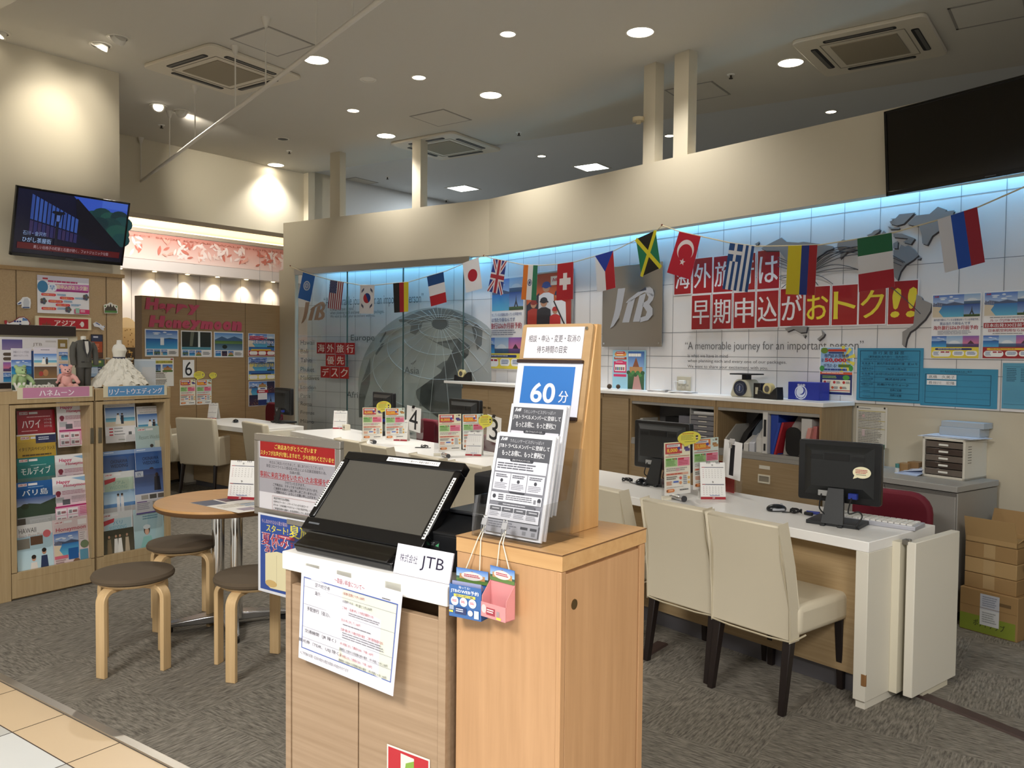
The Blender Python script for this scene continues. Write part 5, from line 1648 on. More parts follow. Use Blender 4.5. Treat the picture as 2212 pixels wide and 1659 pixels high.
obj('kick_plate', B().box(-DL+.05, .15, 0, -.055, .165, .09), M('kick_steel', '77757a', .35, .6), t)
e_ = obj('end_panel', B().box(-.056, 0, .035, 0, DD-.02, ZD-.045), M('end_panel_white', 'ddd8ca', .45), t, bev=.002)
obj('end_plinth', B().box(-.048, .012, 0, -.006, DD-.04, .035), M('end_panel_white'), e_)
obj('filler_strip', B().box(.0, .2, .035, .035, .26, ZD-.02), M('strip_cream', 'd9d2bd', .5), t, bev=.001)
obj('chip', B().box(-.022, -.0008, .1, .0008, .012, .155), M('chipboard', '8a6238', .8), e_, bev=.004)
obj('end_panel', B().box(-DL, 0, .035, -DL+.05, DD-.02, ZD-.045), M('end_panel_white'), t, bev=.002)
obj('name_plate', B().box(-2.05, .1185, .5, -1.9, .12, .52), M('tag_paper'), t) if False else None
# hinged white screen panel folded against the desk end
p0 = dk(1975.5, 1176, .7)
t = thing('screen_panel', 'white hinged screen panel folded flat against the desk end', 'screen panel', mat=dt @ Matrix.Translation((.055, .215, 0)))
obj('leaf', B().box(0, 0, .03, .04, .42, .705), M('end_panel_white'), t, bev=.003)
obj('plinth', B().box(.008, .12, 0, .03, .36, .03), M('strip_cream'), t)
obj('hinge', B().box(-.02, .0, .69, .006, .035, .7105).rod((.0, .02, .7), (.0, .02, .7125), .012, 12), M('hinge_steel', '8f8b84', .3, .9), t)
# floor rails of the moving screens
rm = M('floor_rail_brown', '463733', .5)
r0, r1 = Z(1985, 1500), Z(2250, 1607)
d_ = (r1-r0).normalized()
one('floor_rail', B().extrude([(0, -.035, 0), (0, .035, 0), (0, .028, .008), (0, -.028, .008)], ((r1-r0).length+.8, 0, 0)), rm, 'dark brown floor rail running from the desk end to the right edge', 'floor rail', r0, math.atan2(d_.y, d_.x), 'floor rails')
r0, r1 = Z(1366, 1428), Z(1468, 1368)
d_ = (r1-r0).normalized()
one('floor_rail', B().extrude([(0, -.035, 0), (0, .035, 0), (0, .028, .008), (0, -.028, .008)], ((r1-r0).length+.05, 0, 0)).xf(Matrix.Translation((-.25, 0, 0))), rm, 'dark brown floor rail under the chairs right of the orange cabinet', 'floor rail', r0, math.atan2(d_.y, d_.x), 'floor rails')
# ------------------------------------------------------------------ customer chairs
ivory = M('ivory_leatherette', 'd3c9b2', .42)
piping = M('ivory_piping', 'bfb49a', .5)
dark_leg = M('dark_stained_leg', '1f1614', .4)
def soft(o, lv=2):
 md = o.modifiers.new('soft', 'SUBSURF')
 md.levels = md.render_levels = lv
 return o
def side_chair(name='upholstered_chair'):
 t = thing(name, 'x', 'chair')
 # back: seen from behind at y=0, seat towards +y
 w, hb = .2, .8
 prof = [(.0, .31), (-.005, .45), (-.03, .62), (-.075, hb), (-.02, hb+.005), (.03, .62), (.055, .45), (.06, .31)]
 bk = B()
 xs_ = (-w, -w*.96, 0, w*.96, w)
 n = len(prof)
 for x in xs_:
  k = 1 if abs(x) < w else .93
  bk.v += [(x*(1-.06*max(0, (z-.45))/.35), y, z) for y, z in prof]
 for i in range(len(xs_)-1):
  for j in range(n):
   bk.f.append((i*n+j, i*n+(j+1) % n, (i+1)*n+(j+1) % n, (i+1)*n+j))
 bk.f.append(tuple(range(n)))
 bk.f.append(tuple(range((len(xs_)-1)*n, len(xs_)*n))[::-1])
 bk.f = [f[::-1] for f in bk.f]
 o = obj('backrest', bk, ivory, t, bev=.014, seg=3)
 o2 = obj('seat', B().box(-.21, .05, .32, .21, .47, .45), ivory, t, bev=.028, seg=4)
 hem = B()
 for sx in (-1, 1):
  hem.tube([(sx*.2, .0, .31), (sx*.203, .05, .312), (sx*.21, .1, .322)], .004, 6)
 hem.tube([(-.2, -.004, .312), (-.1, -.006, .306), (.1, -.006, .306), (.2, -.004, .312)], .004, 6)
 hem.tube([(-.19*.95, -.07, .797), (-.185*.95, -.045, .62+.05), (-.197, -.005, .45), (-.2, -.002, .32)], .003, 5)
 hem.tube([(.19*.95, -.07, .797), (.185*.95, -.045, .62+.05), (.197, -.005, .45), (.2, -.002, .32)], .003, 5)
 obj('piping', hem, piping, t, smooth=True)
 for sx in (-1, 1):
  for y0, y1 in ((.03, -.02), (.43, .44)):
   a = .02
   b_ = .014
   x = sx*.178
   xb = sx*.182
   b2 = B().add([(x-a, y0-a, .33), (x+a, y0-a, .33), (x+a, y0+a, .33), (x-a, y0+a, .33), (xb-b_, y1-b_, 0), (xb+b_, y1-b_, 0), (xb+b_, y1+b_, 0), (xb-b_, y1+b_, 0)],
       [(0, 1, 2, 3), (7, 6, 5, 4), (0, 4, 5, 1), (1, 5, 6, 2), (2, 6, 7, 3), (3, 7, 4, 0)])
   obj('leg', b2, dark_leg, t, bev=.003)
 return t
cg = 'ivory customer chairs along the desk'
ch0 = side_chair()
first = [True]
def put_chair(x, y, rz, label):
 o = ch0 if first[0] else copy_tree(ch0)
 first[0] = False
 o.matrix_world = dt @ Matrix.Translation((x, y, 0)) @ Matrix.Rotation(rz, 4, 'Z')
 tag(o, label, 'chair', cg)
 return o
q = [dk(1682, 1538, 0), dk(1530, 1480, 0)]
put_chair(-.37, -.3, 0, 'ivory chair nearest the desk end, front one of the right pair')
put_chair(-.775, -.28, R(1), 'ivory chair left of the nearest one, its back partly covered')
put_chair(-1.34, -.22, R(-2), 'ivory chair mostly hidden behind the wooden stand and orange cabinet')
put_chair(-2.45, -.28, R(1), 'ivory chair whose back shows just right of the touch screen corner')
put_chair(-2.92, -.28, 0, 'ivory chair whose top edge shows over the right part of the touch screen')
put_chair(-3.66, -.26, R(3), 'ivory chair whose top shows over the left part of the touch screen')
put_chair(-4.12, -.24, R(4), 'ivory chair right beside the welcome sign board')
# ------------------------------------------------------------------ arm chairs at the small desk
ld0, ld1 = Z(393.6, 908.6, ZD), Z(553.6, 927.6, ZD)
lx_ = (ld1-ld0).xy
RZL = math.atan2(lx_.y, lx_.x)
lt_ = Matrix.Translation((ld0.x, ld0.y, 0)) @ Matrix.Rotation(RZL, 4, 'Z')
li = lt_.inverted()
LW = lx_.length
t = thing('small_desk', 'short white desk in front of the oak partition', 'desk', mat=lt_)
obj('desk_top', B().prism([(0, 0), (LW, 0), (LW+.02, .55), (.25, .72), (0, .6)], ZD-.05, ZD), white_top, t, bev=.003)
obj('front_panel', B().box(.06, .1, .06, LW-.06, .12, ZD-.05), doak, t)
obj('end_panel', B().box(LW-.05, 0.002, .03, LW-.002, .5, ZD-.05), M('end_panel_white'), t, bev=.002)
obj('end_panel', B().box(0.002, 0.002, .03, .05, .5, ZD-.05), M('end_panel_white'), t, bev=.002)
obj('kick_plate', B().box(.06, .13, 0, LW-.06, .15, .06), M('kick_steel'), t)
t = thing('screen_panel', 'white hinged screen panel folded against the end of the short desk', 'screen panel', mat=lt_ @ Matrix.Translation((LW+.03, .02, 0)))
obj('leaf', B().box(0, 0, .03, .04, .4, .7), M('end_panel_white'), t, bev=.003)
obj('hinge', B().box(-.02, .02, .68, .004, .05, .703), M('hinge_steel'), t)
def arm_chair():
 t = thing('arm_chair', 'x', 'chair')
 soft_ = []
 obj('backrest', B().extrude([(0, y, z) for y, z in ((.04, .3), (.0, .3), (-.03, .5), (-.07, .8), (.0, .8), (.05, .5))], (.48, 0, 0)).xf(Matrix.Translation((-.24, 0, 0))), ivory, t, bev=.018, seg=3)
 obj('seat', B().box(-.2, .03, .3, .2, .5, .45), ivory, t, bev=.025, seg=3)
 for sx in (-1, 1):
  obj('armrest', B().extrude([(0, y, z) for y, z in ((.02, .3), (.44, .3), (.44, .62), (.02, .6))], (.055, 0, 0)).xf(Matrix.Translation((sx*.215-.0275, 0, 0))), ivory, t, bev=.014, seg=3)
  for y in (.02, .45):
   obj('leg', B().rod((sx*.2, y, .31), (sx*.215, y+(.02 if y > .1 else -.04), 0), .022, 8, .014), dark_leg, t)
 g_ = obj('back_grip', B().box(-.09, -.052, .665, .03, -.04, .715), M('grip_steel_pale', '9f9a90', .35, .7), t, bev=.003)
 g_.rotation_euler = (R(0), 0, 0)
 obj('grip_slot', B().box(-.07, -.0535, .68, .01, -.05, .7), M('grip_dark', '55504a', .5), g_)
 return t
a0 = arm_chair()
c_ = Z(392, 1067)
aq = li @ ((Z(391.8, 1067.7)+Z(459.6, 1063))/2)
a0.matrix_world = lt_ @ Matrix.Translation((aq.x+.06, aq.y-.02, 0)) @ Matrix.Rotation(R(22), 4, 'Z')
tag(a0, 'ivory arm chair with a steel grip in its back, in front of the short desk', 'chair', 'ivory arm chairs')
a1 = copy_tree(a0)
a1.matrix_world = lt_ @ Matrix.Translation((aq.x-.58, aq.y-.16, 0)) @ Matrix.Rotation(R(10), 4, 'Z')
tag(a1, 'ivory arm chair mostly hidden behind the right brochure cabinet', 'chair', 'ivory arm chairs')
a2 = copy_tree(a0)
a2.matrix_world = lt_ @ Matrix.Translation((LW+.12, aq.y+.1, 0)) @ Matrix.Rotation(R(-8), 4, 'Z')
tag(a2, 'ivory arm chair behind the welcome sign board at the short desk', 'chair', 'ivory arm chairs')
# ------------------------------------------------------------------ red staff chairs
red_f = M('staff_chair_red', '6e1026', .7)
def staff_chair(mm, label, h=.88):
 t = thing('staff_chair', label, 'chair', mat=mm, group='red staff chairs')
 b_ = B()
 n = 12
 b_.rbox(-.21, -.03, .48, .21, .03, h, .11, 'Y', 5)
 obj('backrest', b_, red_f, t, bev=.02, seg=3)
 obj('seat', B().rbox(-.22, -.45, .4, .22, 0, .47, .08), red_f, t, bev=.02, seg=3)
 obj('column', B().rod((0, -.2, .08), (0, -.2, .4), .03, 12), matt_black, t)
 st_ = B()
 for k in range(5):
  a = k*2*math.pi/5
  st_.rod((0, -.2, .09), (.27*math.cos(a), -.2+.27*math.sin(a), .06), .018, 8)
  st_.ball((.27*math.cos(a), -.2+.27*math.sin(a), .03), .03, 10, 6)
 obj('star_base', st_, matt_black, t)
 obj('back_bar', B().box(-.03, .03, .3, .03, .045, .6).box(-.03, -.2, .36, .03, .045, .39), matt_black, t)
q = dk(1937, 1100, .75)
staff_chair(dt @ Matrix.Translation((-.47, 1.12, 0)) @ Matrix.Rotation(R(8), 4, 'Z'), 'red staff chair behind the monitor nearest the desk end', .775)
staff_chair(dt @ Matrix.Translation((-4.96, 1.0, 0)), 'red staff chair seen between the desk stands numbered four and three', .86)
staff_chair(dt @ Matrix.Translation((-3.86, .95, 0)), 'red staff chair showing red through the clear stand numbered three', .8)
q = li @ Z(577, 895, .72)
staff_chair(lt_ @ Matrix.Translation((q.x, q.y+.1, 0)) @ Matrix.Rotation(R(-10), 4, 'Z'), 'red staff chair behind the monitor of the short desk', .86)
# ------------------------------------------------------------------ monitors (seen from behind)
def cable(name, pts, r, mat, parent):
 return obj(name, B().tube(pts, r, 6), mat, parent, smooth=True)
def smooth_path(pts, n=6):
 P = [Vector(p) for p in pts]
 out = []
 for i in range(len(P)-1):
  p0, p1, p2, p3 = P[max(i-1, 0)], P[i], P[i+1], P[min(i+2, len(P)-1)]
  for k in range(n):
   u = k/n
   out.append(.5*((2*p1)+(p2-p0)*u+(2*p0-5*p1+4*p2-p3)*u*u+(3*p1-p0-3*p2+p3)*u**3))
 return out+[P[-1]]
blk2 = M('monitor_shell', '17181a', .35)
def monitor(mm, w, h, zb, label, sticker=False, tilt=R(4)):
 t = thing('computer_monitor', label, 'monitor', mat=mm, group='black computer monitors on the desks')
 hd_ = bpy.data.objects.new('display', None)
 sh = B().rbox(-w/2, -.01, zb, w/2, .028, zb+h, .012, 'Y', 3)
 d = obj('shell', sh, blk2, t, bev=.004)
 rc = obj('rear_cover', B().add([(-w/2+.03, -.01, zb+.03), (w/2-.03, -.01, zb+.03), (w/2-.03, -.01, zb+h-.02), (-w/2+.03, -.01, zb+h-.02), (-w/2+.07, -.04, zb+.075), (w/2-.07, -.04, zb+.075), (w/2-.07, -.04, zb+h-.05), (-w/2+.07, -.04, zb+h-.05)],
  [(4, 5, 6, 7), (0, 1, 5, 4), (1, 2, 6, 5), (2, 3, 7, 6), (3, 0, 4, 7)]), M('monitor_back', '1d1f20', .5), t)
 obj('carry_grip', B().box(-w*.15, -.043, zb+h-.085, w*.15, -.038, zb+h-.055), M('grip_black', '08080a', .5), rc)
 for sx in (-1, 1):
  for i in range(6):
   obj('vent', B().box(sx*w*.25-.03, -.0412, zb+h-.085+.006*i, sx*w*.25+.03, -.0402, zb+h-.082+.006*i), M('grip_black'), rc) if i < 4 else None
 obj('panel', B().box(-w/2+.015, .028, zb+.02, w/2-.015, .0285, zb+h-.015), M('dark_screen'), t)
 obj('stand_neck', B().add([(-.035, -.045, zb+.07), (.035, -.045, zb+.07), (.035, -.03, zb+.07), (-.035, -.03, zb+.07), (-.05, -.095, .012), (.05, -.095, .012), (.05, -.075, .012), (-.05, -.075, .012)],
  [(3, 2, 1, 0), (4, 5, 6, 7), (0, 1, 5, 4), (1, 2, 6, 5), (2, 3, 7, 6), (3, 0, 4, 7)]), M('stand_grey', '232527', .5), t)
 obj('stand_foot', B().box(-.12, -.09, 0, .12, .1, .018).box(-.05, -.11, 0, -.028, -.08, .012).box(.028, -.11, 0, .05, -.08, .012), M('stand_grey'), t, bev=.003)
 obj('port_row', B().box(-w*.22, -.041, zb+.03, -w*.1, -.036, zb+.055), M('port_grey', '9a9a98', .5), rc)
 obj('video_plug', B().box(w*.16, -.06, zb+.03, w*.26, -.036, zb+.055), M('plug_blue', '22358c', .4), rc)
 cable('monitor_cable', smooth_path([(-w*.17, -.05, zb+.04), (-w*.17, -.075, zb-.02), (-w*.1, -.08, .05), (-.02, -.06, .02)]), .0035, matt_black, t)
 cable('monitor_cable', smooth_path([(w*.2, -.06, zb+.035), (w*.19, -.09, zb-.03), (w*.3, -.08, zb-.02), (w*.35, -.09, zb-.04), (w*.3, -.1, .02), (w*.33, -.11, .006)]), .0035, matt_black, t)
 if sticker:
  s = Sheet(.08, .058, 'efe8c4')
  s.m = Matrix.Translation((w*.3, -.0425, zb+h*.54)) @ Matrix.Rotation(R(90), 4, 'X')
  s.v, s.f, s.c = [], [], []
  s.ell(.5, .5, .5, .46, 'efe8c4', 26); s.poly([(.1, .75), (.3, .9), (.02, 1.05)], 'efe8c4'); s.lines(.15, .28, .85, .62, 3, 'b03a3a', .5); s.lines(.2, .66, .75, .74, 1, '3a3a3a')
  s.build('sticker', parent=rc)
 return t
p = dk(1828, 1140)
monitor(dt @ Matrix.Translation((p.x-.075, p.y+.06, ZD)) @ Matrix.Rotation(R(13), 4, 'Z'), .375, .285, .1, 'black monitor with a cream sticker on its back nearest the desk end', True)
q0, q1 = dk(1400, 1050), dk(1500, 1060)
monitor(dt @ Matrix.Translation((-1.55, .46, ZD)) @ Matrix.Rotation(R(2), 4, 'Z'), .42, .29, .09, 'black monitor behind the clear stand numbered one')
monitor(dt @ Matrix.Translation((-3.78, .58, ZD)) @ Matrix.Rotation(R(3), 4, 'Z'), .4, .3, .1, 'black monitor behind the clear stand numbered three')
monitor(dt @ Matrix.Translation((-5.12, .58, ZD)) @ Matrix.Rotation(R(0), 4, 'Z'), .38, .3, .1, 'black monitor behind the clear stand numbered four')
q = li @ Z(612, 913, ZD)
monitor(lt_ @ Matrix.Translation((q.x, q.y, ZD)) @ Matrix.Rotation(R(-6), 4, 'Z'), .36, .29, .09, 'black monitor on the short desk by the glass')
# keyboards, mice
silver = M('keyboard_silver', 'b9bac2', .35, .2)
def keyboard(x, y, rz, label):
 t = thing('keyboard', label, 'keyboard', mat=dt @ Matrix.Translation((x, y, ZD)) @ Matrix.Rotation(rz, 4, 'Z'), group='keyboards behind the monitors')
 obj('case', B().box(-.2, -.07, 0, .2, .07, .02), silver, t, bev=.003)
 kb = B()
 for r_ in range(5):
  for c_ in range(14):
   kb.box(-.19+.027*c_, -.06+.024*r_, .02, -.168+.027*c_, -.04+.024*r_, .026)
 obj('keys', kb, white_plastic, t)
keyboard(p.x+.02, p.y+.22, R(8), 'silver keyboard upright behind the monitor nearest the desk end')
def mouse(mm, label, c='16181c'):
 t = thing('computer_mouse', label, 'mouse', mat=mm, group='black computer mice')
 b_ = B().ball((0, 0, .012), (.03, .052, .024), 16, 10)
 b_.v = [(x, y, max(z, 0)) for x, y, z in b_.v]
 obj('shell', b_, M('mouse_'+c, c, .25), t, smooth=True)
 obj('side_grip', B().tube([(.028, -.03, .012), (.0305, 0, .012), (.028, .03, .012)], .006, 6).tube([(-.028, -.03, .012), (-.0305, 0, .012), (-.028, .03, .012)], .006, 6), M('mouse_silver', 'a9abb0', .3), t, smooth=True)
 obj('wheel', B().rod((-.004, .025, .032), (.004, .025, .032), .007, 10), M('mouse_silver'), t)
 return t
m1 = dk(1677, 1104)
mouse(dt @ Matrix.Translation((m1.x, m1.y, ZD)) @ Matrix.Rotation(R(-35), 4, 'Z'), 'black and silver mouse alone in the middle of the near desk')
m2 = dk(1385, 1046)
mouse(dt @ Matrix.Translation((m2.x, m2.y, ZD)) @ Matrix.Rotation(R(20), 4, 'Z'), 'black mouse with coiled cable beside the second monitor')
q = li @ Z(509, 912.5, ZD)
mouse(lt_ @ Matrix.Translation((q.x, q.y, ZD)) @ Matrix.Rotation(R(60), 4, 'Z'), 'black mouse on the short desk')
def coil(p, r, n, label, ext):
 t = thing('cable_bundle', label, 'cable', mat=dt @ Matrix.Translation((p.x, p.y, ZD)), group='tied cable bundles')
 rnd = random.Random(int(p.x*1000))
 pts = []
 for i in range(n*12):
  a = i*2*math.pi/12
  pts.append((r*math.cos(a)*(1+.3*rnd.random()), r*.7*math.sin(a)*(1+.3*rnd.random()), .006+.02*rnd.random()))
 obj('coil', B().tube(smooth_path(pts, 2), .0025, 5), matt_black, t, smooth=True)
 cable('lead', smooth_path([(x, y, .005) for x, y in ext]), .0025, matt_black, t)
 return t
k1 = dk(1719, 1110)
t = coil(k1, .025, 5, 'tied black cable bundle between mouse and nearest monitor', [(-.02, 0), (m1.x-k1.x+.06, m1.y-k1.y-.01), (m1.x-k1.x+.045, m1.y-k1.y-.02)])
obj('blue_plug', B().rod((.04, .03, .012), (.1, .05, .012), .008, 10), M('plug_blue'), t)
obj('ferrite', B().rod((.05, .0, .012), (.09, .0, .012), .009, 10), matt_black, t)
k2 = dk(1355, 1042)
t = coil(k2, .03, 5, 'tied black cable bundle left of the second monitor', [(.02, 0), (.08, -.02), (.16, -.04), (.2, -.02)])
k3 = dk(917, 968)
coil(k3, .03, 3, 'thin black cable loop between the stands numbered four and three', [(.0, 0), (-.05, -.05), (-.02, -.06), (.05, .03)])
q = dk(762, 923)
t = dthing('adapter_box', 'small cream adapter box beside the calendar at the far desk end', 'box', Vector((-5.72, .5)), 0)
obj('case', B().box(-.03, -.03, 0, .03, .03, .055), M('cream_plastic2', 'd9d2bf', .5), t, bev=.002)
obj('dial', B().rod((.012, -.03, .03), (.012, -.033, .03), .01, 12), M('slot_grey'), t)
# ------------------------------------------------------------------ desk calendars
def calendar_sheet(w, h, base='f0efec', big_=False):
 s = Sheet(w, h, base)
 s.rect(0, .93, 1, 1, 'a3202c')
 for k, (y0, n_) in enumerate(((.0, '8'), (.46, '9'))):
  s.text(n_, .46, y0+.05, .52, y0+.1, '555555')
  s.rect(.06, y0+.13, .94, y0+.145, '3c4060'); s.rect(.06, y0+.13, .18, y0+.145, 'b03040')
  for r_ in range(5):
   for c_ in range(7):
    s.rect(.1+.12*c_, y0+.2+.05*r_, .13+.12*c_, y0+.215+.05*r_, 'b9b6b4' if c_ else 'c89098')
 s.lines(.35, .885, .8, .91, 1, '4a64b0')
 logo(s, .45, .94, .55, .985, 'e8d8d8')
 return s
def calendar(mm, label, w=.13, h=.19):
 t = thing('desk_calendar', label, 'calendar', mat=mm, group='white desk calendars with red feet')
 dpt = .075
 tl = math.atan2(dpt/2, h)
 s = calendar_sheet(w, h)
 s.m = RT(0, -dpt/4-.001, h/2*math.cos(tl)+.002, 0, tl)
 s.build('calendar_page', parent=t)
 obj('easel', B().extrude([(-w/2, -dpt/2, 0), (-w/2, 0, h*math.cos(tl)), (-w/2, dpt/2, 0), (-w/2, dpt/2-.004, 0), (-w/2, 0, h*math.cos(tl)-.006), (-w/2, -dpt/2+.004, 0)], (w, 0, 0)), M('calendar_card', 'd9d6d0', .6), t)
 b_ = B()
 for x in (-.03, -.022, -.014, .02, .028, .036):
  b_.tube([(x*w/.13, -.006, h-.008), (x*w/.13, -.004, h+.002), (x*w/.13, .004, h+.002), (x*w/.13, .006, h-.008)], .0012, 5)
 obj('ring_binding', b_, M('wire_dark', '4a4248', .4, .6), t)
 return t
def at_desk(px, py, rz):
 q = dk(px, py)
 return dt @ Matrix.Translation((q.x, q.y, ZD)) @ Matrix.Rotation(rz, 4, 'Z')
calendar(at_desk(1537, 1077, R(52)), 'white calendar in front of the clear stand numbered one', .135, .2)
calendar(at_desk(1025, 984, R(40)), 'white calendar in front of the clear stand numbered three', .125, .185)
calendar(at_desk(868, 952, R(38)), 'white calendar in front of the clear stand numbered four', .125, .19)
calendar(at_desk(736, 926, R(46)), 'white calendar alone at the far end of the long desk', .14, .185)
q = li @ Z(462, 905, ZD)
calendar(lt_ @ Matrix.Translation((q.x, q.y, ZD)) @ Matrix.Rotation(R(24), 4, 'Z'), 'white calendar on the short desk', .12, .185)
# ------------------------------------------------------------------ clear number stands with flyers
acr = clear('clear_acrylic', (.97, .97, .97), .2, .08)
def flyer_sheet(w, h, kind):
 o = kind == 'o'
 s = Sheet(w, h, 'f1efe9')
 s.rect(0, 0, 1, .97, 'efe9c6' if not o else 'd5e6dc', 'f3f0ea')
 s.rect(.04, .02, .68, .22, 'c2474a' if not o else 'dc7a32')
 s.rect(.1, .04, .6, .09, 'f3f1ec'); s.lines(.12, .05, .58, .085, 2, '4a4a78')
 s.text('8,000' if not o else '15,000', .1, .115, .5, .2, 'f2c84a', .03)
 s.ell(.56, .12, .06, .028, '4a4a9c'); s.ell(.63, .155, .05, .022, 'e4c8c8')
 s.rect(.76, .1, .92, .155, '4a3f78' if not o else 'a87848'); s.rect(.8, .13, .98, .185, '5c4f8c' if not o else 'c09058')
 s.rect(.86, .02, .95, .06, '7a6a5a'); s.lines(.76, .045, .84, .07, 1, '777777')
 s.lines(.15, .23, .65, .25, 1, '6a6a70')
 s.rect(.04, .265, .96, .275, 'b0402c')
 s.rect(.04, .3, .48, .46, 'a9cf8c'); s.rect(.06, .31, .26, .34, '5c9c3c'); s.lines(.07, .35, .45, .45, 4, '5c8c4c')
 s.rect(.5, .3, .96, .46, 'e88ca4'); s.rect(.52, .31, .74, .345, 'c8304a'); s.lines(.53, .36, .92, .45, 3, 'c03a5c')
 for x in (.3, .36, .42): s.rect(x, .305, x+.04, .335, ['c8504a', '6a5a8c', '4a7a3c'][int(x*17) % 3])
 s.lines(.06, .49, .94, .56, 2, 'a9a4a0'); s.rect(.42, .5, .56, .55, 'd8a8b0')
 s.rect(.04, .585, .9, .625, 'e6b49c'); s.lines(.07, .595, .85, .618, 1, 'b83a2c', .8)
 s.lines(.06, .65, .5, .72, 2, '77726e'); s.lines(.06, .74, .3, .82, 3, 'd07a4a'); s.rect(.32, .74, .52, .77, '4a6ac0')
 s.ell(.6, .69, .05, .03, 'd8605a'); s.ell(.6, .78, .05, .03, 'e09a6a'); s.lines(.7, .65, .85, .83, 5, '8a94a8')
 s.rect(.88, .67, .96, .72, 'e6b860'); s.rect(.88, .76, .96, .81, 'e6b860')
 s.lines(.06, .85, .92, .865, 1, '999590')
 s.pill(.05, .885, .36, .945, 'e0813a'); s.rect(.06, .9, .1, .93, '4a3a30'); s.lines(.14, .9, .32, .93, 2, 'fbe2c4'); s.lines(.56, .905, .94, .93, 1, '555555', .8)
 return s
def bubble(s_w, s_h):
 s = Sheet(s_w, s_h, 'e7dd57', .001)
 s.v, s.f, s.c = [], [], []
 s.th = .002
 pts = [(.5+.5*math.cos(R(a)), .44+.44*math.sin(R(a))) for a in range(0, 360, 15)]
 i = 7
 s.poly(pts[:i]+[(.32, 1.0)]+pts[i+1:], 'e7dd57')
 s.lines(.2, .14, .7, .2, 1, 'c05a30', .7); s.lines(.14, .26, .72, .6, 4, '8a8450', .35); s.lines(.3, .68, .75, .74, 1, '8a8450')
 s.ell(.82, .42, .055, .08, 'f0d8b8', 12); s.ell(.82, .36, .06, .06, '3a2c20', 12); s.rect(.78, .5, .86, .58, '2c3a5c')
 return s
def stand_from(pts, num, label, fl1, fl2, card_, bub, cupp, z1, bubz=0, extra=False):
 """pts: near left, spine and right end of the stand at desk height, in picture points"""
 A, S, E_ = [Z(*q, ZD) for q in pts]
 t = thing('number_stand', label, 'desk stand', mat=Matrix.Translation(A), group='clear number stands on the long desk')
 ti = Matrix.Translation(-A)
 def leafbox(P, Q, z0, z1_, th, mat, name, r=.03):
  d = (Q-P).xy
  L = d.length
  o = obj(name, B().rbox(0, -th/2, z0, L, th/2, z1_, r, 'Y', 4), mat, t)
  o.location = P-A
  o.rotation_euler = (0, 0, math.atan2(d.y, d.x))
 h = z1-ZD
 leafbox(A, S, 0, h, .004, acr, 'clear_leaf')
 leafbox(S, E_, 0, h, .004, acr, 'clear_leaf')
 obj('foot_block', B().box(-.004, -.012, 0, .05, .004, .022), M('foot_cream', 'd8d2c0', .5), t, bev=.002)
 return t
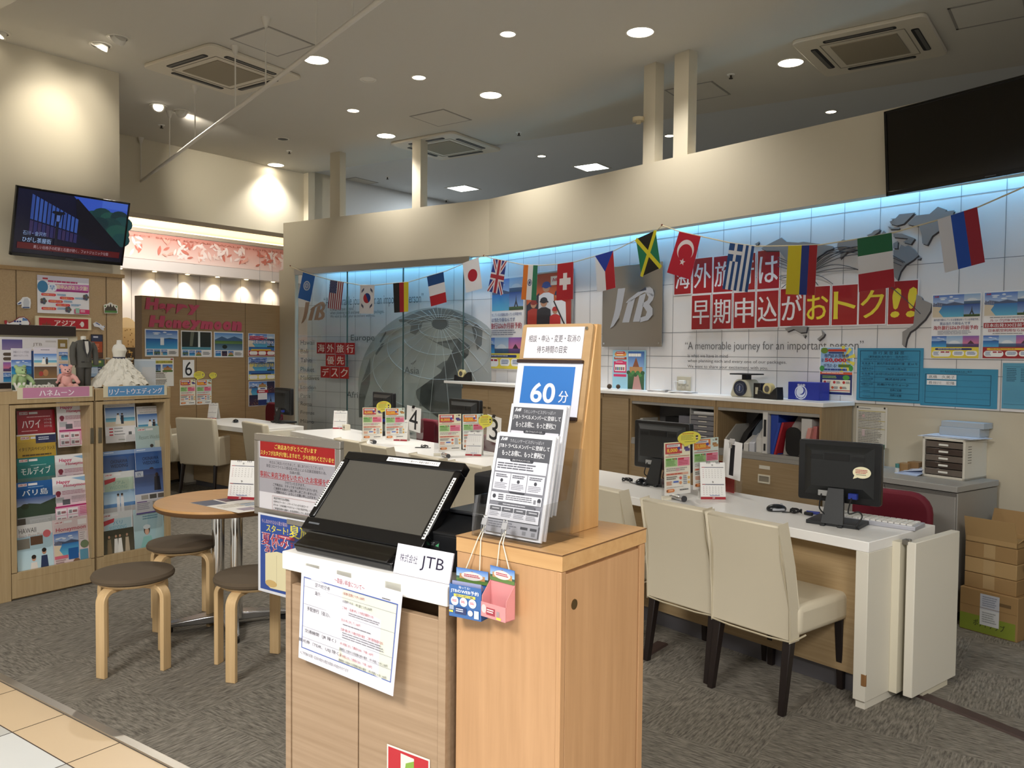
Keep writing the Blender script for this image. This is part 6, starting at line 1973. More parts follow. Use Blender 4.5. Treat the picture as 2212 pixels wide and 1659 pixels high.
def full_stand(num, pts, f1, f2, cardq, bubq, calz, z1, labels, cup, clipc):
 A, S, E_ = [Z(*q, ZD) for q in pts]
 t = stand_from(pts, num, labels[0], None, None, None, None, None, z1)
 # two flyers, each a thing slid in the stand's front
 for k, (fq, kind) in enumerate(((f1, 'r'), (f2, 'o'))):
  (x0, y0), (x1, y1), (xb, yb) = fq
  P0, P1 = Z(x0, yb, ZD+.035 if k == 0 else ZD+.05), Z(x1, y1, ZD+.035 if k == 0 else ZD+.05)
  w_ = (P1-P0).xy.length
  d_ = ray(x0, y0)
  kk = P0.xy.dot(d_.xy)/d_.xy.dot(d_.xy)
  zt = CH+d_.z*kk
  s = flyer_sheet(w_, zt-ZD-(.035 if k == 0 else .05), kind)
  dd = (P1-P0).xy
  rz = math.atan2(dd.y, dd.x)
  c = (P0+P1)/2
  s.m = RT(c.x, c.y, (zt+ZD+(.035 if k == 0 else .05))/2, rz, R(2))
  s.build('campaign_flyer', labels[1+k], 'flyer', 'campaign flyers on the desk', mat=GLOSS)
 if num == 1:
  o_ = obj('red_film', B().box(0, -.004, .0, .17, -.0035, .17), clear('red_film_clear', (.85, .35, .36), .3, .2), t)
  o_.location = S-A+(E_-S)*.45
  o_.rotation_euler = (0, 0, math.atan2((E_-S).y, (E_-S).x))
 # number card hung by a binder clip
 (x0, y0), (x1, y1), (xb, yb) = cardq
 dS, dE = S.xy, E_.xy
 dirv = (dE-dS).normalized()
 nrm = Vector((dirv.y, -dirv.x))
 if nrm.dot(-dS) < 0: nrm = -nrm
 def onleaf(px, py):
  d = ray(px, py)
  k = (dS+nrm*.012-EYE.xy).dot(nrm)/d.xy.dot(nrm)
  return EYE+d*k
 a, c = onleaf(x0, y0), onleaf(x1, y1)
 b_ = onleaf(xb, yb)
 s = Sheet(((c-a).xy).length, a.z-b_.z, 'f0efee')
 s.text(str(num), *((.38, .1, .62, .92) if num == 1 else (.2, .1, .8, .92)), '16161c', .0, res=5)
 rz = math.atan2(dirv.y, dirv.x)
 mid = (a+c)/2
 s.m = RT(mid.x, mid.y, (a.z+b_.z)/2, rz) @ Matrix.Rotation(R(-4), 4, 'Z')
 o = s.build('number_card', labels[3], 'number card', 'number cards on the desk')
 cm = Matrix.Translation((mid.x+nrm.x*.002, mid.y+nrm.y*.002, a.z)) @ Matrix.Rotation(rz, 4, 'Z')
 t2 = thing('binder_clip', labels[4], 'clip', mat=cm, group='binder clips on the number cards')
 obj('clip_body', B().extrude([(-.02, -.008, -.012), (-.02, .012, -.012), (-.02, .002, .012)], (.04, 0, 0)), M(clipc, '18181a' if clipc == 'clip_black' else 'b9b9bc', .3, .5), t2)
 obj('clip_handle', B().tube([(-.008, -.009, -.012), (-.008, -.012, -.04), (.008, -.012, -.04), (.008, -.009, -.012)], .0015, 5), chrome, t2)
 # speech bubble card
 (x0, y0), (x1, y1) = bubq
 zb = ZD+.35
 P0 = onfly = None
 mid = Z((x0+x1)/2, (y0+y1)/2, ZD+.3)
 f0, f1_ = Z(f1[0][0], f1[2][1], ZD+.035), Z(f1[1][0], f1[1][1], ZD+.035)
 dd = (f1_-f0).xy
 rz = math.atan2(dd.y, dd.x)
 nn = Vector((math.sin(rz), -math.cos(rz)))
 pt = f0.xy+nn*.012
 def onb(px, py):
  d = ray(px, py)
  k = (pt-EYE.xy).dot(nn)/d.xy.dot(nn)
  return EYE+d*k
 a, c = onb(x0, y0), onb(x1, y1)
 s = bubble((c-a).xy.length, a.z-c.z)
 mid = (a+c)/2
 s.m = RT(mid.x, mid.y, mid.z, rz)
 s.build('speech_bubble_card', labels[5], 'card', 'yellow speech bubble cards')
 # metal pen tray roll in front
 q = Z(*cup, ZD+.014)
 t3 = thing('metal_roll', labels[6], 'roll', mat=Matrix.Translation((q.x, q.y, ZD)) @ Matrix.Rotation(RZD+R(75), 4, 'Z'), group='short metal rolls in front of the stands')
 obj('tube', B().rod((-.0, -.055, .016), (0, .055, .016), .016, 16), M('roll_steel', 'c9c9cc', .2, .9), t3, smooth=True)
 obj('end_cap', B().rod((0, -.058, .016), (0, -.05, .016), .0165, 16).rod((0, .05, .016), (0, .058, .016), .0165, 16), M('roll_dark', '3a3a3e', .4), t3, smooth=True)
full_stand(1, [(1430, 1080), (1500, 1046), (1602, 1069)], [(1434, 957), (1490, 1064), (1434, 1071)], [(1496, 949), (1551, 1050), (1496, 1058)], [(1563, 949.5), (1602, 956), (1556, 1029)], [(1463.5, 933), (1513.5, 962)], 0, ZD+.29,
 ['clear stand numbered one nearest the desk end', 'red headed campaign flyer on the stand numbered one', 'orange headed campaign flyer on the stand numbered one', 'card with a large 1', 'silver binder clip over the number 1', 'yellow speech bubble card on the stand numbered one', 'short metal roll before the stand numbered one'], (1465, 1075), 'clip_silver')
full_stand(3, [(938, 985), (985, 962), (1082, 985)], [(947, 895), (996, 974), (947, 976)], [(999, 895), (1044, 968), (999, 970)], [(1052, 896.5), (1082.5, 898), (1046.5, 951)], [(1033.5, 896), (1064, 926)], 0, ZD+.26,
 ['clear stand numbered three in the middle of the desk', 'red headed campaign flyer on the stand numbered three', 'orange headed campaign flyer on the stand numbered three', 'card with a large 3', 'black binder clip over the number 3', 'yellow speech bubble card on the stand numbered three', 'short metal roll before the stand numbered three'], (963, 984), 'clip_black')
full_stand(4, [(782, 953), (830, 935), (914, 951)], [(783, 880.5), (826, 949), (781, 950)], [(832, 882), (874, 948), (830, 950)], [(878.5, 877), (909, 880), (875, 928)], [(813, 866.5), (845, 891.5)], 0, ZD+.29,
 ['clear stand numbered four near the far desk end', 'red headed campaign flyer on the stand numbered four', 'orange headed campaign flyer on the stand numbered four', 'card with a large 4', 'black binder clip over the number 4', 'yellow speech bubble card on the stand numbered four', 'short metal roll before the stand numbered four'], (806, 954), 'clip_black')
# ================================================================== oak partition with the honeymoon display
pp = Z(395, 904, .72)
HP = Plane(pp, 29.5)
zt_p = (HP.at(306.5, 638).z+HP.at(625, 662).z)/2
a, c = HP.at(306.5, 700), HP.at(625, 700)
part_oak = wood('partition_oak', 'a58a66', '977b57', 'X', 5, 18)
t = thing('oak_partition', 'free standing oak partition with pink lettering and posters', 'partition', (a.x, a.y, 0), HP.rz)
pl = (c-a).length
obj('board', B().box(0, 0, .03, pl, .12, zt_p), part_oak, t, bev=.002)
obj('plinth', B().box(.02, .015, 0, pl-.02, .105, .03), M('plinth_dark'), t)
for x in (423.5, 529.7):
 xx = (HP.at(x, 700)-a).dot(HP.r)
 obj('seam', B().box(xx-.003, -.001, .03, xx+.003, .0005, zt_p), M('panel_gap'), t)
pinkl = M('letter_pink', 'c2506a', .6)
def letter(ch, x0, x1, y0, y1, label):
 cx, cy = 240+x0/3.607, 440+y0/3.607
 a, c = HP.at(240+x0/3.607, 440+y0/3.607, .004), HP.at(240+x1/3.607, 440+y1/3.607, .004)
 W_, H_ = (c-a).dot(HP.r), a.z-c.z
 vs, fs, _ = glyphs(ch, .075, 3)
 b_ = B().add([(x*W_*.95+.12*W_*y, -.006, (y-1)*H_) for x, y in vs], fs)
 k = len(b_.v)
 b2 = B().add([(x*W_*.95+.12*W_*y, 0, (y-1)*H_) for x, y in vs], [f[::-1] for f in fs])
 # closing rim
 cnt = {}
 for f in fs:
  for i in range(len(f)):
   e = (f[i], f[(i+1) % len(f)])
   cnt[e] = cnt.get(e, 0)+1
 rim = [e for e in cnt if (e[1], e[0]) not in cnt]
 b_.v += b2.v
 b_.f += [tuple(i+k for i in f) for f in b2.f]
 b_.f += [(e[1], e[0], e[0]+k, e[1]+k) for e in rim]
 o = obj('paper_letter', b_, pinkl)
 o.location = a
 o.rotation_euler = (0, 0, HP.rz)
 tag(o, label, 'letter', 'pink letters on the oak partition')
for ch, x0, x1, y0, y1, lb in (('H', 262, 365, 730, 828, 'pink capital letter H starting the upper word'), ('a', 366, 428, 775, 840, 'pink letter a of the upper word'), ('p', 425, 500, 778, 862, 'first pink letter p of the upper word'),
  ('p', 502, 592, 780, 864, 'second pink letter p of the upper word'), ('y', 590, 683, 785, 870, 'pink letter y of the upper word'), ('H', 290, 412, 868, 964, 'pink capital letter H starting the lower word'), ('o', 416, 474, 905, 970, 'pink letter o next to the lower capital H'),
  ('n', 476, 545, 905, 972, 'pink letter n in the left half of the lower word'), ('e', 547, 612, 908, 974, 'pink letter e of the lower word'), ('y', 605, 696, 905, 985, 'pink letter y of the lower word'), ('m', 692, 790, 912, 980, 'pink letter m of the lower word'),
  ('o', 795, 858, 915, 985, 'pink letter o right after the m'), ('o', 864, 932, 915, 988, 'pink letter o just before the last letter'), ('n', 936, 1015, 915, 992, 'pink letter n ending the lower word')):
 letter(ch, x0, x1, y0, y1, lb)
def photo_poster(TL, BR, kinds, label):
 s = HP.sheet(TL, BR, 'eae8e6', .004)
 s.sky(.03, .04, .97, .72, kinds[0], 3)
 s.rect(.45, .3, .56, .58, 'e4eaf2') if kinds[0] == 'sea' else None
 for i in range(3): s.sky(.05+.21*i, .75, .23+.21*i, .95, kinds[1+i], i)
 s.lines(.7, .8, .94, .93, 3, '777777')
 s.build('scenic_poster', label, 'poster', 'landscape posters under the pink letters')
photo_poster((312.6, 710.3), (385.6, 770), ('sea', 'sea', 'lake', 'beach'), 'landscape poster of a blue lagoon, left of three')
photo_poster((390.5, 713.6), (457.6, 771.3), ('fall', 'lake', 'sea', 'palace'), 'landscape poster of a dark gorge with waterfall, middle of three')
photo_poster((461.8, 716.4), (525.6, 771.9), ('lake', 'sea', 'night', 'palace'), 'landscape poster of mountains over a lake, right of three')
def early(TL, BR, red, label):
 s = HP.sheet(TL, BR, 'eae8e6', .004)
 s.sky(.02, .02, .7, .6, 'beach', 4); s.sky(.7, .02, .98, .3, 'dome'); s.sky(.7, .3, .98, .6, 'tower')
 if red:
  s.lines(.05, .12, .7, .3, 3, 'd0304a', .7); s.text('日本出発330日前予約OK', .03, .3, .95, .46, 'f0e8e4', .03)
 else:
  s.lines(.1, .1, .7, .25, 2, '3a5aa0', .6); s.text('海外旅行は6か月前予約', .05, .28, .95, .44, 'e6d24a', .03)
 s.rect(.02, .6, .98, .75, '2c5c9c', '3f7cb8'); s.pill(.1, .7, .85, .77, 'e8c03a' if red else '2c3a70')
 s.rect(.02, .76, .98, .98, RED if red else 'e8d86a')
 for i in range(3): s.pill(.04+.33*i if i else .04, .79, .34+.32*i, .95, 'f0ece8')
 s.build('travel_poster', label, 'poster', 'posters in the right column of the partition')
early((535.8, 719.5), (593.5, 769), True, 'red footed beach poster, topmost in the right column of the oak partition')
early((535.8, 770.8), (593.5, 819.8), False, 'yellow footed beach poster, middle in the right column of the oak partition')
s = HP.sheet((536.7, 824), (594, 874.5), 'e4e2e2', .004)
s.sky(.02, .02, .35, .55, 'beach', 2); s.sky(.35, .02, .68, .3, 'palace'); s.sky(.68, .02, .98, .5, 'night'); s.sky(.02, .55, .35, .97, 'night', 5); s.sky(.66, .5, .98, .97, 'tower'); s.rect(.35, .75, .66, .97, '24346e')
s.rect(.33, .25, .68, .75, 'ecebee'); s.rect(.3, .36, .72, .48, 'b02a38'); s.lines(.36, .39, .66, .46, 1, 'f2e4e4', .8); s.rect(.42, .28, .6, .32, '2c3c80')
s.build('travel_poster', 'collage poster with red ribbon, lowest in the right column of the partition', 'poster', 'posters in the right column of the partition')
s = HP.sheet((394.7, 777.4), (419.7, 815), 'efefef', .004)
s.text('6', .2, .1, .8, .9, '1c1c20', 0, res=5)
s.build('number_card', 'card with a large 6 on the oak partition', 'number card')
for TL, BR, k, lb in (((388.3, 820.4), (422, 873.9), 'r', 'red headed campaign flyer on the oak partition under the number card'), ((423.8, 820.4), (457, 872.5), 'o', 'orange headed campaign flyer on the oak partition under the yellow bubbles')):
 q = HP.sheet(TL, BR, 'ffffff', .004)
 s = flyer_sheet(q.w, q.h, k)
 s.m = q.m
 s.build('campaign_flyer', lb, 'flyer', 'campaign flyers on the partition')
for TL, BR, lb in (((418, 801.8), (442.4, 820.4), 'larger left yellow speech bubble card on the oak partition'), ((451.5, 804.6), (468.2, 819), 'smaller right yellow speech bubble card on the oak partition')):
 q = HP.sheet(TL, BR, 'ffffff', .008)
 s = bubble(q.w, q.h)
 s.m = q.m
 s.build('speech_bubble_card', lb, 'card', 'yellow cards on the partition')
s = HP.sheet((326, 772.7), (375.3, 833.7), 'ecebe6', .004)
s.rect(.1, .1, .95, .2, 'd8cf5a'); s.text('外旅行説明会開催', .12, .11, .95, .19, '4a4420', .02); s.sky(.1, .24, .42, .5, 'tower'); s.sky(.5, .24, .95, .5, 'palace')
s.lines(.1, .54, .7, .72, 4, '77726a'); s.rect(.1, .52, .7, .53, '8a5a3a'); s.lines(.1, .78, .7, .95, 4, '77726a'); s.rect(.1, .76, .7, .77, '8a5a3a'); s.rect(.86, .03, .96, .08, 'a8302a')
s.build('information_flyer', 'white seminar flyer with yellow heading at the left of the oak partition', 'flyer')
# ================================================================== wall with the left television: prints and cut-outs
s = TWP.sheet((80, 593.5), (192.6, 680.3), 'e8e6ea', .006)
s.rect(.0, .0, 1, .14, 'c8c4d0'); s.rect(.1, .06, .2, .1, 'b0202c'); s.lines(.2, .12, .8, .18, 1, 'b83a6a', .8)
s.poly([(.2, .22), (1, .18), (1, .38), (.25, .42)], 'c878b0'); s.ell(.28, .31, .09, .11, 'e8ecf4'); s.text('早', .23, .25, .33, .38, '3a7ac0', .03)
s.text('期申込がおトク旅!', .36, .22, .97, .34, 'efe6c0', .04); s.rect(.36, .35, .98, .4, 'a02a78')
s.ell(.1, .3, .1, .16, '3f7ca8')
for (x, y, c_, tx) in ((.07, .47, 'd8304a', '150日前ハワイ'), (.42, .54, 'd8304a', '120日前グアム'), (.2, .64, 'd8304a', '120日前バリ島'), (.34, .73, 'd8304a', '90日前シンガポール'), (.07, .84, 'd8304a', '90日前台北')):
 s.pill(x, y, x+.28, y+.07, c_); s.text(tx, x+.03, y+.012, x+.25, y+.058, 'f6dc8a', .02); s.lines(x+.3, y, x+.5, y+.06, 2, '4a90c0', .5)
for x, y in ((.11, .68), (.58, .88), (.93, .52)):
 for k in range(5): s.ell(x+.035*math.cos(k*1.256), y+.05*math.sin(k*1.256), .03, .042, ['6a5a48', '4a5a68', '5a4a5c'][k % 3], 10)
s.rect(.7, .86, 1, .98, 'd03a6a'); s.rect(.72, .83, .8, .97, '9cc4b0'); s.lines(.82, .88, .92, .95, 2, 'f4dce4')
s.build('travel_poster', 'white and pink early booking poster under the left television', 'poster', mat=GLOSS)
s = TWP.sheet((75.8, 682), (196, 713.5), 'd8ceae', .02, .02)
s.rect(.055, .13, .945, .9, 'ad1f2a'); s.text('アジア', .33, .28, .7, .72, 'ecdcd4', .04)
for k in range(5): s.poly([(.11+.03*k, .75), (.125+.03*k, .35 if k == 2 else .5), (.14+.03*k, .75)], '6a4a30')
s.ell(.83, .55, .035, .22, 'd8d2cc'); s.poly([(.77, .6), (.8, .45), (.83, .5)], 'd8d2cc')
s.build('shelf_sign', 'red sign with white katakana on the oak wall under the poster', 'sign')
def cutout(name, pts_layers, label, cat, box):
 (x0, y0), (x1, y1) = box
 s = TWP.sheet((x0, y0), (x1, y1), 'ffffff', .012, .006)
 s.v, s.f, s.c = [], [], []
 # outline board, extruded to the thickness of foam card
 k = 0
 pts = pts_layers[0][0]
 n = len(pts)
 for z in (-.004, .003):
  s.v += [(u, v, z) for u, v in pts]
 col = lin(pts_layers[0][1])
 s.f.append(tuple(range(n, 2*n))[::-1]); s.c.append([col]*n)
 s.f.append(tuple(range(n))); s.c.append([col]*n)
 for i in range(n):
  s.f.append((i, (i+1) % n, n+(i+1) % n, n+i)[::-1]); s.c.append([col]*4)
 for p, c_ in pts_layers[1:]:
  s.poly(p, c_)
 return s.build(name, label, cat)
def ellp(cx, cy, rx, ry, n=16):
 return [(cx+rx*math.cos(R(360*i/n)), cy+ry*math.sin(R(360*i/n))) for i in range(n)]
plane_b = [(0, .45), (.08, .4), (.16, .62), (.35, .45), (.55, .12), (.75, .05), (.9, .25), (1, .6), (.95, .85), (.8, .98), (.3, .95), (.1, .85), (.02, .8)]
cutout('airplane_cutout', [(plane_b, '8a3440'), ([(.04, .5), (.1, .5), (.17, .68), (.37, .5), (.56, .18), (.75, .11), (.88, .3), (.96, .6), (.92, .82), (.78, .93), (.3, .9), (.12, .82)], 'e6e6e8'), ([(.7, .15), (.86, .24), (.9, .4), (.68, .42)], '5a80b8'),
  ([(.0, .45), (.07, .42), (.12, .6), (.04, .75)], 'b03038')]+[([(.36+.1*i, .42), (.44+.1*i, .42), (.44+.1*i, .56), (.36+.1*i, .56)], '2c3a7c') for i in range(3)]+[([(.56, .68), (.64, .68), (.64, .8), (.56, .8)], '2c3a7c')],
  'large white cartoon airplane cut out left of the red sign', 'cut out', ((9, 681), (65.6, 708)))
cutout('airplane_cutout', [([(0, .2), (.25, 0), (.6, .25), (.75, .45), (.98, .42), (.95, .7), (.85, .75), (.9, .98), (.72, .95), (.5, .65), (.1, .55)], 'd9dadf'), ([(.15, .12), (.3, .08), (.6, .34), (.5, .4)], '54608c'), ([(.55, .6), (.7, .62), (.85, .9), (.75, .92)], 'b9bcc8'), ([(.88, .45), (.98, .44), (.94, .62)], '4a5a80')],
  'small white airplane cut out right of the red sign', 'cut out', ((201, 695), (227, 714)))
cutout('temple_cutout', [([(0, .25), (.12, .18), (.3, .12), (.42, 0), (.55, 0), (.66, .14), (.85, .16), (1, .26), (1, .95), (.05, 1)], 'dcd9d0'), ([(.08, .55), (.2, .42), (.3, .2), (.38, .42), (.48, .06), (.58, .42), (.7, .2), (.78, .42), (.9, .55), (.92, .75), (.06, .75)], '4a4238'), ([(.05, .74), (.95, .72), (.95, .92), (.06, .95)], '4c7a3c'),
  (ellp(.1, .35, .06, .08), '4a7a3a'), (ellp(.9, .35, .06, .08), '4a7a3a')], 'temple cut out with green base at the right edge of the oak wall', 'cut out', ((224, 653), (254, 678)))
cutout('lion_statue_cutout', [([(.05, .55), (.3, .3), (.45, .05), (.75, 0), (.97, .15), (1, .5), (.95, .95), (.55, .98), (.35, .9), (.38, .65), (.1, .72)], 'e4e5e8'), ([(.55, .15), (.78, .1), (.9, .4), (.85, .8), (.5, .85), (.45, .5)], 'c3c8d0'), ([(.08, .6), (.3, .45), (.36, .55), (.12, .68)], '34508c'), ([(.4, .85), (.9, .82), (.9, .93), (.45, .95)], '4a5c84')],
  'white lion statue cut out left of the pink poster', 'cut out', ((35, 640), (66.6, 667.6)))
s = TWP.sheet((196, 722), (222.5, 774), '241c1c', .01)
s.rect(.06, .04, .94, .3, '2c3450'); s.rect(.2, .08, .6, .14, 'c8ccd8'); s.rect(.05, .3, .95, .75, 'a04624'); s.lines(.2, .4, .7, .65, 4, 'd89070'); s.rect(.05, .75, .95, .97, '5a3420')
s.build('framed_brochure', 'dark orange brochure on the oak wall behind the miniature suit', 'brochure')
s = TWP.sheet((188, 776), (226, 815), '3a4458', .01)
s.rect(.05, .05, .95, .4, '4c6a3c'); s.rect(.05, .42, .6, .95, '8aa0b8'); s.lines(.1, .5, .8, .8, 4, 'c8d0dc'); s.rect(.1, .08, .8, .2, 'c8c070')
s.build('framed_brochure', 'blue grey brochure on the oak wall behind the miniature dress', 'brochure')
s = FW.sheet((254, 694), (292, 806), 'c7a878', .03)
s.ell(.5, .12, .6, .2, 'd8bc8c', 20); s.rect(0, .12, 1, .5, 'c9a870', 'b8925c'); s.rect(0, .5, 1, 1, '3c2c18', '2a1e12')
rnd = random.Random(9)
for i in range(40): s.ell(rnd.uniform(.1, .9), rnd.uniform(.55, .97), rnd.uniform(.02, .07), rnd.uniform(.01, .03), rnd.choice(['b8924c', 'd0aa5c', '8a6430']), 8)
for i in range(14): s.ell(rnd.uniform(.1, .9), rnd.uniform(.15, .48), .03, .012, '7a5428', 8)
s.build('food_photograph', 'tall close up food photograph on the neighbouring shop wall', 'poster')
# ================================================================== brochure cabinets
CP = Plane(Vector((-2.668, 5.258, 0)), 36.2)
cab_oak = wood('rack_oak', 'b29b76', 'a58d67', 'Z', 5, 16)
cab_in = wood('rack_inner_oak', '9d8765', '8f7858', 'X', 5, 16)
cq = CP.at(22, 1100)
cb0 = Matrix.Translation((cq.x, cq.y, 0)) @ Matrix.Rotation(CP.rz, 4, 'Z')
cbi = cb0.inverted()
def cl(px, py, off=0.0):
 return cbi @ CP.at(px, py, off)
ZCB = 1.248
grip = M('handle_bronze', '7d7460', .35, .7)
def z_at(px, py, off=0.0):
 return CP.at(px, py, off).z
def rack(x0, x1, xi0, xi1, label, zb0, hx, side=False):
 t = thing('brochure_cabinet', label, 'cabinet', mat=cb0 @ Matrix.Translation((x0, 0, 0)), group='oak brochure cabinets')
 w = x1-x0
 dp = .38
 b_ = B().box(0, .02, 0, .02, dp, ZCB).box(w-.02, .02, 0, w, dp, ZCB).box(.02, .02, ZCB-.03, w-.02, dp, ZCB).box(.02, .02, 0, w-.02, dp, .05)
 if side: b_.box(-.12, .0, 0, -.0, dp, ZCB)
 obj('carcass', b_, cab_oak, t, bev=.002)
 obj('top_band', B().box(-.12 if side else 0, -.004, ZCB-.075, w, .02, ZCB), cab_oak, t, bev=.001)
 obj('back_panel', B().box(.02, .2, .05, w-.02, .22, ZCB-.03), cab_in, t)
 zt_, zb_ = ZCB-.082, .165
 i0, i1 = xi0-x0, xi1-x0
 d = obj('door', B().box(.003, -.002, zb_, i0, .02, zt_).box(i1, -.002, zb_, w-.003, .02, zt_).box(i0, -.002, zb_, i1, .02, zb0).box(i0, -.002, zt_-.02, i1, .02, zt_), cab_oak, t, bev=.0015)
 obj('handle', B().box(hx-x0-.012, -.006, .9, hx-x0+.012, 0, 1.0), grip, d, bev=.002)
 obj('handle_recess', B().box(hx-x0-.008, -.0065, .91, hx-x0+.008, -.004, .99), M('handle_inner', '5c5546', .5), d)
 obj('kick_panel', B().box(.003, -.001, .012, w-.003, .018, zb_-.004), cab_oak, t, bev=.001)
 return t
def xl(px):
 return cl(px, 1050).x
rackA = rack(xl(22), xl(204), xl(35), xl(196), 'oak brochure cabinet under the pink sign, left one of the pair', z_at(110, 1239), xl(203.5)-.012, True)
rackB = rack(xl(208), xl(369), xl(223), xl(357), 'oak brochure cabinet under the blue sign, right one of the pair', z_at(285, 1204), xl(216.5), False)
def brochure(x0, y0, x1, tier, draw, label, hgt=.297, off0=.02, upright=False):
 """A4 brochure leaning back in the rack, placed by its visible top edge"""
 dep = .17-.028*tier
 pl_ = Plane(CP.p-CP.n*dep, 36.2)
 a, c = pl_.at(x0, y0), pl_.at(x1, y0-(x1-x0)*.0)
 w = (c-a).dot(CP.r)
 tl = R(5) if not upright else R(1)
 ztop = a.z
 # aspect from its own width, A4 tall
 s = Sheet(w, hgt, 'eceaea', .004)
 draw(s)
 mid = (a+c)/2
 m_ = Matrix.Translation((mid.x, mid.y, 0)) @ Matrix.Rotation(CP.rz, 4, 'Z')
 s.m = m_ @ RT(0, -hgt/2*math.sin(tl), ztop-hgt/2*math.cos(tl), 0, tl)
 return s.build('brochure', label, 'brochure', 'brochures in the oak cabinets', mat=GLOSS)
def look(s, x=.06, y=.03, c='b0202c'):
 s.rect(x, y, x+.22, y+.055, 'eee6e6'); s.text('LOOK', x+.01, y+.01, x+.12, y+.045, c, .05, .2); logo(s, x+.13, y+.008, x+.21, y+.048, c)
 s.rect(x+.25, y+.005, x+.48, y+.05, 'e4e2e2')
def d_hawaii(s):
 s.rect(0, 0, 1, .5, '9c1a26'); look(s); s.lines(.25, .13, .9, .16, 1, 'e0b0b0'); s.text('ハワイ', .12, .2, .6, .37, 'f0e6e4', .03)
 for i, k in enumerate(('ハワイ島', 'マウイ島', 'カウアイ島')): s.text(k, .7, .18+.07*i, .9, .23+.07*i, 'ecdcdc')
 s.lines(.1, .42, .55, .45, 1, 'e0b0b0'); s.sky(0, .5, 1, 1, 'beach', 5)
def d_italy(s):
 s.rect(0, 0, 1, .9, 'c9a52c'); s.rect(0, 0, 1, .03, 'e6e2da'); look(s, .1, .05); s.rect(.48, .03, 1, .2, '1c2450'); s.lines(.55, .07, .9, .15, 2, 'c8ccdc')
 s.text('イタリア|スペイン|フランス', .04, .27, .96, .36, '3a2c14', .02); s.lines(.12, .42, .88, .46, 1, '5a4820', .8); s.text('Enjoy', .32, .6, .66, .73, '6a5420'); s.lines(.05, .6, .28, .72, 4, '8a7430', .3); s.rect(0, .76, 1, 1, '1c2450'); s.lines(.05, .8, .9, .84, 1, 'c8ccdc')
def d_maldives(s):
 s.rect(0, 0, 1, .42, '1a7a78'); look(s); s.lines(.35, .16, .85, .18, 1, 'b0dcd8'); s.text('モルディブ', .1, .2, .88, .36, 'eef4f2', .03); s.rect(0, .42, 1, 1, '5a7a74', '3f5a58'); s.poly([(.2, .7), (.4, .5), (.7, .62), (.5, .8)], '3a3834'); s.poly([(.3, .66), (.42, .52), (.6, .6)], '5a4c3c')
def d_bali(s):
 s.rect(0, 0, 1, .33, '155a9c'); look(s); s.lines(.3, .11, .8, .13, 1, 'a8c8e4'); s.text('バリ島', .15, .16, .8, .29, 'eef2f6', .03); s.rect(0, .33, 1, .5, '4a6aa8', 'a0b0cc')
 s.poly([(0, .5), (.3, .44), (.6, .48), (1, .38), (1, .72), (0, .72)], '2c4030'); s.ell(.2, .5, .1, .06, '20301c', 10); s.rect(0, .72, 1, 1, 'a9acac'); s.lines(.3, .78, .9, .86, 3, 'c8cacc'); s.rect(0, .74, .2, .92, '4a443c')
def d_photo(s):
 s.rect(0, 0, 1, 1, 'a9cfe0', 'c9dfe4'); s.rect(0, 0, 1, .22, 'e9e8e6'); s.text('HAWAII', .08, .07, .55, .16, '3a3434'); s.text('Beach Photo Plan', .08, .18, .72, .24, 'c0a8a4'); s.ell(.84, .22, .11, None, 'd86a70', 16)
 s.rect(.02, .26, .36, .45, '8a8478'); s.rect(.38, .24, .72, .4, '6a4c38')
 for cx, top, c1, sk in ((.45, .6, 'e6e0d8', 'c89a80'), (.74, .5, '2c3a5c', 'bc8e70')):
  s.poly([(cx-.08, top+.12), (cx+.08, top+.12), (cx+.13, 1), (cx-.13, 1)], c1); s.ell(cx, top+.05, .06, .05, sk, 14); s.ell(cx, top+.02, .065, .04, '2a2220', 14)
def d_hh(s):
 s.rect(.04, .03, .96, .3, 'ecebee'); s.poly([(.96, .03), (.96, .16), (.5, .05)], '8cb4d8'); s.text('Happy', .1, .08, .46, .17, 'c23a66', .03, .15); s.text('Honeymoon', .28, .17, .93, .25, 'c23a66', .03, .15)
 s.rect(.04, .3, .96, .62, 'ecdfe6', 'e6c4d2'); s.ell(.14, .35, .07, None, '8a2c44', 16); s.rect(.1, .37, .18, .42, '8a2c44'); s.lines(.24, .31, .9, .4, 3, 'b06a80', .4); s.rect(.06, .44, .28, .55, 'b0b0b4'); s.rect(.24, .49, .44, .6, '5a5a62'); s.lines(.48, .44, .92, .58, 5, '8a7a84', .35)
 s.rect(.04, .62, .96, .655, 'b0206a')
 s.rect(.04, .655, .96, .97, 'dfa8c0')
 for r_ in range(2):
  for c_ in range(2): s.rect(.06+.3*c_, .68+.145*r_, .33+.3*c_, .81+.145*r_, 'ece6ea'); s.rect(.09+.3*c_, .72+.145*r_, .17+.3*c_, .79+.145*r_, '8a8a90'); s.rect(.19+.3*c_, .73+.145*r_, .31+.3*c_, .78+.145*r_, '9c6a70')
 s.lines(.68, .68, .94, .85, 5, 'c0507c', .4); s.rect(.68, .88, .94, .95, 'ece6ea')
def d_hm(s):
 s.rect(0, 0, 1, 1, 'dcc8c8'); look(s, .06, .04); s.rect(.7, .05, .95, .16, 'eeeaea'); s.text('Honeymoon', .08, .17, .92, .27, 'b83a4c', .01, .1); s.sky(.02, .28, .7, .72, 'beach', 6); s.rect(.4, .6, .68, .82, '1f5a9c'); s.rect(.72, .3, .95, .5, 'e6dcdc'); s.lines(.74, .32, .9, .48, 4, 'a09090', .3); s.rect(.02, .72, .38, .78, 'd0687c'); s.lines(.04, .8, .34, .92, 3, 'a88a8a'); s.ell(.62, .88, .1, .06, '7a5a44', 14); s.rect(.72, .66, .95, .9, '5a90a8'); s.ell(.86, .56, .12, .08, '6a7a5c', 12)
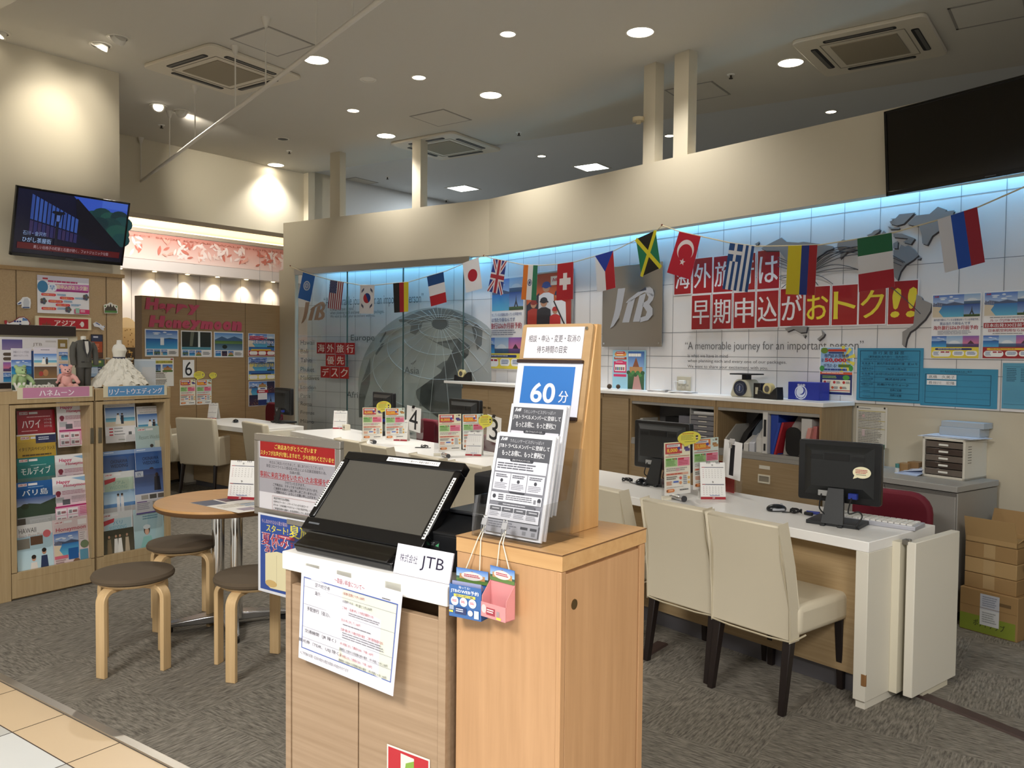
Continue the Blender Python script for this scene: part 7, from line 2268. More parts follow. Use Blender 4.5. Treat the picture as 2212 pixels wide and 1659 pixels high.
def d_fair(s):
 s.lines(.2, .03, .8, .05, 1, '999999'); s.text('リゾートウエディングフェア開催', .08, .07, .92, .115, 'b88890'); s.lines(.1, .13, .9, .16, 2, '888888', .3); s.sky(.03, .18, .97, .62, 'couple', 2)
 for i in range(3): s.rect(.12, .66+.07*i, .24, .69+.07*i, 'c03a44'); s.lines(.28, .66+.07*i, .64, .69+.07*i, 1, '777777')
 s.rect(.74, .76, .84, .83, '666666'); s.lines(.4, .93, .65, .95, 1, '6a7a5a')
def d_okinawa(s):
 s.rect(0, 0, 1, 1, '2c4f8c', '5a84b8'); s.rect(0, 0, 1, .09, '8aa4cc'); s.lines(.05, .03, .4, .06, 1, 'e4eaf2'); s.text('OKINAWA', .22, .2, .75, .28, '1c2c50', .02); s.text('WEDDING', .22, .3, .75, .38, '1c2c50', .02); s.ell(.5, .5, .08, .05, '3a2c2c', 12); s.poly([(.4, .55), (.6, .55), (.65, .7), (.35, .7)], '2c3448'); s.ell(.2, .55, .2, .06, '7c9cc8', 12)
def d_guam(s):
 s.rect(0, 0, 1, .3, 'd6d8d6'); look(s, .08, .03); s.rect(.05, .14, .95, .42, 'b8cdb8'); s.poly([(.05, .16), (.4, .12), (.38, .2), (.06, .26)], 'c03a48'); s.text('グアム', .3, .2, .68, .28, '6a9c90'); s.text('WEDDING', .2, .3, .75, .38, '8ab0a4'); s.rect(0, .42, 1, .72, '8fb0cc', 'b8cede'); s.rect(0, .7, 1, .78, '5a86b8'); s.rect(0, .78, 1, 1, 'b9b8b8')
 for cx in (.45, .57): s.poly([(cx-.045, .56), (cx+.045, .56), (cx+.05, .9), (cx-.05, .9)], 'dcdcde'); s.ell(cx, .52, .035, .03, 'a88a74', 10); s.ell(cx, .505, .037, .025, '2c2624', 10)
def d_w(s):
 s.rect(0, 0, 1, .55, '2c3c6c', '5a74a8'); s.rect(.03, .03, .28, .16, 'b9c0cc'); s.text('W', .08, .05, .22, .13, '4a5478'); s.ell(.7, .14, .05, .05, '3a2c2c', 12); s.poly([(.62, .18), (.78, .18), (.82, .5), (.6, .5)], '2a2c38'); s.rect(0, .55, 1, 1, 'c9c8cc'); 
 for i in range(3): s.rect(.18+.26*i, .58, .4+.26*i, .68, ['9a948c', '4a4844', '6a625c'][i])
 s.rect(.04, .72, .35, .74, '6a4a90'); s.lines(.04, .76, .45, .92, 4, '9a98a4'); s.rect(.52, .74, .9, .92, 'a8a29c'); s.rect(0, .97, 1, 1, '5a4a90')
def d_baliw(s):
 s.rect(0, 0, 1, .36, 'd8dada'); look(s, .06, .03); s.rect(.1, .14, .95, .38, 'b4cfd8'); s.poly([(.05, .16), (.4, .12), (.38, .2), (.06, .26)], 'c03a48'); s.text('バリ', .35, .18, .66, .26, '4a90b0'); s.text('WEDDING', .22, .28, .78, .36, '6aa8c0'); s.rect(0, .36, 1, .9, '3a3a2c', '5a5444'); 
 for cx, c_ in ((.2, '7a6a50'), (.42, 'd8d6d0'), (.55, 'e6e4de'), (.78, 'b8a890')): s.poly([(cx-.05, .55), (cx+.05, .55), (cx+.08, .85), (cx-.08, .85)], c_); s.ell(cx, .5, .035, .03, 'b08a70', 10)
 s.rect(0, .9, 1, 1, 'd8d8d6'); s.lines(.6, .93, .95, .96, 1, '777777')
def d_bridal(s):
 s.rect(0, 0, 1, 1, 'b9d2d8', '9cbcc0'); s.poly([(.5, 0), (.85, 0), (.6, 1), (.35, 1)], 'a4c4cc'); s.rect(.8, 0, 1, .12, '2c5c84'); s.lines(.3, .16, .8, .26, 2, '6a94a4', .5); s.ell(.42, .47, .1, .1, '3a2c24', 16); s.ell(.42, .5, .07, .075, 'd0a890', 16); s.poly([(.3, .6), (.55, .6), (.68, .95), (.15, .95)], '8cc0bc'); s.ell(.42, .4, .12, .05, 'dde6e8', 14)
def d_resort(s):
 s.rect(0, 0, 1, 1, 'b0c4c0', 'a4bcc4'); look(s, .08, .04); s.text('Resort Wedding', .1, .2, .85, .32, '8a9c94', 0, .15); s.ell(.85, .12, .06, None, 'b08a80', 14); s.ell(.5, .45, .06, .04, '4a4440', 10); s.rect(.6, .34, .9, .55, 'c4ccc4'); s.rect(0, .52, 1, 1, '7aa0b4')
brochure(35.4, 888, 117, 0, d_hawaii, 'red brochure at the top left of the left cabinet')
brochure(35, 940, 118.8, 1, d_italy, 'yellow brochure with navy corner in the left cabinet')
brochure(35.4, 991, 116.7, 2, d_maldives, 'teal brochure in the left cabinet')
brochure(33, 1044, 118, 3, d_bali, 'blue brochure with a garden photo in the left cabinet')
brochure(33, 1137, 111.7, 4, d_photo, 'white and sky blue couple brochure at the bottom of the left cabinet', .325)
brochure(121, 869.5, 193.5, 1, d_hh, 'white and pink leaflet hung at the top right of the left cabinet', .285)
brochure(118, 984, 195, 2, d_hh, 'pink leaflet half covered by another in the left cabinet')
brochure(112, 1032, 193, 3, d_hh, 'pink leaflet in front, above the honeymoon brochure of the left cabinet')
brochure(112, 1124.5, 189, 4, d_hm, 'pale pink honeymoon brochure at the bottom of the left cabinet', .315)
brochure(223.6, 865, 290.4, 1, d_fair, 'white wedding fair leaflet hung at the top left of the right cabinet', .285)
brochure(294, 878.6, 358, 1, d_fair, 'wedding fair leaflet at the top right of the right cabinet')
brochure(291, 923, 358, 2, d_resort, 'pale green wedding brochure in the right cabinet')
brochure(221, 976.5, 291, 2, d_okinawa, 'blue wedding brochure left of its twin in the right cabinet')
brochure(291, 970, 357, 3, d_okinawa, 'blue wedding brochure right of its twin in the right cabinet')
brochure(220, 1023, 289.5, 3, d_guam, 'pale green beach couple brochure in the right cabinet')
brochure(289, 1017, 357.5, 4-.5, d_w, 'dark blue brochure with a white letter W in the right cabinet')
brochure(218.6, 1111, 285, 4, d_baliw, 'garden wedding brochure at the bottom left of the right cabinet', .315)
brochure(286.6, 1102, 351.6, 4, d_bridal, 'pale teal bride brochure at the bottom right of the right cabinet', .315)
# clear pockets of the racks
for rk, xs__ in ((rackA, ((33, 119), (119, 195))), (rackB, ((220, 290), (290, 357)))):
 for x0, x1 in xs__:
  for k in range(4):
   a, c = xl(x0+2)-(rk.matrix_world.translation-cb0.translation).length, xl(x1-1)-(rk.matrix_world.translation-cb0.translation).length
   z0 = [.83, .69, .55, .28][k]
   yy = [.11, .085, .06, .035][k]
   obj('clear_pocket', B().rbox(a, yy, z0, c, yy+.002, z0+[.1, .1, .1, .2][k], .02, 'Y', 4), acr, rk)
# signs on the cabinet heads
def head_sign(TL, BR, tx, c1, label, x0):
 s = CP.sheet(TL, BR, 'd8cfb4', .008)
 s.rect(.07, .03, .955, .93, c1)
 s.text(tx, x0[0], .25, x0[1], .8, 'efe6ee', .035)
 s.build('head_sign', label, 'sign', mat=GLOSS)
head_sign((36.9, 837.7), (199.8, 857), 'ハネムーン', 'c383a4', 'pink katakana sign on the head of the left brochure cabinet', (.28, .74))
head_sign((223, 834.6), (360.6, 853.5), 'リゾートウエディング', '5c93c4', 'blue katakana sign on the head of the right brochure cabinet', (.09, .92))
# ------------------------------------------------------------------ things on top of the cabinets
def topm(px, y, rz=0, z=ZCB):
 pl_ = Plane(CP.p-CP.n*y, 36.2)
 p = pl_.at(px, 840)
 return Matrix.Translation((p.x, p.y, z)) @ Matrix.Rotation(CP.rz+rz, 4, 'Z')
def teddy(px, y, rz, c1, c2, label, h=.15, lean=0):
 t = thing('teddy_bear', label, 'teddy bear', mat=topm(px, y, rz), group='plush bears on the brochure cabinet')
 b_ = B().ball((0, 0, .055), (.036, .03, .05)).ball((0, -.008, .118), (.032, .03, .028))
 for sx in (-1, 1):
  b_.ball((sx*.026, 0, .143), (.013, .008, .013), 10, 7)
  b_.tube([(sx*.028, -.005, .09), (sx*.05, -.02, .07), (sx*.062, -.03, .045)], [.014, .014, .012], 10).ball((sx*.062, -.03, .045), .013, 10, 7)
  b_.tube([(sx*.022, -.01, .02), (sx*.035, -.045, .017), (sx*.04, -.065, .018)], [.018, .017, .016], 10).ball((sx*.04, -.066, .02), .0185, 10, 7)
 b_.ball((0, -.036, .11), (.015, .014, .012), 12, 8)
 o = obj('body', b_, M('plush_'+c1, c1, .95), t)
 md = o.modifiers.new('one_skin', 'REMESH')
 md.mode = 'VOXEL'
 md.voxel_size = .004
 md.use_smooth_shade = True
 f_ = B()
 for sx in (-1, 1): f_.ball((sx*.012, -.0365, .124), .0034, 8, 6)
 for k, sx in enumerate((-1, 1)): obj('eye', B().ball((sx*.012, -.0365, .124), .0034, 8, 6), matt_black, t)
 obj('nose', B().ball((0, -.05, .113), (.005, .004, .004), 8, 6), matt_black, t)
 obj('ribbon', B().tube([(.03*math.cos(a*.5236), -.006+.026*math.sin(a*.5236), .094) for a in range(13)], .0035, 6).ball((.0, -.034, .09), (.012, .004, .006), 8, 6), M('ribbon_'+c2, c2, .6), t, smooth=True)
 return t
teddy(44, .1, R(12), '9fb886', 'd4d8b4', 'green plush bear behind the white welcome letters')
teddy(143, .1, R(-14), 'dfa9a2', 'c88a84', 'pink plush bear right of the photo leaflets')
t = thing('welcome_sign', 'white cut out welcome letters in front of the green bear', 'sign', mat=topm(74, .03))
vs, fs, _ = glyphs('Welcome', .03, 3)
b_ = B()
W_, H_ = .235, .05
b_.add([((x-.5)*W_, -.006, y*H_) for x, y in vs], fs)
b_.add([((x-.5)*W_, .006, y*H_) for x, y in vs], [f[::-1] for f in fs])
cnt = set((f[i], f[(i+1) % len(f)]) for f in fs for i in range(len(f)))
n0 = len(vs)
b_.f += [(e[1], e[0], e[0]+n0, e[1]+n0) for e in cnt if (e[1], e[0]) not in cnt]
obj('letters', b_, M('welcome_white', 'e4e2da', .6), t)
obj('foot', B().box(-W_/2, -.01, 0, W_/2, .01, .004), M('welcome_white'), t)
def leaflet_on_top(x0, y0, x1, y, draw, label, h):
 pl_ = Plane(CP.p-CP.n*y, 36.2)
 a, c = pl_.at(x0, y0), pl_.at(x1, y0)
 w = (c-a).dot(CP.r)
 hh_ = a.z-ZCB
 s = Sheet(w, hh_, 'e6e4e4', .003)
 draw(s)
 mid = (a+c)/2
 s.m = Matrix.Translation((mid.x, mid.y, 0)) @ Matrix.Rotation(CP.rz, 4, 'Z') @ RT(0, 0, ZCB+hh_/2+.001)
 return s.build('photo_leaflet', label, 'leaflet', mat=GLOSS)
def d_l1(s):
 s.rect(0, 0, 1, .28, 'cfcbd4'); s.text('沖縄のリゾートで写真を', .1, .06, .9, .12, '5a5468'); s.text('最高のウエディングを', .12, .15, .85, .2, '5a5468'); s.sky(0, .28, 1, .62, 'sea', 3); s.rect(0, .62, 1, 1, '6a8ca0', '4c5c50')
def d_l2(s):
 s.rect(0, 0, 1, .15, 'd4ced8'); s.lines(.3, .05, .75, .08, 1, '6a6478'); s.sky(0, .15, 1, .43, 'couple', 4); s.rect(0, .45, 1, .73, '5a4432', '8a6a44'); s.ell(.5, .6, .12, .08, 'b07a50', 12); s.ell(.3, .62, .1, .06, 'a03a34', 10); s.rect(0, .75, 1, 1, '4a4c44', '6a6a60'); s.poly([(.5, 1), (.6, .82), (.7, .85), (.75, 1)], 'cfcdc8')
def d_l0(s):
 s.rect(0, 0, 1, 1, '1c3a70', '2c5a8c')
leaflet_on_top(66, 758, 76, .16, d_l0, 'dark blue leaflet edge between the two photo leaflets', .2)
leaflet_on_top(23.6, 752.6, 67, .15, d_l1, 'photo leaflet with lettering behind the green bear', .2)
leaflet_on_top(72.7, 750.6, 122, .08, d_l2, 'tall photo leaflet with three pictures beside the pink bear', .2)
s_ = leaflet_on_top(290, 776, 336, .25, lambda s: (s.rect(0, 0, 1, 1, 'b4c4d4', 'd0d4d6'), s.rect(.35, .3, 1, .75, 'c9ccd0'), s.rect(.03, .03, .97, .06, 'd8dce0')), 'pale beach photograph panel behind the white miniature dress', .15)
# miniature suit on a stand
t = thing('miniature_suit', 'miniature grey suit with black bow tie on a wooden disc', 'miniature suit', mat=topm(181, .15, R(8)))
grey_s = M('suit_grey', '55544f', .85)
def loft(secs, n=16):
 b_ = B()
 for (cx, cy, z, rx, ry) in secs:
  b_.v += [(cx+rx*math.cos(2*math.pi*k/n), cy+ry*math.sin(2*math.pi*k/n), z) for k in range(n)]
 m_ = len(secs)
 b_.f += [tuple(range(n))[::-1], tuple(range((m_-1)*n, m_*n))]
 for i in range(m_-1):
  for k in range(n):
   b_.f.append((i*n+k, i*n+(k+1) % n, (i+1)*n+(k+1) % n, (i+1)*n+k))
 return b_
H0 = .34
obj('jacket', loft([(0, 0, .135, .055, .038), (0, 0, .18, .052, .036), (0, 0, .23, .052, .036), (0, 0, .27, .062, .036), (0, 0, .295, .066, .03), (0, 0, .308, .04, .022), (0, 0, .314, .022, .018)]), grey_s, t, smooth=True)
for sx in (-1, 1):
 obj('sleeve', B().tube([(sx*.058, 0, .293), (sx*.075, -.002, .26), (sx*.08, -.006, .21), (sx*.078, -.014, .15)], [.018, .019, .018, .017], 12), grey_s, t, smooth=True)
 obj('trouser_leg', B().tube([(sx*.024, 0, .15), (sx*.024, 0, .08), (sx*.024, 0, .012)], [.027, .024, .02], 12), M('suit_grey_dark', '4a4945', .85), t, smooth=True)
 obj('lapel', B().extrude([(sx*.004, -.0385, .2), (sx*.03, -.0375, .26), (sx*.024, -.033, .3), (sx*.016, -.03, .306), (sx*.012, -.0385, .25)], (0, -.003, 0)), M('lapel_dark', '38373a', .5), t)
 obj('pocket', B().box(sx*.03-.012, -.0385, .17, sx*.03+.012, -.035, .174), M('lapel_dark'), t)
obj('shirt', B().extrude([(-.013, -.036, .245), (.0, -.0385, .22), (.013, -.036, .245), (.012, -.03, .305), (-.012, -.03, .305)], (0, -.0025, 0)), M('shirt_white', 'd8d6d0', .7), t)
obj('waistcoat', B().extrude([(-.015, -.037, .17), (.015, -.037, .17), (.014, -.037, .238), (0, -.0385, .218), (-.014, -.037, .238)], (0, -.0025, 0)), grey_s, t)
obj('neck', loft([(0, 0, .305, .017, .016), (0, 0, .325, .016, .015), (0, 0, .335, .017, .016), (0, 0, .338, .006, .006)], 14), M('mannequin_white', 'dedbd2', .6), t, smooth=True)
obj('bow_tie', B().extrude([(-.018, -.02, .316), (0, -.02, .313), (.018, -.02, .316), (.018, -.02, .306), (0, -.02, .309), (-.018, -.02, .306)], (0, -.006, 0)), matt_black, t)
obj('wooden_base', B().lathe([(0, 0), (.06, 0), (.06, .01), (0, .012)], 24), M('base_wood', 'b08a5c', .5), t, smooth=True)
# miniature wedding dress
t = thing('miniature_dress', 'miniature white wedding dress with layered ruffle skirt and dark sash', 'miniature dress', mat=topm(258, .17, R(-4)))
dw = M('dress_white', 'e2ded2', .9)
rnd = random.Random(11)
obj('bust', loft([(0, 0, .2, .036, .03), (0, 0, .225, .038, .032), (0, -.003, .25, .045, .038), (0, 0, .268, .042, .03), (0, 0, .283, .034, .022), (0, 0, .29, .018, .016), (0, 0, .31, .015, .014), (0, 0, .316, .016, .015), (0, 0, .317, .004, .004)], 18), M('mannequin_cloth', 'e2dfd8', .8), t, smooth=True)
obj('bodice', loft([(0, 0, .195, .038, .032), (0, 0, .222, .04, .034), (0, -.004, .246, .047, .041), (0, -.002, .26, .045, .036)], 18), dw, t, smooth=True)
obj('sash', loft([(0, 0, .192, .041, .035), (0, 0, .203, .041, .035)], 18), M('sash_navy', '2a2c44', .5), t, smooth=True)
tiers = 9
for i in range(tiers):
 b_ = B()
 n = 72
 z1 = .2-.018*i
 r0 = .035+.0145*i
 r1 = r0+.034
 z2 = max(.004, z1-.05)
 f1, f2 = rnd.randint(9, 13), rnd.randint(17, 23)
 p1, p2 = rnd.random()*6, rnd.random()*6
 for j in range(5):
  u = j/4
  for k in range(n):
   a = 2*math.pi*k/n
   wv = u*(.011*math.sin(f1*a+p1)+.006*math.sin(f2*a+p2))
   rr = r0+(r1-r0)*u**.7+wv
   zz = z1+(z2-z1)*u+u*.014*math.sin(f1*a+p1+1.4)+u*.007*math.sin(f2*a+p2)
   b_.v.append((rr*math.cos(a), .8*rr*math.sin(a), max(.001, zz)))
 for j in range(4):
  for k in range(n):
   b_.f.append((j*n+k, (j+1)*n+k, (j+1)*n+(k+1) % n, j*n+(k+1) % n))
 obj('ruffle', b_, dw, t, smooth=True)
obj('bow', B().ball((-.07, .01, .192), (.02, .01, .008), 10, 6).ball((.072, .01, .188), (.026, .012, .01), 10, 6), M('bow_grey', 'a8a498', .8), t, smooth=True)
# notice board leaning behind the cabinets
NB = Plane(CP.p-CP.n*.62, 36.2)
a, c = NB.at(-60, 725), NB.at(168, 826)
t = thing('notice_board', 'dark framed board with pinned wedding prints behind the left cabinet', 'notice board', (a.x, a.y, 0), NB.rz)
nw = (c-a).dot(NB.r)
zt2, zb2 = NB.at(80, 725).z, NB.at(80, 826).z
wl_ = nw-(NB.at(168, 800)-NB.at(161, 800)).dot(NB.r)
dbr = M('board_dark_brown', '2c231f', .5)
obj('top_rail', B().box(-.2, -.03, zt2, wl_, .02, NB.at(60, 702).z), dbr, t, bev=.003)
obj('bottom_rail', B().box(-.2, -.03, zb2-.06, nw, .02, zb2), dbr, t, bev=.003)
obj('board', B().box(-.2, 0, zb2, nw, .015, zt2), M('board_cream', 'd2cbb4', .7), t)
for x in (.1, nw-.1): obj('leg', B().box(x-.025, -.02, 0, x+.025, .02, zb2-.05), dbr, t)
s = NB.sheet((-40, 727), (148, 824), 'e2dfe2', .006)
s.sky(.22, .05, .45, .28, 'sea'); s.rect(.22, .05, .45, .28, '5a5490', '8a7aa4')
s.text('JTB', .57, .12, .68, .2, '8a8078'); s.text('Honeymoon', .5, .24, .72, .32, 'b09a90'); s.rect(.72, .06, .85, .1, 'c8c4c4'); s.rect(.87, .03, .99, .24, '8a7440'); s.rect(.9, .12, .96, .2, 'c8c4c0')
s.pill(.23, .34, .34, .41, '5a4c40'); s.pill(.23, .44, .34, .51, '5a4c40'); s.sky(.23, .55, .44, .75, 'sunset', 3); s.sky(.23, .78, .34, .98, 'sea', 8)
s.sky(.88, .32, .99, .5, 'beach', 2); s.rect(.88, .53, .99, .58, 'e0c8b0'); s.sky(.88, .6, .99, .85, 'sea', 4)
o_ = s.build('pinned_print', 'large white wedding print pinned on the dark framed board', 'poster')
# ================================================================== prints on the glazed wall: globe, place names, cards
gx = lambda x, y: (620+x/4.148, 540+y/4.148)
gcen = gx(1340, 1210)
t = thing('globe_mural', 'large grey globe printed on the panelled wall behind the glass', 'mural', WL.at(gcen[0], gcen[1], .004))
def mural(pts, off, mat, name, conv=True):
 P = [WL.at(*(gx(*q) if conv else q), off)-t.location for q in pts]
 b_ = B().add(P, [tuple(range(len(P)))[::-1]])
 return obj(name, b_, mat, t)
XM = 1830
circ = lambda cx, cy, rx, ry, a0=0, a1=360, n=72: [(cx+rx*math.cos(R(a0+(a1-a0)*i/n)), cy+ry*math.sin(R(a0+(a1-a0)*i/n))) for i in range(n)]
mural([(min(x, XM), min(y, 1660)) for x, y in circ(1340, 1215, 702, 700)], .004, M('globe_sea', 'b0b3b0', .5), 'sea')
land = M('globe_land', '777a78', .5)
for pts in ([(1000,625),(1085,590),(1180,548),(1340,518),(1480,537),(1590,590),(1625,668),(1580,700),(1560,640),(1500,602),(1445,622),(1450,690),(1380,720),(1300,690),(1290,640),(1215,650),(1200,705),(1150,760),(1100,740),(1112,680),(1075,650),(1010,645)],
  [(1215,765),(1330,830),(1460,835),(1545,790),(1640,860),(1625,940),(1570,905),(1510,965),(1400,1000),(1338,1045),(1395,1080),(1385,1180),(1300,1262),(1245,1245),(1258,1335),(1210,1395),(1165,1330),(1150,1262),(1195,1240),(1185,1400),(1265,1400),(1350,1370),(1405,1285),(1440,1160),(1470,1030),(1560,985),(1572,1380),(1560,1655),(1560,1655),(1575,940)],
  [(885,728),(828,822),(842,832),(890,745)], [(870,832),(860,860),(802,942),(790,930),(846,842)], [(745,965),(700,1100),(662,1200),(642,1330),(645,1500),(690,1500),(695,1350),(742,1200),(750,1020)], [(1655,690),(1700,660),(1752,720),(1745,850),(1705,900)], [(1105,1020),(1160,985),(1155,1000),(1125,1030)]):
 mural(pts, .0055, land, 'landmass')
mural(circ(1368, 660, 68, 52), .0065, M('globe_pole', '565957', .5), 'pole_cap')
lm = M('globe_grid', 'd3d6d2', .5)
b_ = B()
def gl_(pts):
 P = [WL.at(*gx(*q), .0075)-t.location for q in pts if q[0] < XM and (q[0]-1340)**2+(q[1]-1215)**2 < 700**2 and q[1] < 1650]
 if len(P) > 2: b_.tube(P, .0022, 4)
for k in range(26):
 a = R(360*k/26)
 gl_([(1368+70*math.cos(a)+s_*820*math.cos(a)*(1-.0*s_)+0, 660+54*math.sin(a)+s_*(820*math.sin(a)*.9+260*s_)) for s_ in [i/16 for i in range(17)]])
for rx, ry, dy in ((190, 95, 30), (330, 180, 100), (470, 290, 210), (600, 420, 380)):
 gl_(circ(1368, 660+dy, rx, ry, -20, 200, 60))
 gl_(circ(1368, 660+dy, rx, ry, 200, 340, 40))
obj('grid_lines', b_, lm, t)
gl = M('glass_lettering_grey', '5f6461', .6)
def names(items, label, nm='wall_lettering'):
 its = [(s_, *gx(x0, y0), *gx(x1, y1), -.003) for s_, x0, y0, x1, y1 in items]
 return lettering(nm, WL, its, label, gl, off=.012)
names([('Hawaii', 122, 808, 245, 850), ('Bali', 122, 888, 190, 927), ('Tahiti', 122, 966, 222, 1008), ('Phuket', 122, 1048, 243, 1092), ('Maldives', 122, 1124, 287, 1167), ('London', 122, 1210, 258, 1250), ('Paris', 122, 1287, 208, 1326), ('Roma', 122, 1358, 222, 1398), ('Firenze', 122, 1437, 245, 1477), ('Milano', 122, 1515, 241, 1556)],
  'column of grey holiday place names at the left of the glazed wall', 'place_names')
for s_, x0, y0, x1, y1 in (('Europe', 572, 760, 783, 828), ('Asia', 1050, 1045, 1184, 1110), ('Africa', 535, 1266, 700, 1330)):
 names([(s_, x0, y0, x1, y1)], 'grey word %s beside the globe on the glazed wall' % s_, 'continent_name')
names([('“A memorable journey for an important person”', 330, 425, 1222, 497), ('is what we have in mind', 387, 515, 595, 540), ('when planning each and every one of our packages.', 387, 548, 870, 574), ('We want to share your excitement with you.', 387, 583, 790, 606)], 'grey English slogan on the glazed wall behind the left flags', 'wall_slogan')
a, c = PL.at(651.3, 653, -.01), PL.at(703, 698, -.01)
mm = PL.frame(677, 675, -.012)
mm.translation = (a+c)/2
t = thing('glass_logo', 'pale copper company letters on the glass under the left flags', 'logo', mat=mm)
obj('letters', strokes(jtb((c-a).dot(PL.r), a.z-c.z), 0, .004), M('copper_satin', 'b09a88', .45, .3), t)
PGL = Plane(PL.at(800, 700, -.012), -55.5)
for ch, x0, x1, y0, y1 in (('海', 267, 345, 828, 928), ('外', 348, 428, 829, 931), ('旅', 433, 518, 831, 935), ('行', 522, 607, 832, 937), ('優', 347, 431, 936, 1040), ('先', 436, 518, 937, 1042), ('デ', 302, 384, 1042, 1146), ('ス', 388, 465, 1046, 1152), ('ク', 470, 553, 1047, 1154)):
 (xa_, ya_), (xb_, yb_) = gx(x0, y0), gx(x1, y1)
 s = PGL.sheet((xa_, ya_), (xb_, yb_), RED, .004)
 s.text(ch, .14, .15, .88, .86, 'e6dfd8', .02)
 s.build('letter_card', 'small red card with the white character %s on the glass' % ch, 'letter card', 'small red cards on the glass', mat=GLOSS)
# ================================================================== round table, stools and what is on them
tq = Z(500, 1340)
tt_ = Z(482, 1084, .69)
TX, TY = (tq.x+tt_.x)/2, (tq.y+tt_.y)/2
t = thing('round_table', 'round pale wood table on a chrome four foot base', 'table', (TX, TY, 0), R(-20))
ttop = wood('table_top_wood', 'c79a66', 'b98b57', 'X', 4, 14, .3)
obj('table_top', B().lathe([(0, .655), (.34, .655), (.365, .668), (.372, .68), (.366, .69), (0, .69)], 56), ttop, t, smooth=True)
obj('edge_band', B().lathe([(.33, .65), (.362, .662), (.3725, .678), (.3705, .671), (.36, .6555), (.33, .648)], 56, cap=False), M('table_edge_dark', '6a4c30', .5), t, smooth=True)
for sx in (-1, 1):
 obj('column', B().rod((sx*.06, sx*.0, .05), (sx*.06, 0, .65), .033, 22), chrome, t, smooth=True)
ba = M('base_aluminium', 'a9a9ab', .22, .9)
for k in range(4):
 a = R(45+90*k)
 d = Vector((math.cos(a), math.sin(a), 0))
 n = Vector((-d.y, d.x, 0))
 b_ = B()
 pts = []
 for r_, w_, z0, z1 in ((0, .05, .03, .075), (.12, .045, .03, .07), (.3, .028, .028, .05), (.33, .024, .03, .045)):
  for s_ in (-1, 1):
   for z in (z0, z1):
    b_.v.append(tuple(d*r_+n*w_*s_+Vector((0, 0, z))))
 for i in range(3):
  q = i*4
  b_.f += [(q, q+4, q+5, q+1), (q+2, q+3, q+7, q+6), (q+1, q+5, q+7, q+3), (q, q+2, q+6, q+4)]
 b_.f += [(12, 14, 15, 13), (0, 1, 3, 2)]
 f = obj('foot', b_, ba, t, bev=.006, seg=3)
 obj('foot_pad', B().lathe([(0, 0), (.028, 0), (.028, .02), (.015, .03), (0, .03)], 16, d*.305), matt_black, f, smooth=True)
birch = wood('bent_birch', 'd2b487', 'c6a678', 'Z', 4, 12, .4)
seat_b = M('brown_seat_fabric', '554838', .9)
def stool():
 t = thing('round_stool', 'x', 'stool')
 obj('seat_cushion', B().lathe([(0, .415), (.165, .415), (.182, .424), (.185, .436), (.178, .449), (.14, .456), (0, .459)], 44), seat_b, t, smooth=True)
 obj('seat_board', B().lathe([(0, .4), (.15, .4), (.158, .408), (.158, .416), (0, .416)], 36), birch, t, smooth=True)
 for k in range(4):
  a = R(90*k)
  d = Vector((math.cos(a), math.sin(a), 0))
  pts = [d*.03+Vector((0, 0, .392)), d*.1+Vector((0, 0, .392))]
  for i in range(7):
   g_ = R(90*i/6)
   pts.append(d*(.14+.05*math.sin(g_))+Vector((0, 0, .392-.05+.05*math.cos(g_))))
  pts += [d*.19+Vector((0, 0, .2)), d*.19]
  obj('leg', B().ribbon(pts, .05, .022, (-d.y, d.x, 0)), birch, t, bev=.003)
 return t
st0 = stool()
for k, (sx, sy, rz, lb) in enumerate(((288, 1230, R(70), 'round brown stool in front of the right brochure cabinet'), (394, 1166, R(70), 'round brown stool between the table and the right brochure cabinet'), (549, 1236, R(76), 'round brown stool in front of the table, partly behind the sign board'))):
 o = st0 if k == 0 else copy_tree(st0)
 p = Z(sx, sy, .455)
 o.matrix_world = Matrix.Translation((p.x, p.y, 0)) @ Matrix.Rotation(rz, 4, 'Z')
 tag(o, lb, 'stool', 'brown round stools')
q = Z(528, 1077, .69)
calendar(Matrix.Translation((q.x, q.y, .69)) @ Matrix.Rotation(R(-12), 4, 'Z'), 'white calendar with red foot on the round table', .16, .21)
a, b_, c, d = [Z(*x, .6915) for x in ((410, 1086), (500, 1075), (515, 1108), (615, 1095))]
s = Sheet((b_-a).length, (c-a).length, 'e6e2dc', .001)
s.quad = [a, b_+(b_-a)*.35, c, d]
s.poly([(0, 0), (.4, 0), (.4, .35), (0, .35)], '39425c'); s.rect(.45, 0, 1, .25, '54344a'); s.rect(.52, .16, .64, .24, '2c2224'); s.lines(.1, .45, .9, .65, 3, 'b8ae9a'); s.lines(.5, .5, .9, .7, 2, '8aa4c0'); s.rect(.2, .75, .5, .92, '9a8c9c'); s.lines(.55, .75, .9, .9, 2, 'c8c0b8')
s.build('leaflet', 'open printed leaflet lying on the round table', 'leaflet')
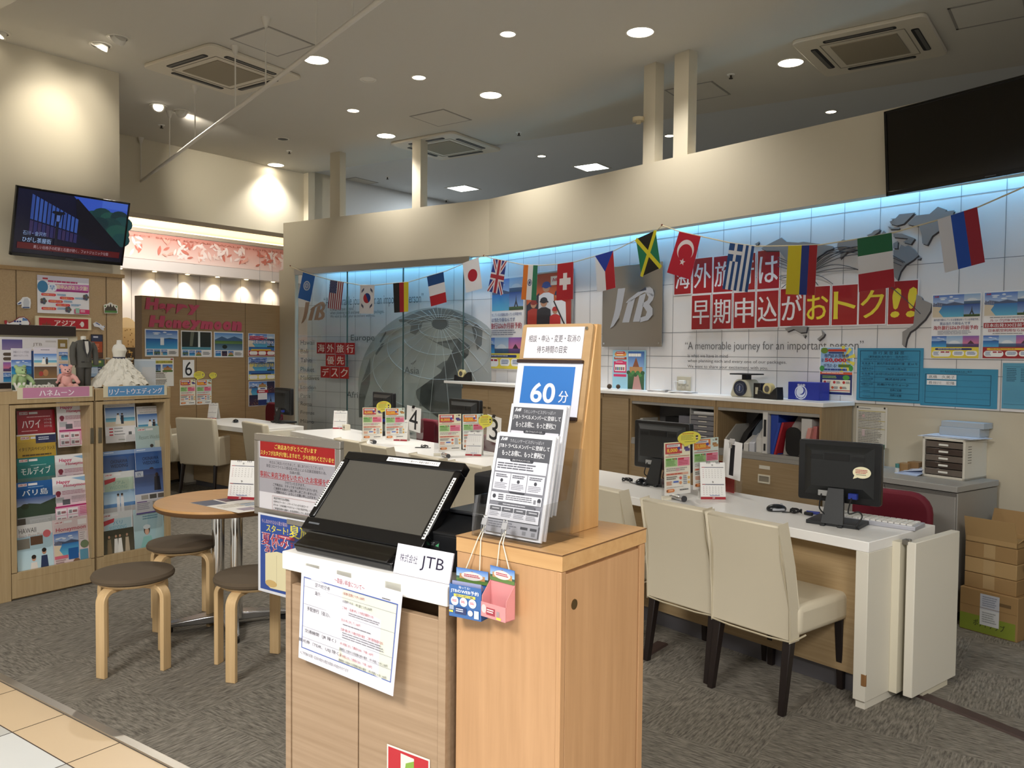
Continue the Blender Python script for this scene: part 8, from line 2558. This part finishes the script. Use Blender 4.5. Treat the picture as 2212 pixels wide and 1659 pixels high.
# ================================================================== welcome sign board on a pole
SGP = Plane(Z(640, 1497), -54.5)
a, c = SGP.at(553, 935), SGP.at(739, 1108)
sw_, sh2 = (c-a).dot(SGP.r), SGP.at(553, 935).z-SGP.at(551, 1108).z
t = thing('sign_stand', 'aluminium framed sign board on a pole behind the kiosk', 'sign stand', (a.x, a.y, 0), SGP.rz)
zt3 = a.z
zb3 = zt3-sh2
fb = .032
obj('frame', B().box(0, -.012, zt3-fb, sw_, .012, zt3).box(0, -.012, zb3, sw_, .012, zb3+fb).box(0, -.012, zb3+fb, fb, .012, zt3-fb).box(sw_-fb, -.012, zb3+fb, sw_, .012, zt3-fb), alu, t, bev=.004, seg=3)
obj('backing', B().box(fb*.5, -.004, zb3+fb*.5, sw_-fb*.5, .008, zt3-fb*.5), white_plastic, t)
obj('pole', B().rod((sw_/2+.1, .05, .02), (sw_/2+.1, .03, zt3-.05), .014, 14), alu, t, smooth=True)
obj('base_plate', B().lathe([(0, 0), (.13, 0), (.13, .012), (.02, .025), (0, .025)], 30, (sw_/2+.1, .05, 0)), alu, t, smooth=True)
obj('brochure_tray', B().box(sw_*.45, -.035, zb3-.012, sw_*.8, -.012, zb3+.01), alu, t, bev=.002)
s = Sheet(sw_-2*fb+.01, sh2-2*fb+.01, 'dddbe0')
s.rect(.02, .02, .98, .24, RED)
s.text('ご来店ありがとうございます', .22, .045, .76, .115, 'f0dc6a', .02)
s.text('スタッフがお声がけ致しますので、少々お待ちくださいませ', .03, .145, .97, .215, 'f0dc6a', .02)
s.rect(.0, .26, 1, .745, 'a5a3ab')
s.text('本日はご来店いただきまして、誠にありがとうございます。', .15, .285, .85, .33, '3a3840')
s.text('新型コロナウイルス感染拡大防止による店舗混雑緩和の為、', .11, .34, .88, .385, '3a3840')
s.text('当面の間、', .42, .395, .56, .435, '3a3840')
s.text('事前に来店予約をいただいたお客様を優先', .02, .445, .98, .53, 'b01c28', .025)
s.rect(.02, .535, .98, .54, 'b01c28')
s.text('させていただきます。', .36, .55, .62, .59, '3a3840')
s.text('ご不明点は、スタッフまでお声がけくださいませ。', .2, .6, .78, .64, '3a3840')
s.text('ご迷惑をお掛けし誠に申し訳ございませんが、', .21, .65, .77, .69, '3a3840')
s.text('ご理解のほど、よろしくお願い申し上げます。', .22, .7, .76, .74, '3a3840')
s.frame(.19, .78, .78, .985, .0015, 'c09a9a')
for i, k in enumerate(('来店予約方法は簡単♪', 'お持ちのケータイ・スマートフォンからQRコード', 'または「JTB前橋けやきウォーク店 来店予約」と検索', 'ご希望日時を選択しお名前等を入力し来店予約完了')):
 s.text(k, .21, .795+.048*i, (.42, .66, .74, .76)[i], .83+.048*i, '26242a', .01)
s.m = RT(sw_/2, -.0055, (zt3+zb3)/2)
s.build('notice_print', parent=t, mat=GLOSS)
# summer poster hung below the frame
a, c = SGP.at(558, 1106, .03), SGP.at(704, 1282, .03)
pw, ph = (c-a).dot(SGP.r), SGP.at(558, 1106, .03).z-SGP.at(549, 1272, .03).z
s = Sheet(pw, ph, 'dfe2ea')
s.rect(.035, .025, .965, .965, '20489c')
s.text('もし出かけるなら夏が最高!', .06, .07, .45, .12, 'c8b0c0', .02)
s.text('スタート!', .13, .13, .46, .22, 'f0e24a', .03)
s.text('夏旅', .48, .06, .78, .24, 'f0e24a', .03)
s.rect(.82, .05, .96, .25, 'f0e24a'); s.lines(.84, .08, .95, .22, 3, '24346e')
s.pill(.3, .235, .56, .275, 'b83a4c'); s.lines(.33, .247, .53, .262, 1, 'f0d0d4')
s.text('夏休み', .06, .235, .47, .4, 'ece4ea', .06); s.text('夏休み', .07, .24, .46, .395, 'b0243c', .02)
s.text('まで', .5, .29, .6, .4, 'b0243c', .02)
s.text('あと', .11, .395, .3, .49, 'ece4ea', .06); s.text('あと', .115, .4, .295, .485, 'b0243c', .02)
s.rect(.62, .27, .94, .34, 'ece8e8'); s.rect(.64, .28, .7, .3, 'e0a040'); s.lines(.64, .31, .9, .33, 1, 'b0243c')
s.poly([(.12, .5), (.3, .45), (.45, .46), (.5, .49), (.56, .45), (.9, .45), (.92, .9), (.62, .92), (.55, .86), (.55, .92), (.2, .93), (.12, .88)], 'e6ddb4')
s.rect(.295, .5, .298, .88, 'a89a78'); s.ell(.21, .87, .09, .045, 'd0b070', 16); s.rect(.5, .56, .72, .8, 'e4e0d8'); s.text('4', .54, .6, .62, .73, '4a4a58')
s.ell(.64, .39, .02, .02, 'e0d060', 10); s.ell(.69, .38, .02, .02, 'e0d060', 10); s.rect(.63, .41, .72, .44, '5a9a4a')
mid = (a+c)/2
s.m = Matrix.Translation((mid.x, mid.y, 0)) @ Matrix.Rotation(SGP.rz, 4, 'Z') @ RT(0, 0, a.z-ph/2)
s.build('summer_poster', 'blue summer countdown poster hung under the sign board', 'poster', mat=GLOSS)
# ================================================================== touch screen kiosk
KZ = .97
k0, k1 = Z(609, 1190, KZ), Z(966, 1267, KZ)
kd_ = (k1-k0).xy
KW = kd_.length
KRZ = math.atan2(kd_.y, kd_.x)
kt = Matrix.Translation((k0.x, k0.y, 0)) @ Matrix.Rotation(KRZ, 4, 'Z')
KD = .42
kwood = wood('kiosk_wood', 'a58b70', '957b60', 'X', 3, 26)
t = thing('kiosk_cabinet', 'pale wood cabinet with white top that carries the touch screen', 'cabinet', mat=kt)
obj('counter_top', B().box(0, 0, KZ-.048, KW, KD, KZ), white_top, t, bev=.003)
obj('carcass', B().box(.008, .006, 0, .028, KD-.01, KZ-.048).box(KW-.03, .006, 0, KW-.008, KD-.01, KZ-.048).box(.028, .03, 0, KW-.03, KD-.01, KZ-.12).box(.028, .12, KZ-.12, KW-.03, KD-.01, KZ-.048).box(.028, .012, 0, KW-.03, .03, .06), kwood, t)
for x0, x1 in ((.03, .274), (.278, KW-.032)):
 d = obj('door', B().box(x0, .008, .065, x1, .028, KZ-.085), kwood, t, bev=.0015)
# touch screen
ang = R(42.5)
mw, mh = .425, .262
mt0 = kt @ Matrix.Translation((.226, .05, KZ+.055))
t = thing('touch_screen', 'black touch screen leaning back on the kiosk', 'touch screen', mat=mt0)
tm = Matrix.Rotation(-ang, 4, 'X')
bz = B()
e = .028
bz.box(-mw/2, 0, mh-e, mw/2, .03, mh).box(-mw/2, 0, 0, mw/2, .03, e+.012).box(-mw/2, 0, e+.012, -mw/2+e*.8, .03, mh-e).box(mw/2-e*.8, 0, e+.012, mw/2, .03, mh-e)
gb = M('gloss_black')
obj('bezel', bz.xf(tm), gb, t, bev=.004, seg=3)
glass_s = M('screen_glass', '4a4843', .1, spec=.8)  # base grey is lifted to carry the ceiling's reflection
obj('screen', B().box(-mw/2+e*.7, .005, e, mw/2-e*.7, .02, mh-e*.7).xf(tm), glass_s, t)
obj('rear_housing', B().add([(-mw/2+.01, .03, .01), (mw/2-.01, .03, .01), (mw/2-.01, .03, mh-.01), (-mw/2+.01, .03, mh-.01), (-mw/2+.05, .075, .03), (mw/2-.05, .075, .03), (mw/2-.05, .075, mh-.05), (-mw/2+.05, .075, mh-.05)],
 [(7, 6, 5, 4), (0, 1, 5, 4), (1, 2, 6, 5), (2, 3, 7, 6), (3, 0, 4, 7)]).xf(tm), matt_black, t)
obj('foot', B().extrude([(-.195, -.03, -.055), (-.195, .17, -.055), (-.195, .17, -.01), (-.195, .02, -.005), (-.195, -.04, -.035)], (.35, 0, 0)), gb, t, bev=.005)
obj('support', B().box(-.1, .125, -.03, .1, .19, .06), matt_black, t, bev=.004)
obj('front_tray', B().extrude([(-.2, -.05, -.03), (.15, -.05, -.03), (.15, -.005, -.005), (-.2, -.005, -.005)], (0, 0, .004)), clear('tray_clear', (.75, .75, .75), .6, .05), t)
tr_ = tm
def strip(x0, z0, x1, z1, vertical, name):
 s = Sheet(x1-x0, z1-z0, 'dcdcdc', .0006)
 if vertical:
  for i in range(22): s.rect(.25, .03+.044*i, .75, .055+.044*i, '3a3a3a')
 else:
  s.text('画面にタッチして上下に動かすと順番を確認できます', .04, .25, .96, .75, '2a2a2a')
 s.m = tm @ RT((x0+x1)/2, -.0012, (z0+z1)/2)
 s.build(name, parent=t)
strip(-.05, mh-.021, .135, mh-.008, False, 'instruction_strip')
strip(-mw/2+.002, .07, -mw/2+.012, mh-.04, True, 'instruction_strip')
strip(mw/2-.012, .03, mw/2-.002, mh-.05, True, 'instruction_strip')
obj('maker_badge', B().box(-mw/2+.02, -.001, .018, -mw/2+.06, 0, .023).xf(tm), M('badge_grey'), t)
# receipt printer and speaker box behind
t = thing('receipt_printer', 'black receipt printer between the touch screen and the orange cabinet', 'printer', mat=kt @ Matrix.Translation((.47, .2, KZ)))
obj('body', B().extrude([(-.07, -.1, 0), (-.07, .12, 0), (-.07, .12, .12), (-.07, .0, .125), (-.07, -.1, .09)], (.155, 0, 0)), M('printer_black', '141517', .35), t, bev=.006, seg=3)
obj('paper_lid', B().extrude([(-.055, -.02, .125), (-.055, .11, .122), (-.055, .11, .132), (-.055, -.02, .134)], (.12, 0, 0)), M('printer_lid', '1c1d20', .3), t, bev=.003)
s = Sheet(.04, .02, '141517', .0005)
s.text('star', .05, .1, .6, .6, '8a8c90'); s.poly([(.65, .6), (.95, .2), (.9, .7)], '4a9a6a')
s.m = RT(-.03, -.101, .06)
s.build('maker_badge', parent=t)
obj('paper_slot', B().box(-.05, -.102, .088, .06, -.09, .093), matt_black, t)
t = thing('speaker_box', 'black box with round speaker opening behind the touch screen', 'speaker', mat=kt @ Matrix.Translation((.52, .36, KZ)))
obj('body', B().box(-.12, -.05, 0, .04, .05, .21), matt_black, t, bev=.008)
obj('speaker_grille', B().rod((.0, -.0505, .14), (.0, -.054, .14), .024, 20), M('grille_black', '222326', .5), t, smooth=True)
# name plate
t = thing('company_plate', 'white acrylic company name plate on the kiosk edge', 'name plate', mat=kt @ Matrix.Translation((.474, .022, KZ)))
s = Sheet(.172, .07, 'e2e0ec', .004)
s.text('株式会社', .08, .3, .4, .58, '2a2440'); s.text('JTB', .46, .25, .87, .75, '1c1630')
s.m = RT(0, 0, .035, 0, R(14))
s.build('plate', parent=t, mat=GLOSS)
obj('rear_support', B().extrude([(-.08, .004, 0), (-.08, .03, 0), (-.08, .018, .05)], (.16, 0, 0)), acr, t)
# fee sheet taped on the front
s = Sheet(.35, .247, 'dedce6', .001)
fq = [(652, 1219), (870, 1280), (645, 1420), (849, 1504)]
def kfront(px, py, y):
 p = kt.translation
 n = kt.to_3x3() @ Vector((0, 1, 0))
 d = ray(px, py)
 k = (p+n*y-EYE).dot(n)/d.dot(n)
 return EYE+d*k
s.quad = [kfront(652, 1219, -.012), kfront(870, 1280, -.012), kfront(645, 1420, -.016), kfront(849, 1504, -.03)]
BLU = '3a5aa8'
s.text('～取扱い料金について～', .35, .035, .65, .09, 'a83a44')
s.lines(.82, .1, .92, .12, 1, '666666')
s.frame(.03, .12, .97, .88, .0022, BLU)
s.rect(.44, .13, .96, .87, 'd3d5c8')
for i, (y, k) in enumerate(((.13, '国内航空券'), (.215, '海外航空券'), (.4, '手配旅行（宿泊単品）'), (.64, '交通機関（JR 除く）'), (.755, '観光券（TDR、USJ 除く）'))):
 s.rect(.035, y, .965, y+.003, '8a8a98')
 w_ = len(k)*.0155
 s.text(k, .235-w_, y+.02, .235+w_, y+.065, '2a2830')
RDT = 'a83238'
for y, k, c_, x1 in ((.155, '1名様1区間につき1,100円', RDT, .66), (.235, 'お見積りのみ：1件1室につき3,300円', '2a2830', .74), (.3, 'ご予約：1名様1件につき航空運賃の10%', RDT, .76), (.425, '宿泊1件に対して1,100円', RDT, .64), (.52, '交通や観光券との複合手配の場合：ご旅行費用総額の20%', RDT, .87), (.665, '1件1手配に対して費用の20%（下限1,100円）', RDT, .79), (.72, '募集型に付随する手配観光券の場合：1件1手配につき1,100円', '2a2830', .93), (.785, '1件1手配に対して費用の20%（下限1,100円）', RDT, .79), (.835, '募集型に付随する手配観光券の場合：1件1手配につき1,100円', '2a2830', .93)):
 s.text(k, .45, y, x1, y+.03, c_)
s.lines(.52, .345, .84, .385, 2, '77757d', .35); s.lines(.47, .475, .82, .495, 1, '77757d', .5); s.lines(.47, .56, .9, .63, 3, '77757d', .35)
s.text('※ご予約後の変更・取消の場合も規定の取扱い料金がかかります', .03, .905, .56, .94, '3a3840')
s.build('fee_notice', 'white fee table sheet taped to the kiosk front', 'notice', mat=GLOSS)
for x, y, lb in ((.12, 1219, 'left clear tape strip'), (.235, 1, 'middle clear tape strip'), (.4, 1, 'right clear tape strip')):
 o_ = one('tape_strip', B().box(-.025, -.001, -.012, .025, 0, .012), clear('clear_tape', (.9, .9, .88), .4, .3), lb+' holding the fee sheet', 'tape', kt @ Vector((x, -.0015, KZ-.03)), KRZ, 'clear tape strips')
s = Sheet(.135, .1, 'dcd6cc', .001)
s.rect(.03, .04, .97, 1, 'b0222c'); s.poly([(.33, .1), (.64, .12), (.64, .75), (.33, .72)], 'd8dcc8'); s.poly([(.45, .3), (.64, .18), (.64, .75), (.4, .74)], '7ca03c'); s.rect(.12, .6, .25, .75, 'd8504a')
p = (kfront(837, 1614, .006)+kfront(928, 1643, .006))/2
s.m = Matrix.Translation((p.x, p.y, 0)) @ Matrix.Rotation(KRZ, 4, 'Z') @ RT(0, -.0, p.z-.045)
s.build('card_sticker', 'red and green sticker at the bottom of the kiosk front', 'sticker')
# ================================================================== orange wooden cabinet with the waiting time stand
OZ = 1.086
o0, o1 = Z(985.5, 1155.6, OZ), Z(1214.7, 1199.4, OZ)
od = (o1-o0).xy
OW = od.length
ORZ = math.atan2(od.y, od.x)
ot = Matrix.Translation((o0.x, o0.y, 0)) @ Matrix.Rotation(ORZ, 4, 'Z')
OD = .355
orange = wood('orange_beech', 'bb9168', 'ad845c', 'Z', 4, 10, .4)
orange_t = wood('orange_beech_top', 'c59c6a', 'b78d5c', 'X', 4, 10, .35)
t = thing('slim_cabinet', 'slim orange beech cabinet beside the kiosk', 'cabinet', mat=ot)
obj('top', B().box(0, 0, OZ-.036, OW+.0, OD, OZ), orange_t, t, bev=.001)
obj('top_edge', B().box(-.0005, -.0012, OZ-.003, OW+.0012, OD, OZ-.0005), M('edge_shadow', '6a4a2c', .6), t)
obj('side_panel', B().box(.002, .002, 0, OW-.004, .018, OZ-.037), orange, t)
obj('body', B().box(.002, .018, 0, OW-.012, OD-.002, OZ-.037), orange, t)
obj('edge_strip', B().box(OW-.014, .0, 0, OW-.002, .018, OZ-.037), orange, t, bev=.002)
d = obj('door', B().box(OW-.012, .022, .02, OW-.004, OD-.03, OZ-.045), orange, t, bev=.001)
obj('lock', B().rod((OW-.0045, .052, OZ-.115), (OW-.0025, .052, OZ-.115), .011, 18), M('lock_bronze', '6f5a3a', .4, .7), d, smooth=True)
obj('rear_post', B().box(OW-.02, OD-.026, 0, OW-.002, OD-.002, OZ-.037), orange, t, bev=.001)
# waiting time stand: leaning board with wedge sides
pine = wood('pine_board', 'caa06a', 'b98d56', 'Z', 4, 12, .4)
t = thing('waiting_time_stand', 'tall leaning wooden stand that shows the waiting time', 'sign stand', mat=ot @ Matrix.Translation((-.014, .177, OZ)))
SW, SH, SR = .212, .486, .092
lean_ = math.atan2(SR, SH)
sl = math.hypot(SR, SH)
wd = B()
prof = [(0, 0), (.114, 0), (.117, SH), (SR+.004, SH), ]
obj('wedge_side', B().extrude([(SW-.018, y, z) for y, z in prof], (.018, 0, 0)), pine, t, bev=.002)
obj('wedge_side', B().extrude([(0, y, z) for y, z in prof], (.018, 0, 0)), pine, t, bev=.002)
obj('rear_board', B().box(.018, .1, 0, SW-.018, .112, SH), pine, t)
fm_ = Matrix.Rotation(-lean_, 4, 'X')
obj('face_board', B().rbox(0, -.006, 0, SW-.004, .004, sl, .008, 'Y', 3).xf(fm_), wood('face_plywood', 'ab8b62', '9f7f57', 'X', 4, 10, .4), t)
def on_face(s, x, z):
 s.m = fm_ @ RT(x, -.0072, z)
s = Sheet(.172, .078, 'd3d0d6')
s.text('相談・申込・変更・取消の', .06, .25, .95, .48, '2a2832'); s.text('待ち時間の目安', .23, .6, .75, .83, '2a2832')
on_face(s, .1, sl-.047)
s.build('heading_print', parent=t, mat=GLOSS)
obj('card_rail', B().box(.0, -.014, sl-.098, SW-.018, -.006, sl-.09).xf(fm_), M('rail_dark_brown', '2a1712', .4), t)
obj('card_rail', B().box(.0, -.014, sl-.234, SW-.018, -.006, sl-.226).xf(fm_), M('rail_dark_brown'), t)
s = Sheet(.192, .13, 'cfd0dc')
s.rect(.1, .07, .9, .95, '2c6cb4'); s.text('60', .26, .38, .64, .76, 'd9dbe2', .02, res=5); s.text('分', .7, .52, .84, .74, 'd9dbe2', .02)
s.m = fm_ @ RT(.098, -.0095, sl-.162)
o_ = s.build('waiting_time_card', 'blue card that reads sixty minutes in the wooden stand', 'card', mat=GLOSS)
o_.matrix_world = ot @ Matrix.Translation((-.014, .177, OZ)) @ s.m
obj('screw', B().rod((SW-.02, -.007, sl-.012), (SW-.02, -.009, sl-.012), .004, 10).xf(fm_), chrome, t)
# leaflets in clear holders
def member(s):
 s.rect(.05, .03, .95, .26, '4f5056'); logo(s, .08, .04, .2, .075, 'e0e0e4')
 s.text('うれしいサービスがいっぱい!', .25, .05, .82, .085, 'b8b8be'); s.text('JTBトラベルメンバーに登録して', .07, .1, .93, .15, 'e4e4e8', .02); s.text('もっとお得に、もっと便利に!', .14, .165, .86, .22, 'e8e8ec', .03)
 s.rect(.05, .26, .95, .97, '7c7d85'); s.rect(.07, .255, .93, .375, 'cfcfd8'); s.pill(.3, .24, .7, .275, '3a3b42'); s.text('JTBトラベルメンバーとは…', .34, .246, .66, .268, 'd8d8dc')
 s.lines(.1, .29, .85, .36, 3, '55565e', .5)
 for i in range(3): s.rect(.07+.29*i, .39, .35+.29*i, .56, 'c6c7d0'); s.lines(.1+.29*i, .405, .32+.29*i, .44, 2, '55565e', .6); s.ell(.21+.29*i, .465, .025, None, '3c3d44', 14); s.lines(.1+.29*i, .49, .32+.29*i, .55, 4, '7c7d85', .4)
 s.poly([(.36, .565), (.64, .565), (.6, .585), (.4, .585)], '3a3b42'); s.rect(.07, .585, .93, .67, 'd0d1d8'); s.ell(.13, .625, .03, None, '3c3d44', 14); s.lines(.2, .6, .3, .66, 3, '55565e', .6); s.lines(.33, .6, .78, .655, 3, '66676f', .5); s.rect(.8, .615, .84, .655, '77787f'); s.ell(.89, .62, .03, .025, '3a3b42', 12); s.rect(.865, .635, .915, .665, 'a8a9b0')
 s.pill(.22, .68, .84, .71, '5a5b62'); s.lines(.3, .688, .78, .702, 1, 'c0c1c8'); s.rect(.07, .71, .93, .84, 'cbccd4')
 for i in range(4): s.rect(.09+.21*i, .72, .285+.21*i, .765, '54555c'); s.lines(.13+.21*i, .735, .27+.21*i, .755, 1, 'b8b9c0'); s.lines(.09+.21*i, .775, .27+.21*i, .82, 3, '8a8b94', .4)
 s.rect(.05, .85, .95, .97, '9a9ba3'); s.lines(.1, .865, .6, .93, 3, '6a6b73', .5); s.rect(.66, .88, .78, .905, '3a3b42'); s.rect(.82, .88, .93, .905, '3a3b42'); s.rect(.7, .92, .76, .955, '77787f'); s.rect(.85, .92, .91, .955, '77787f')
def member_leaflet(x, y, zt, w, h, tl, label, n=3):
 t = thing('member_leaflets', label, 'leaflets', mat=ot @ Matrix.Translation((x, y, 0)), group='grey member leaflets')
 s = Sheet(w, h, 'd6d7dc', .004)
 member(s)
 s.m = RT(0, 0, zt-h/2*math.cos(tl), 0, tl)
 s.build('front_sheet', parent=t, mat=GLOSS)
 s2 = RT(.002, .008, zt-h/2*math.cos(tl)+.002, R(1), tl)
 b_ = B().box(-w/2, -h/2, -.004, w/2, h/2, .002).xf(s2)
 obj('sheet_stack', b_, M('sheet_stack_white', 'cfcfd4', .6), t)
tlf = R(13)
member_leaflet(.125, .07, 1.316, .166, .232, tlf, 'front grey member leaflets in the lower clear holder')
member_leaflet(.118, .125, 1.381, .158, .25, tlf, 'rear grey member leaflets in the upper clear holder')
t = thing('leaflet_holder', 'clear two tier acrylic leaflet holder before the wooden stand', 'leaflet holder', mat=ot @ Matrix.Translation((.03, .02, OZ)))
obj('base', B().box(0, 0, 0, .19, .15, .003), acr, t)
obj('front_wall', B().rbox(0, 0, 0, .19, .003, .075, .012, 'Y', 4), acr, t)
obj('front_wall', B().rbox(.03, .075, 0, .215, .078, .17, .012, 'Y', 4), acr, t)
for x in (-.002, .19):
 obj('side_wall', B().extrude([(x, y, z) for y, z in ((0, 0), (.15, 0), (.16, .2), (.13, .2), (.1, .09), (.01, .09))], (.003, 0, 0)), acr, t)
obj('rear_wall', B().box(0, .14, 0, .21, .143, .2), acr, t)
# hanging card pockets
cordm = M('cord_white', 'dcd6c6', .7)
def pocket(x0, x1, ztop, zbot, clipx, clipz, y, c1, c2, label, draw, cards, rz, clabel):
 w = x1-x0
 h = ztop-zbot
 t = thing('card_pocket', label, 'card pocket', mat=ot @ Matrix.Translation(((x0+x1)/2, y, zbot)) @ Matrix.Rotation(rz, 4, 'Z'), group='hanging card pockets')
 mt = M('pocket_'+c1, c1, .5)
 dp = .03
 b_ = B().box(-w/2, dp-.001, 0, w/2, dp, h*.75).box(-w/2, 0, 0, w/2, dp, .0015)
 b_.extrude([(-w/2, 0, 0), (-w/2, dp, 0), (-w/2, dp, h*.72), (-w/2, .002, h*.42 if not cards else h*.7)], (.0012, 0, 0))
 b_.extrude([(w/2-.0012, 0, 0), (w/2-.0012, dp, 0), (w/2-.0012, dp, h*.72), (w/2-.0012, .002, h*.42 if not cards else h*.62)], (.0012, 0, 0))
 obj('pocket_shell', b_, mt, t)
 hf = h*.7 if cards else h*.3
 s = Sheet(w, hf, c1, .001)
 draw(s)
 s.m = RT(0, 0, hf/2)
 s.build('front_print', parent=t, mat=GLOSS)
 s = Sheet(w, h*.3, '3a5a48', .001)
 s.sky(0, 0, 1, 1, 'palace', 3); s.ell(.5, .5, .34, .3, 'd8d0cc'); s.lines(.25, .38, .75, .62, 2, 'b03a50', .6)
 s.m = RT(0, dp-.002, h*.85)
 s.build('header_print', parent=t, mat=GLOSS)
 c = ot @ Vector((clipx, .018, clipz))
 ti = t.matrix_world.inverted() if False else (ot @ Matrix.Translation(((x0+x1)/2, y, zbot)) @ Matrix.Rotation(rz, 4, 'Z')).inverted()
 cl_ = ti @ c
 for dx in (-.018, .018):
  edge_p = ti @ (ot @ Vector((clipx+dx*.25+(x0+x1-2*clipx)*.12, -.003, OZ+.001)))
  obj('cord', B().tube([cl_, edge_p, (dx, dp, h*.985)], .0012, 6), cordm, t, smooth=True)
 if cards:
  for i in range(7):
   o_ = one('discount_card', B().box(-w/2+.004, 0, .004, w/2-.004, .0012, h*.77-.003*i), M('card_face_%d' % (i % 3), ['8a90b4', 'a87a90', '6a84b0'][i % 3], .5), clabel, 'card', ot @ Vector(((x0+x1)/2, y+.004+.0033*i, zbot)), ORZ+rz, 'blue cards in the hanging pocket')
 t2 = thing('binder_clip', 'small silver clip that holds the cord of the %s pocket' % ('blue' if cards else 'pink'), 'clip', mat=ot @ Matrix.Translation((clipx, .012, clipz)), group='silver clips on the clear holder')
 obj('clip_body', B().extrude([(-.007, -.006, -.006), (-.007, .006, -.006), (-.007, 0, .008)], (.014, 0, 0)), M('clip_silver'), t2)
 obj('clip_handle', B().tube([(-.004, -.006, -.005), (-.004, -.009, -.02), (.004, -.009, -.02), (.004, -.006, -.005)], .0012, 5).tube([(-.004, .004, -.0), (-.004, .001, .014), (.004, .001, .014), (.004, .004, 0)], .0012, 5), chrome, t2)
def d_blue(s):
 s.text('知ってる?', .3, .02, .65, .1, 'dce0ea', .02); s.text('JTBのWEB予約', .05, .12, .92, .26, 'eef0f4', .03); s.rect(.15, .28, .82, .36, 'e8d84a'); s.text('国内旅行編', .22, .29, .75, .35, '24346e', .02)
 for i in range(3): s.ell(.18+.28*i, .5, .12, None, 'e4e4e8', 16); s.lines(.1+.28*i, .46, .25+.28*i, .54, 2, 'c04a5c', .6)
 s.rect(.02, .64, .16, .78, '9aa4b8'); s.rect(.2, .68, .55, .88, '1c2c60'); s.lines(.23, .72, .52, .84, 2, 'd8dce8'); s.ell(.68, .8, .08, .09, 'e6c8c8', 14); s.rect(.8, .7, .94, .94, 'dfe2ea'); s.rect(.02, .8, .14, .86, 'e8d84a')
def d_pinkc(s):
 s.ell(.12, .45, .1, .3, 'e4c0c0', 14); s.rect(.22, .3, .58, .8, '9c3040'); s.lines(.25, .4, .55, .7, 2, 'f0d8d8'); s.rect(.64, .4, .76, .75, 'a0888c'); s.rect(.64, .8, .82, .95, 'e8d84a')
pocket(.018, .102, 1.018, .915, .075, 1.125, -.036, '2a5c9c', '', 'blue card pocket hanging by a white cord from the clear holder', d_blue, True, R(8), 'blue booking cards stacked in the hanging blue pocket')
pocket(.104, .176, 1.036, .93, .132, 1.122, -.036, 'd08a8c', '', 'empty pink card pocket hanging by a white cord from the clear holder', d_pinkc, False, R(-4), '')
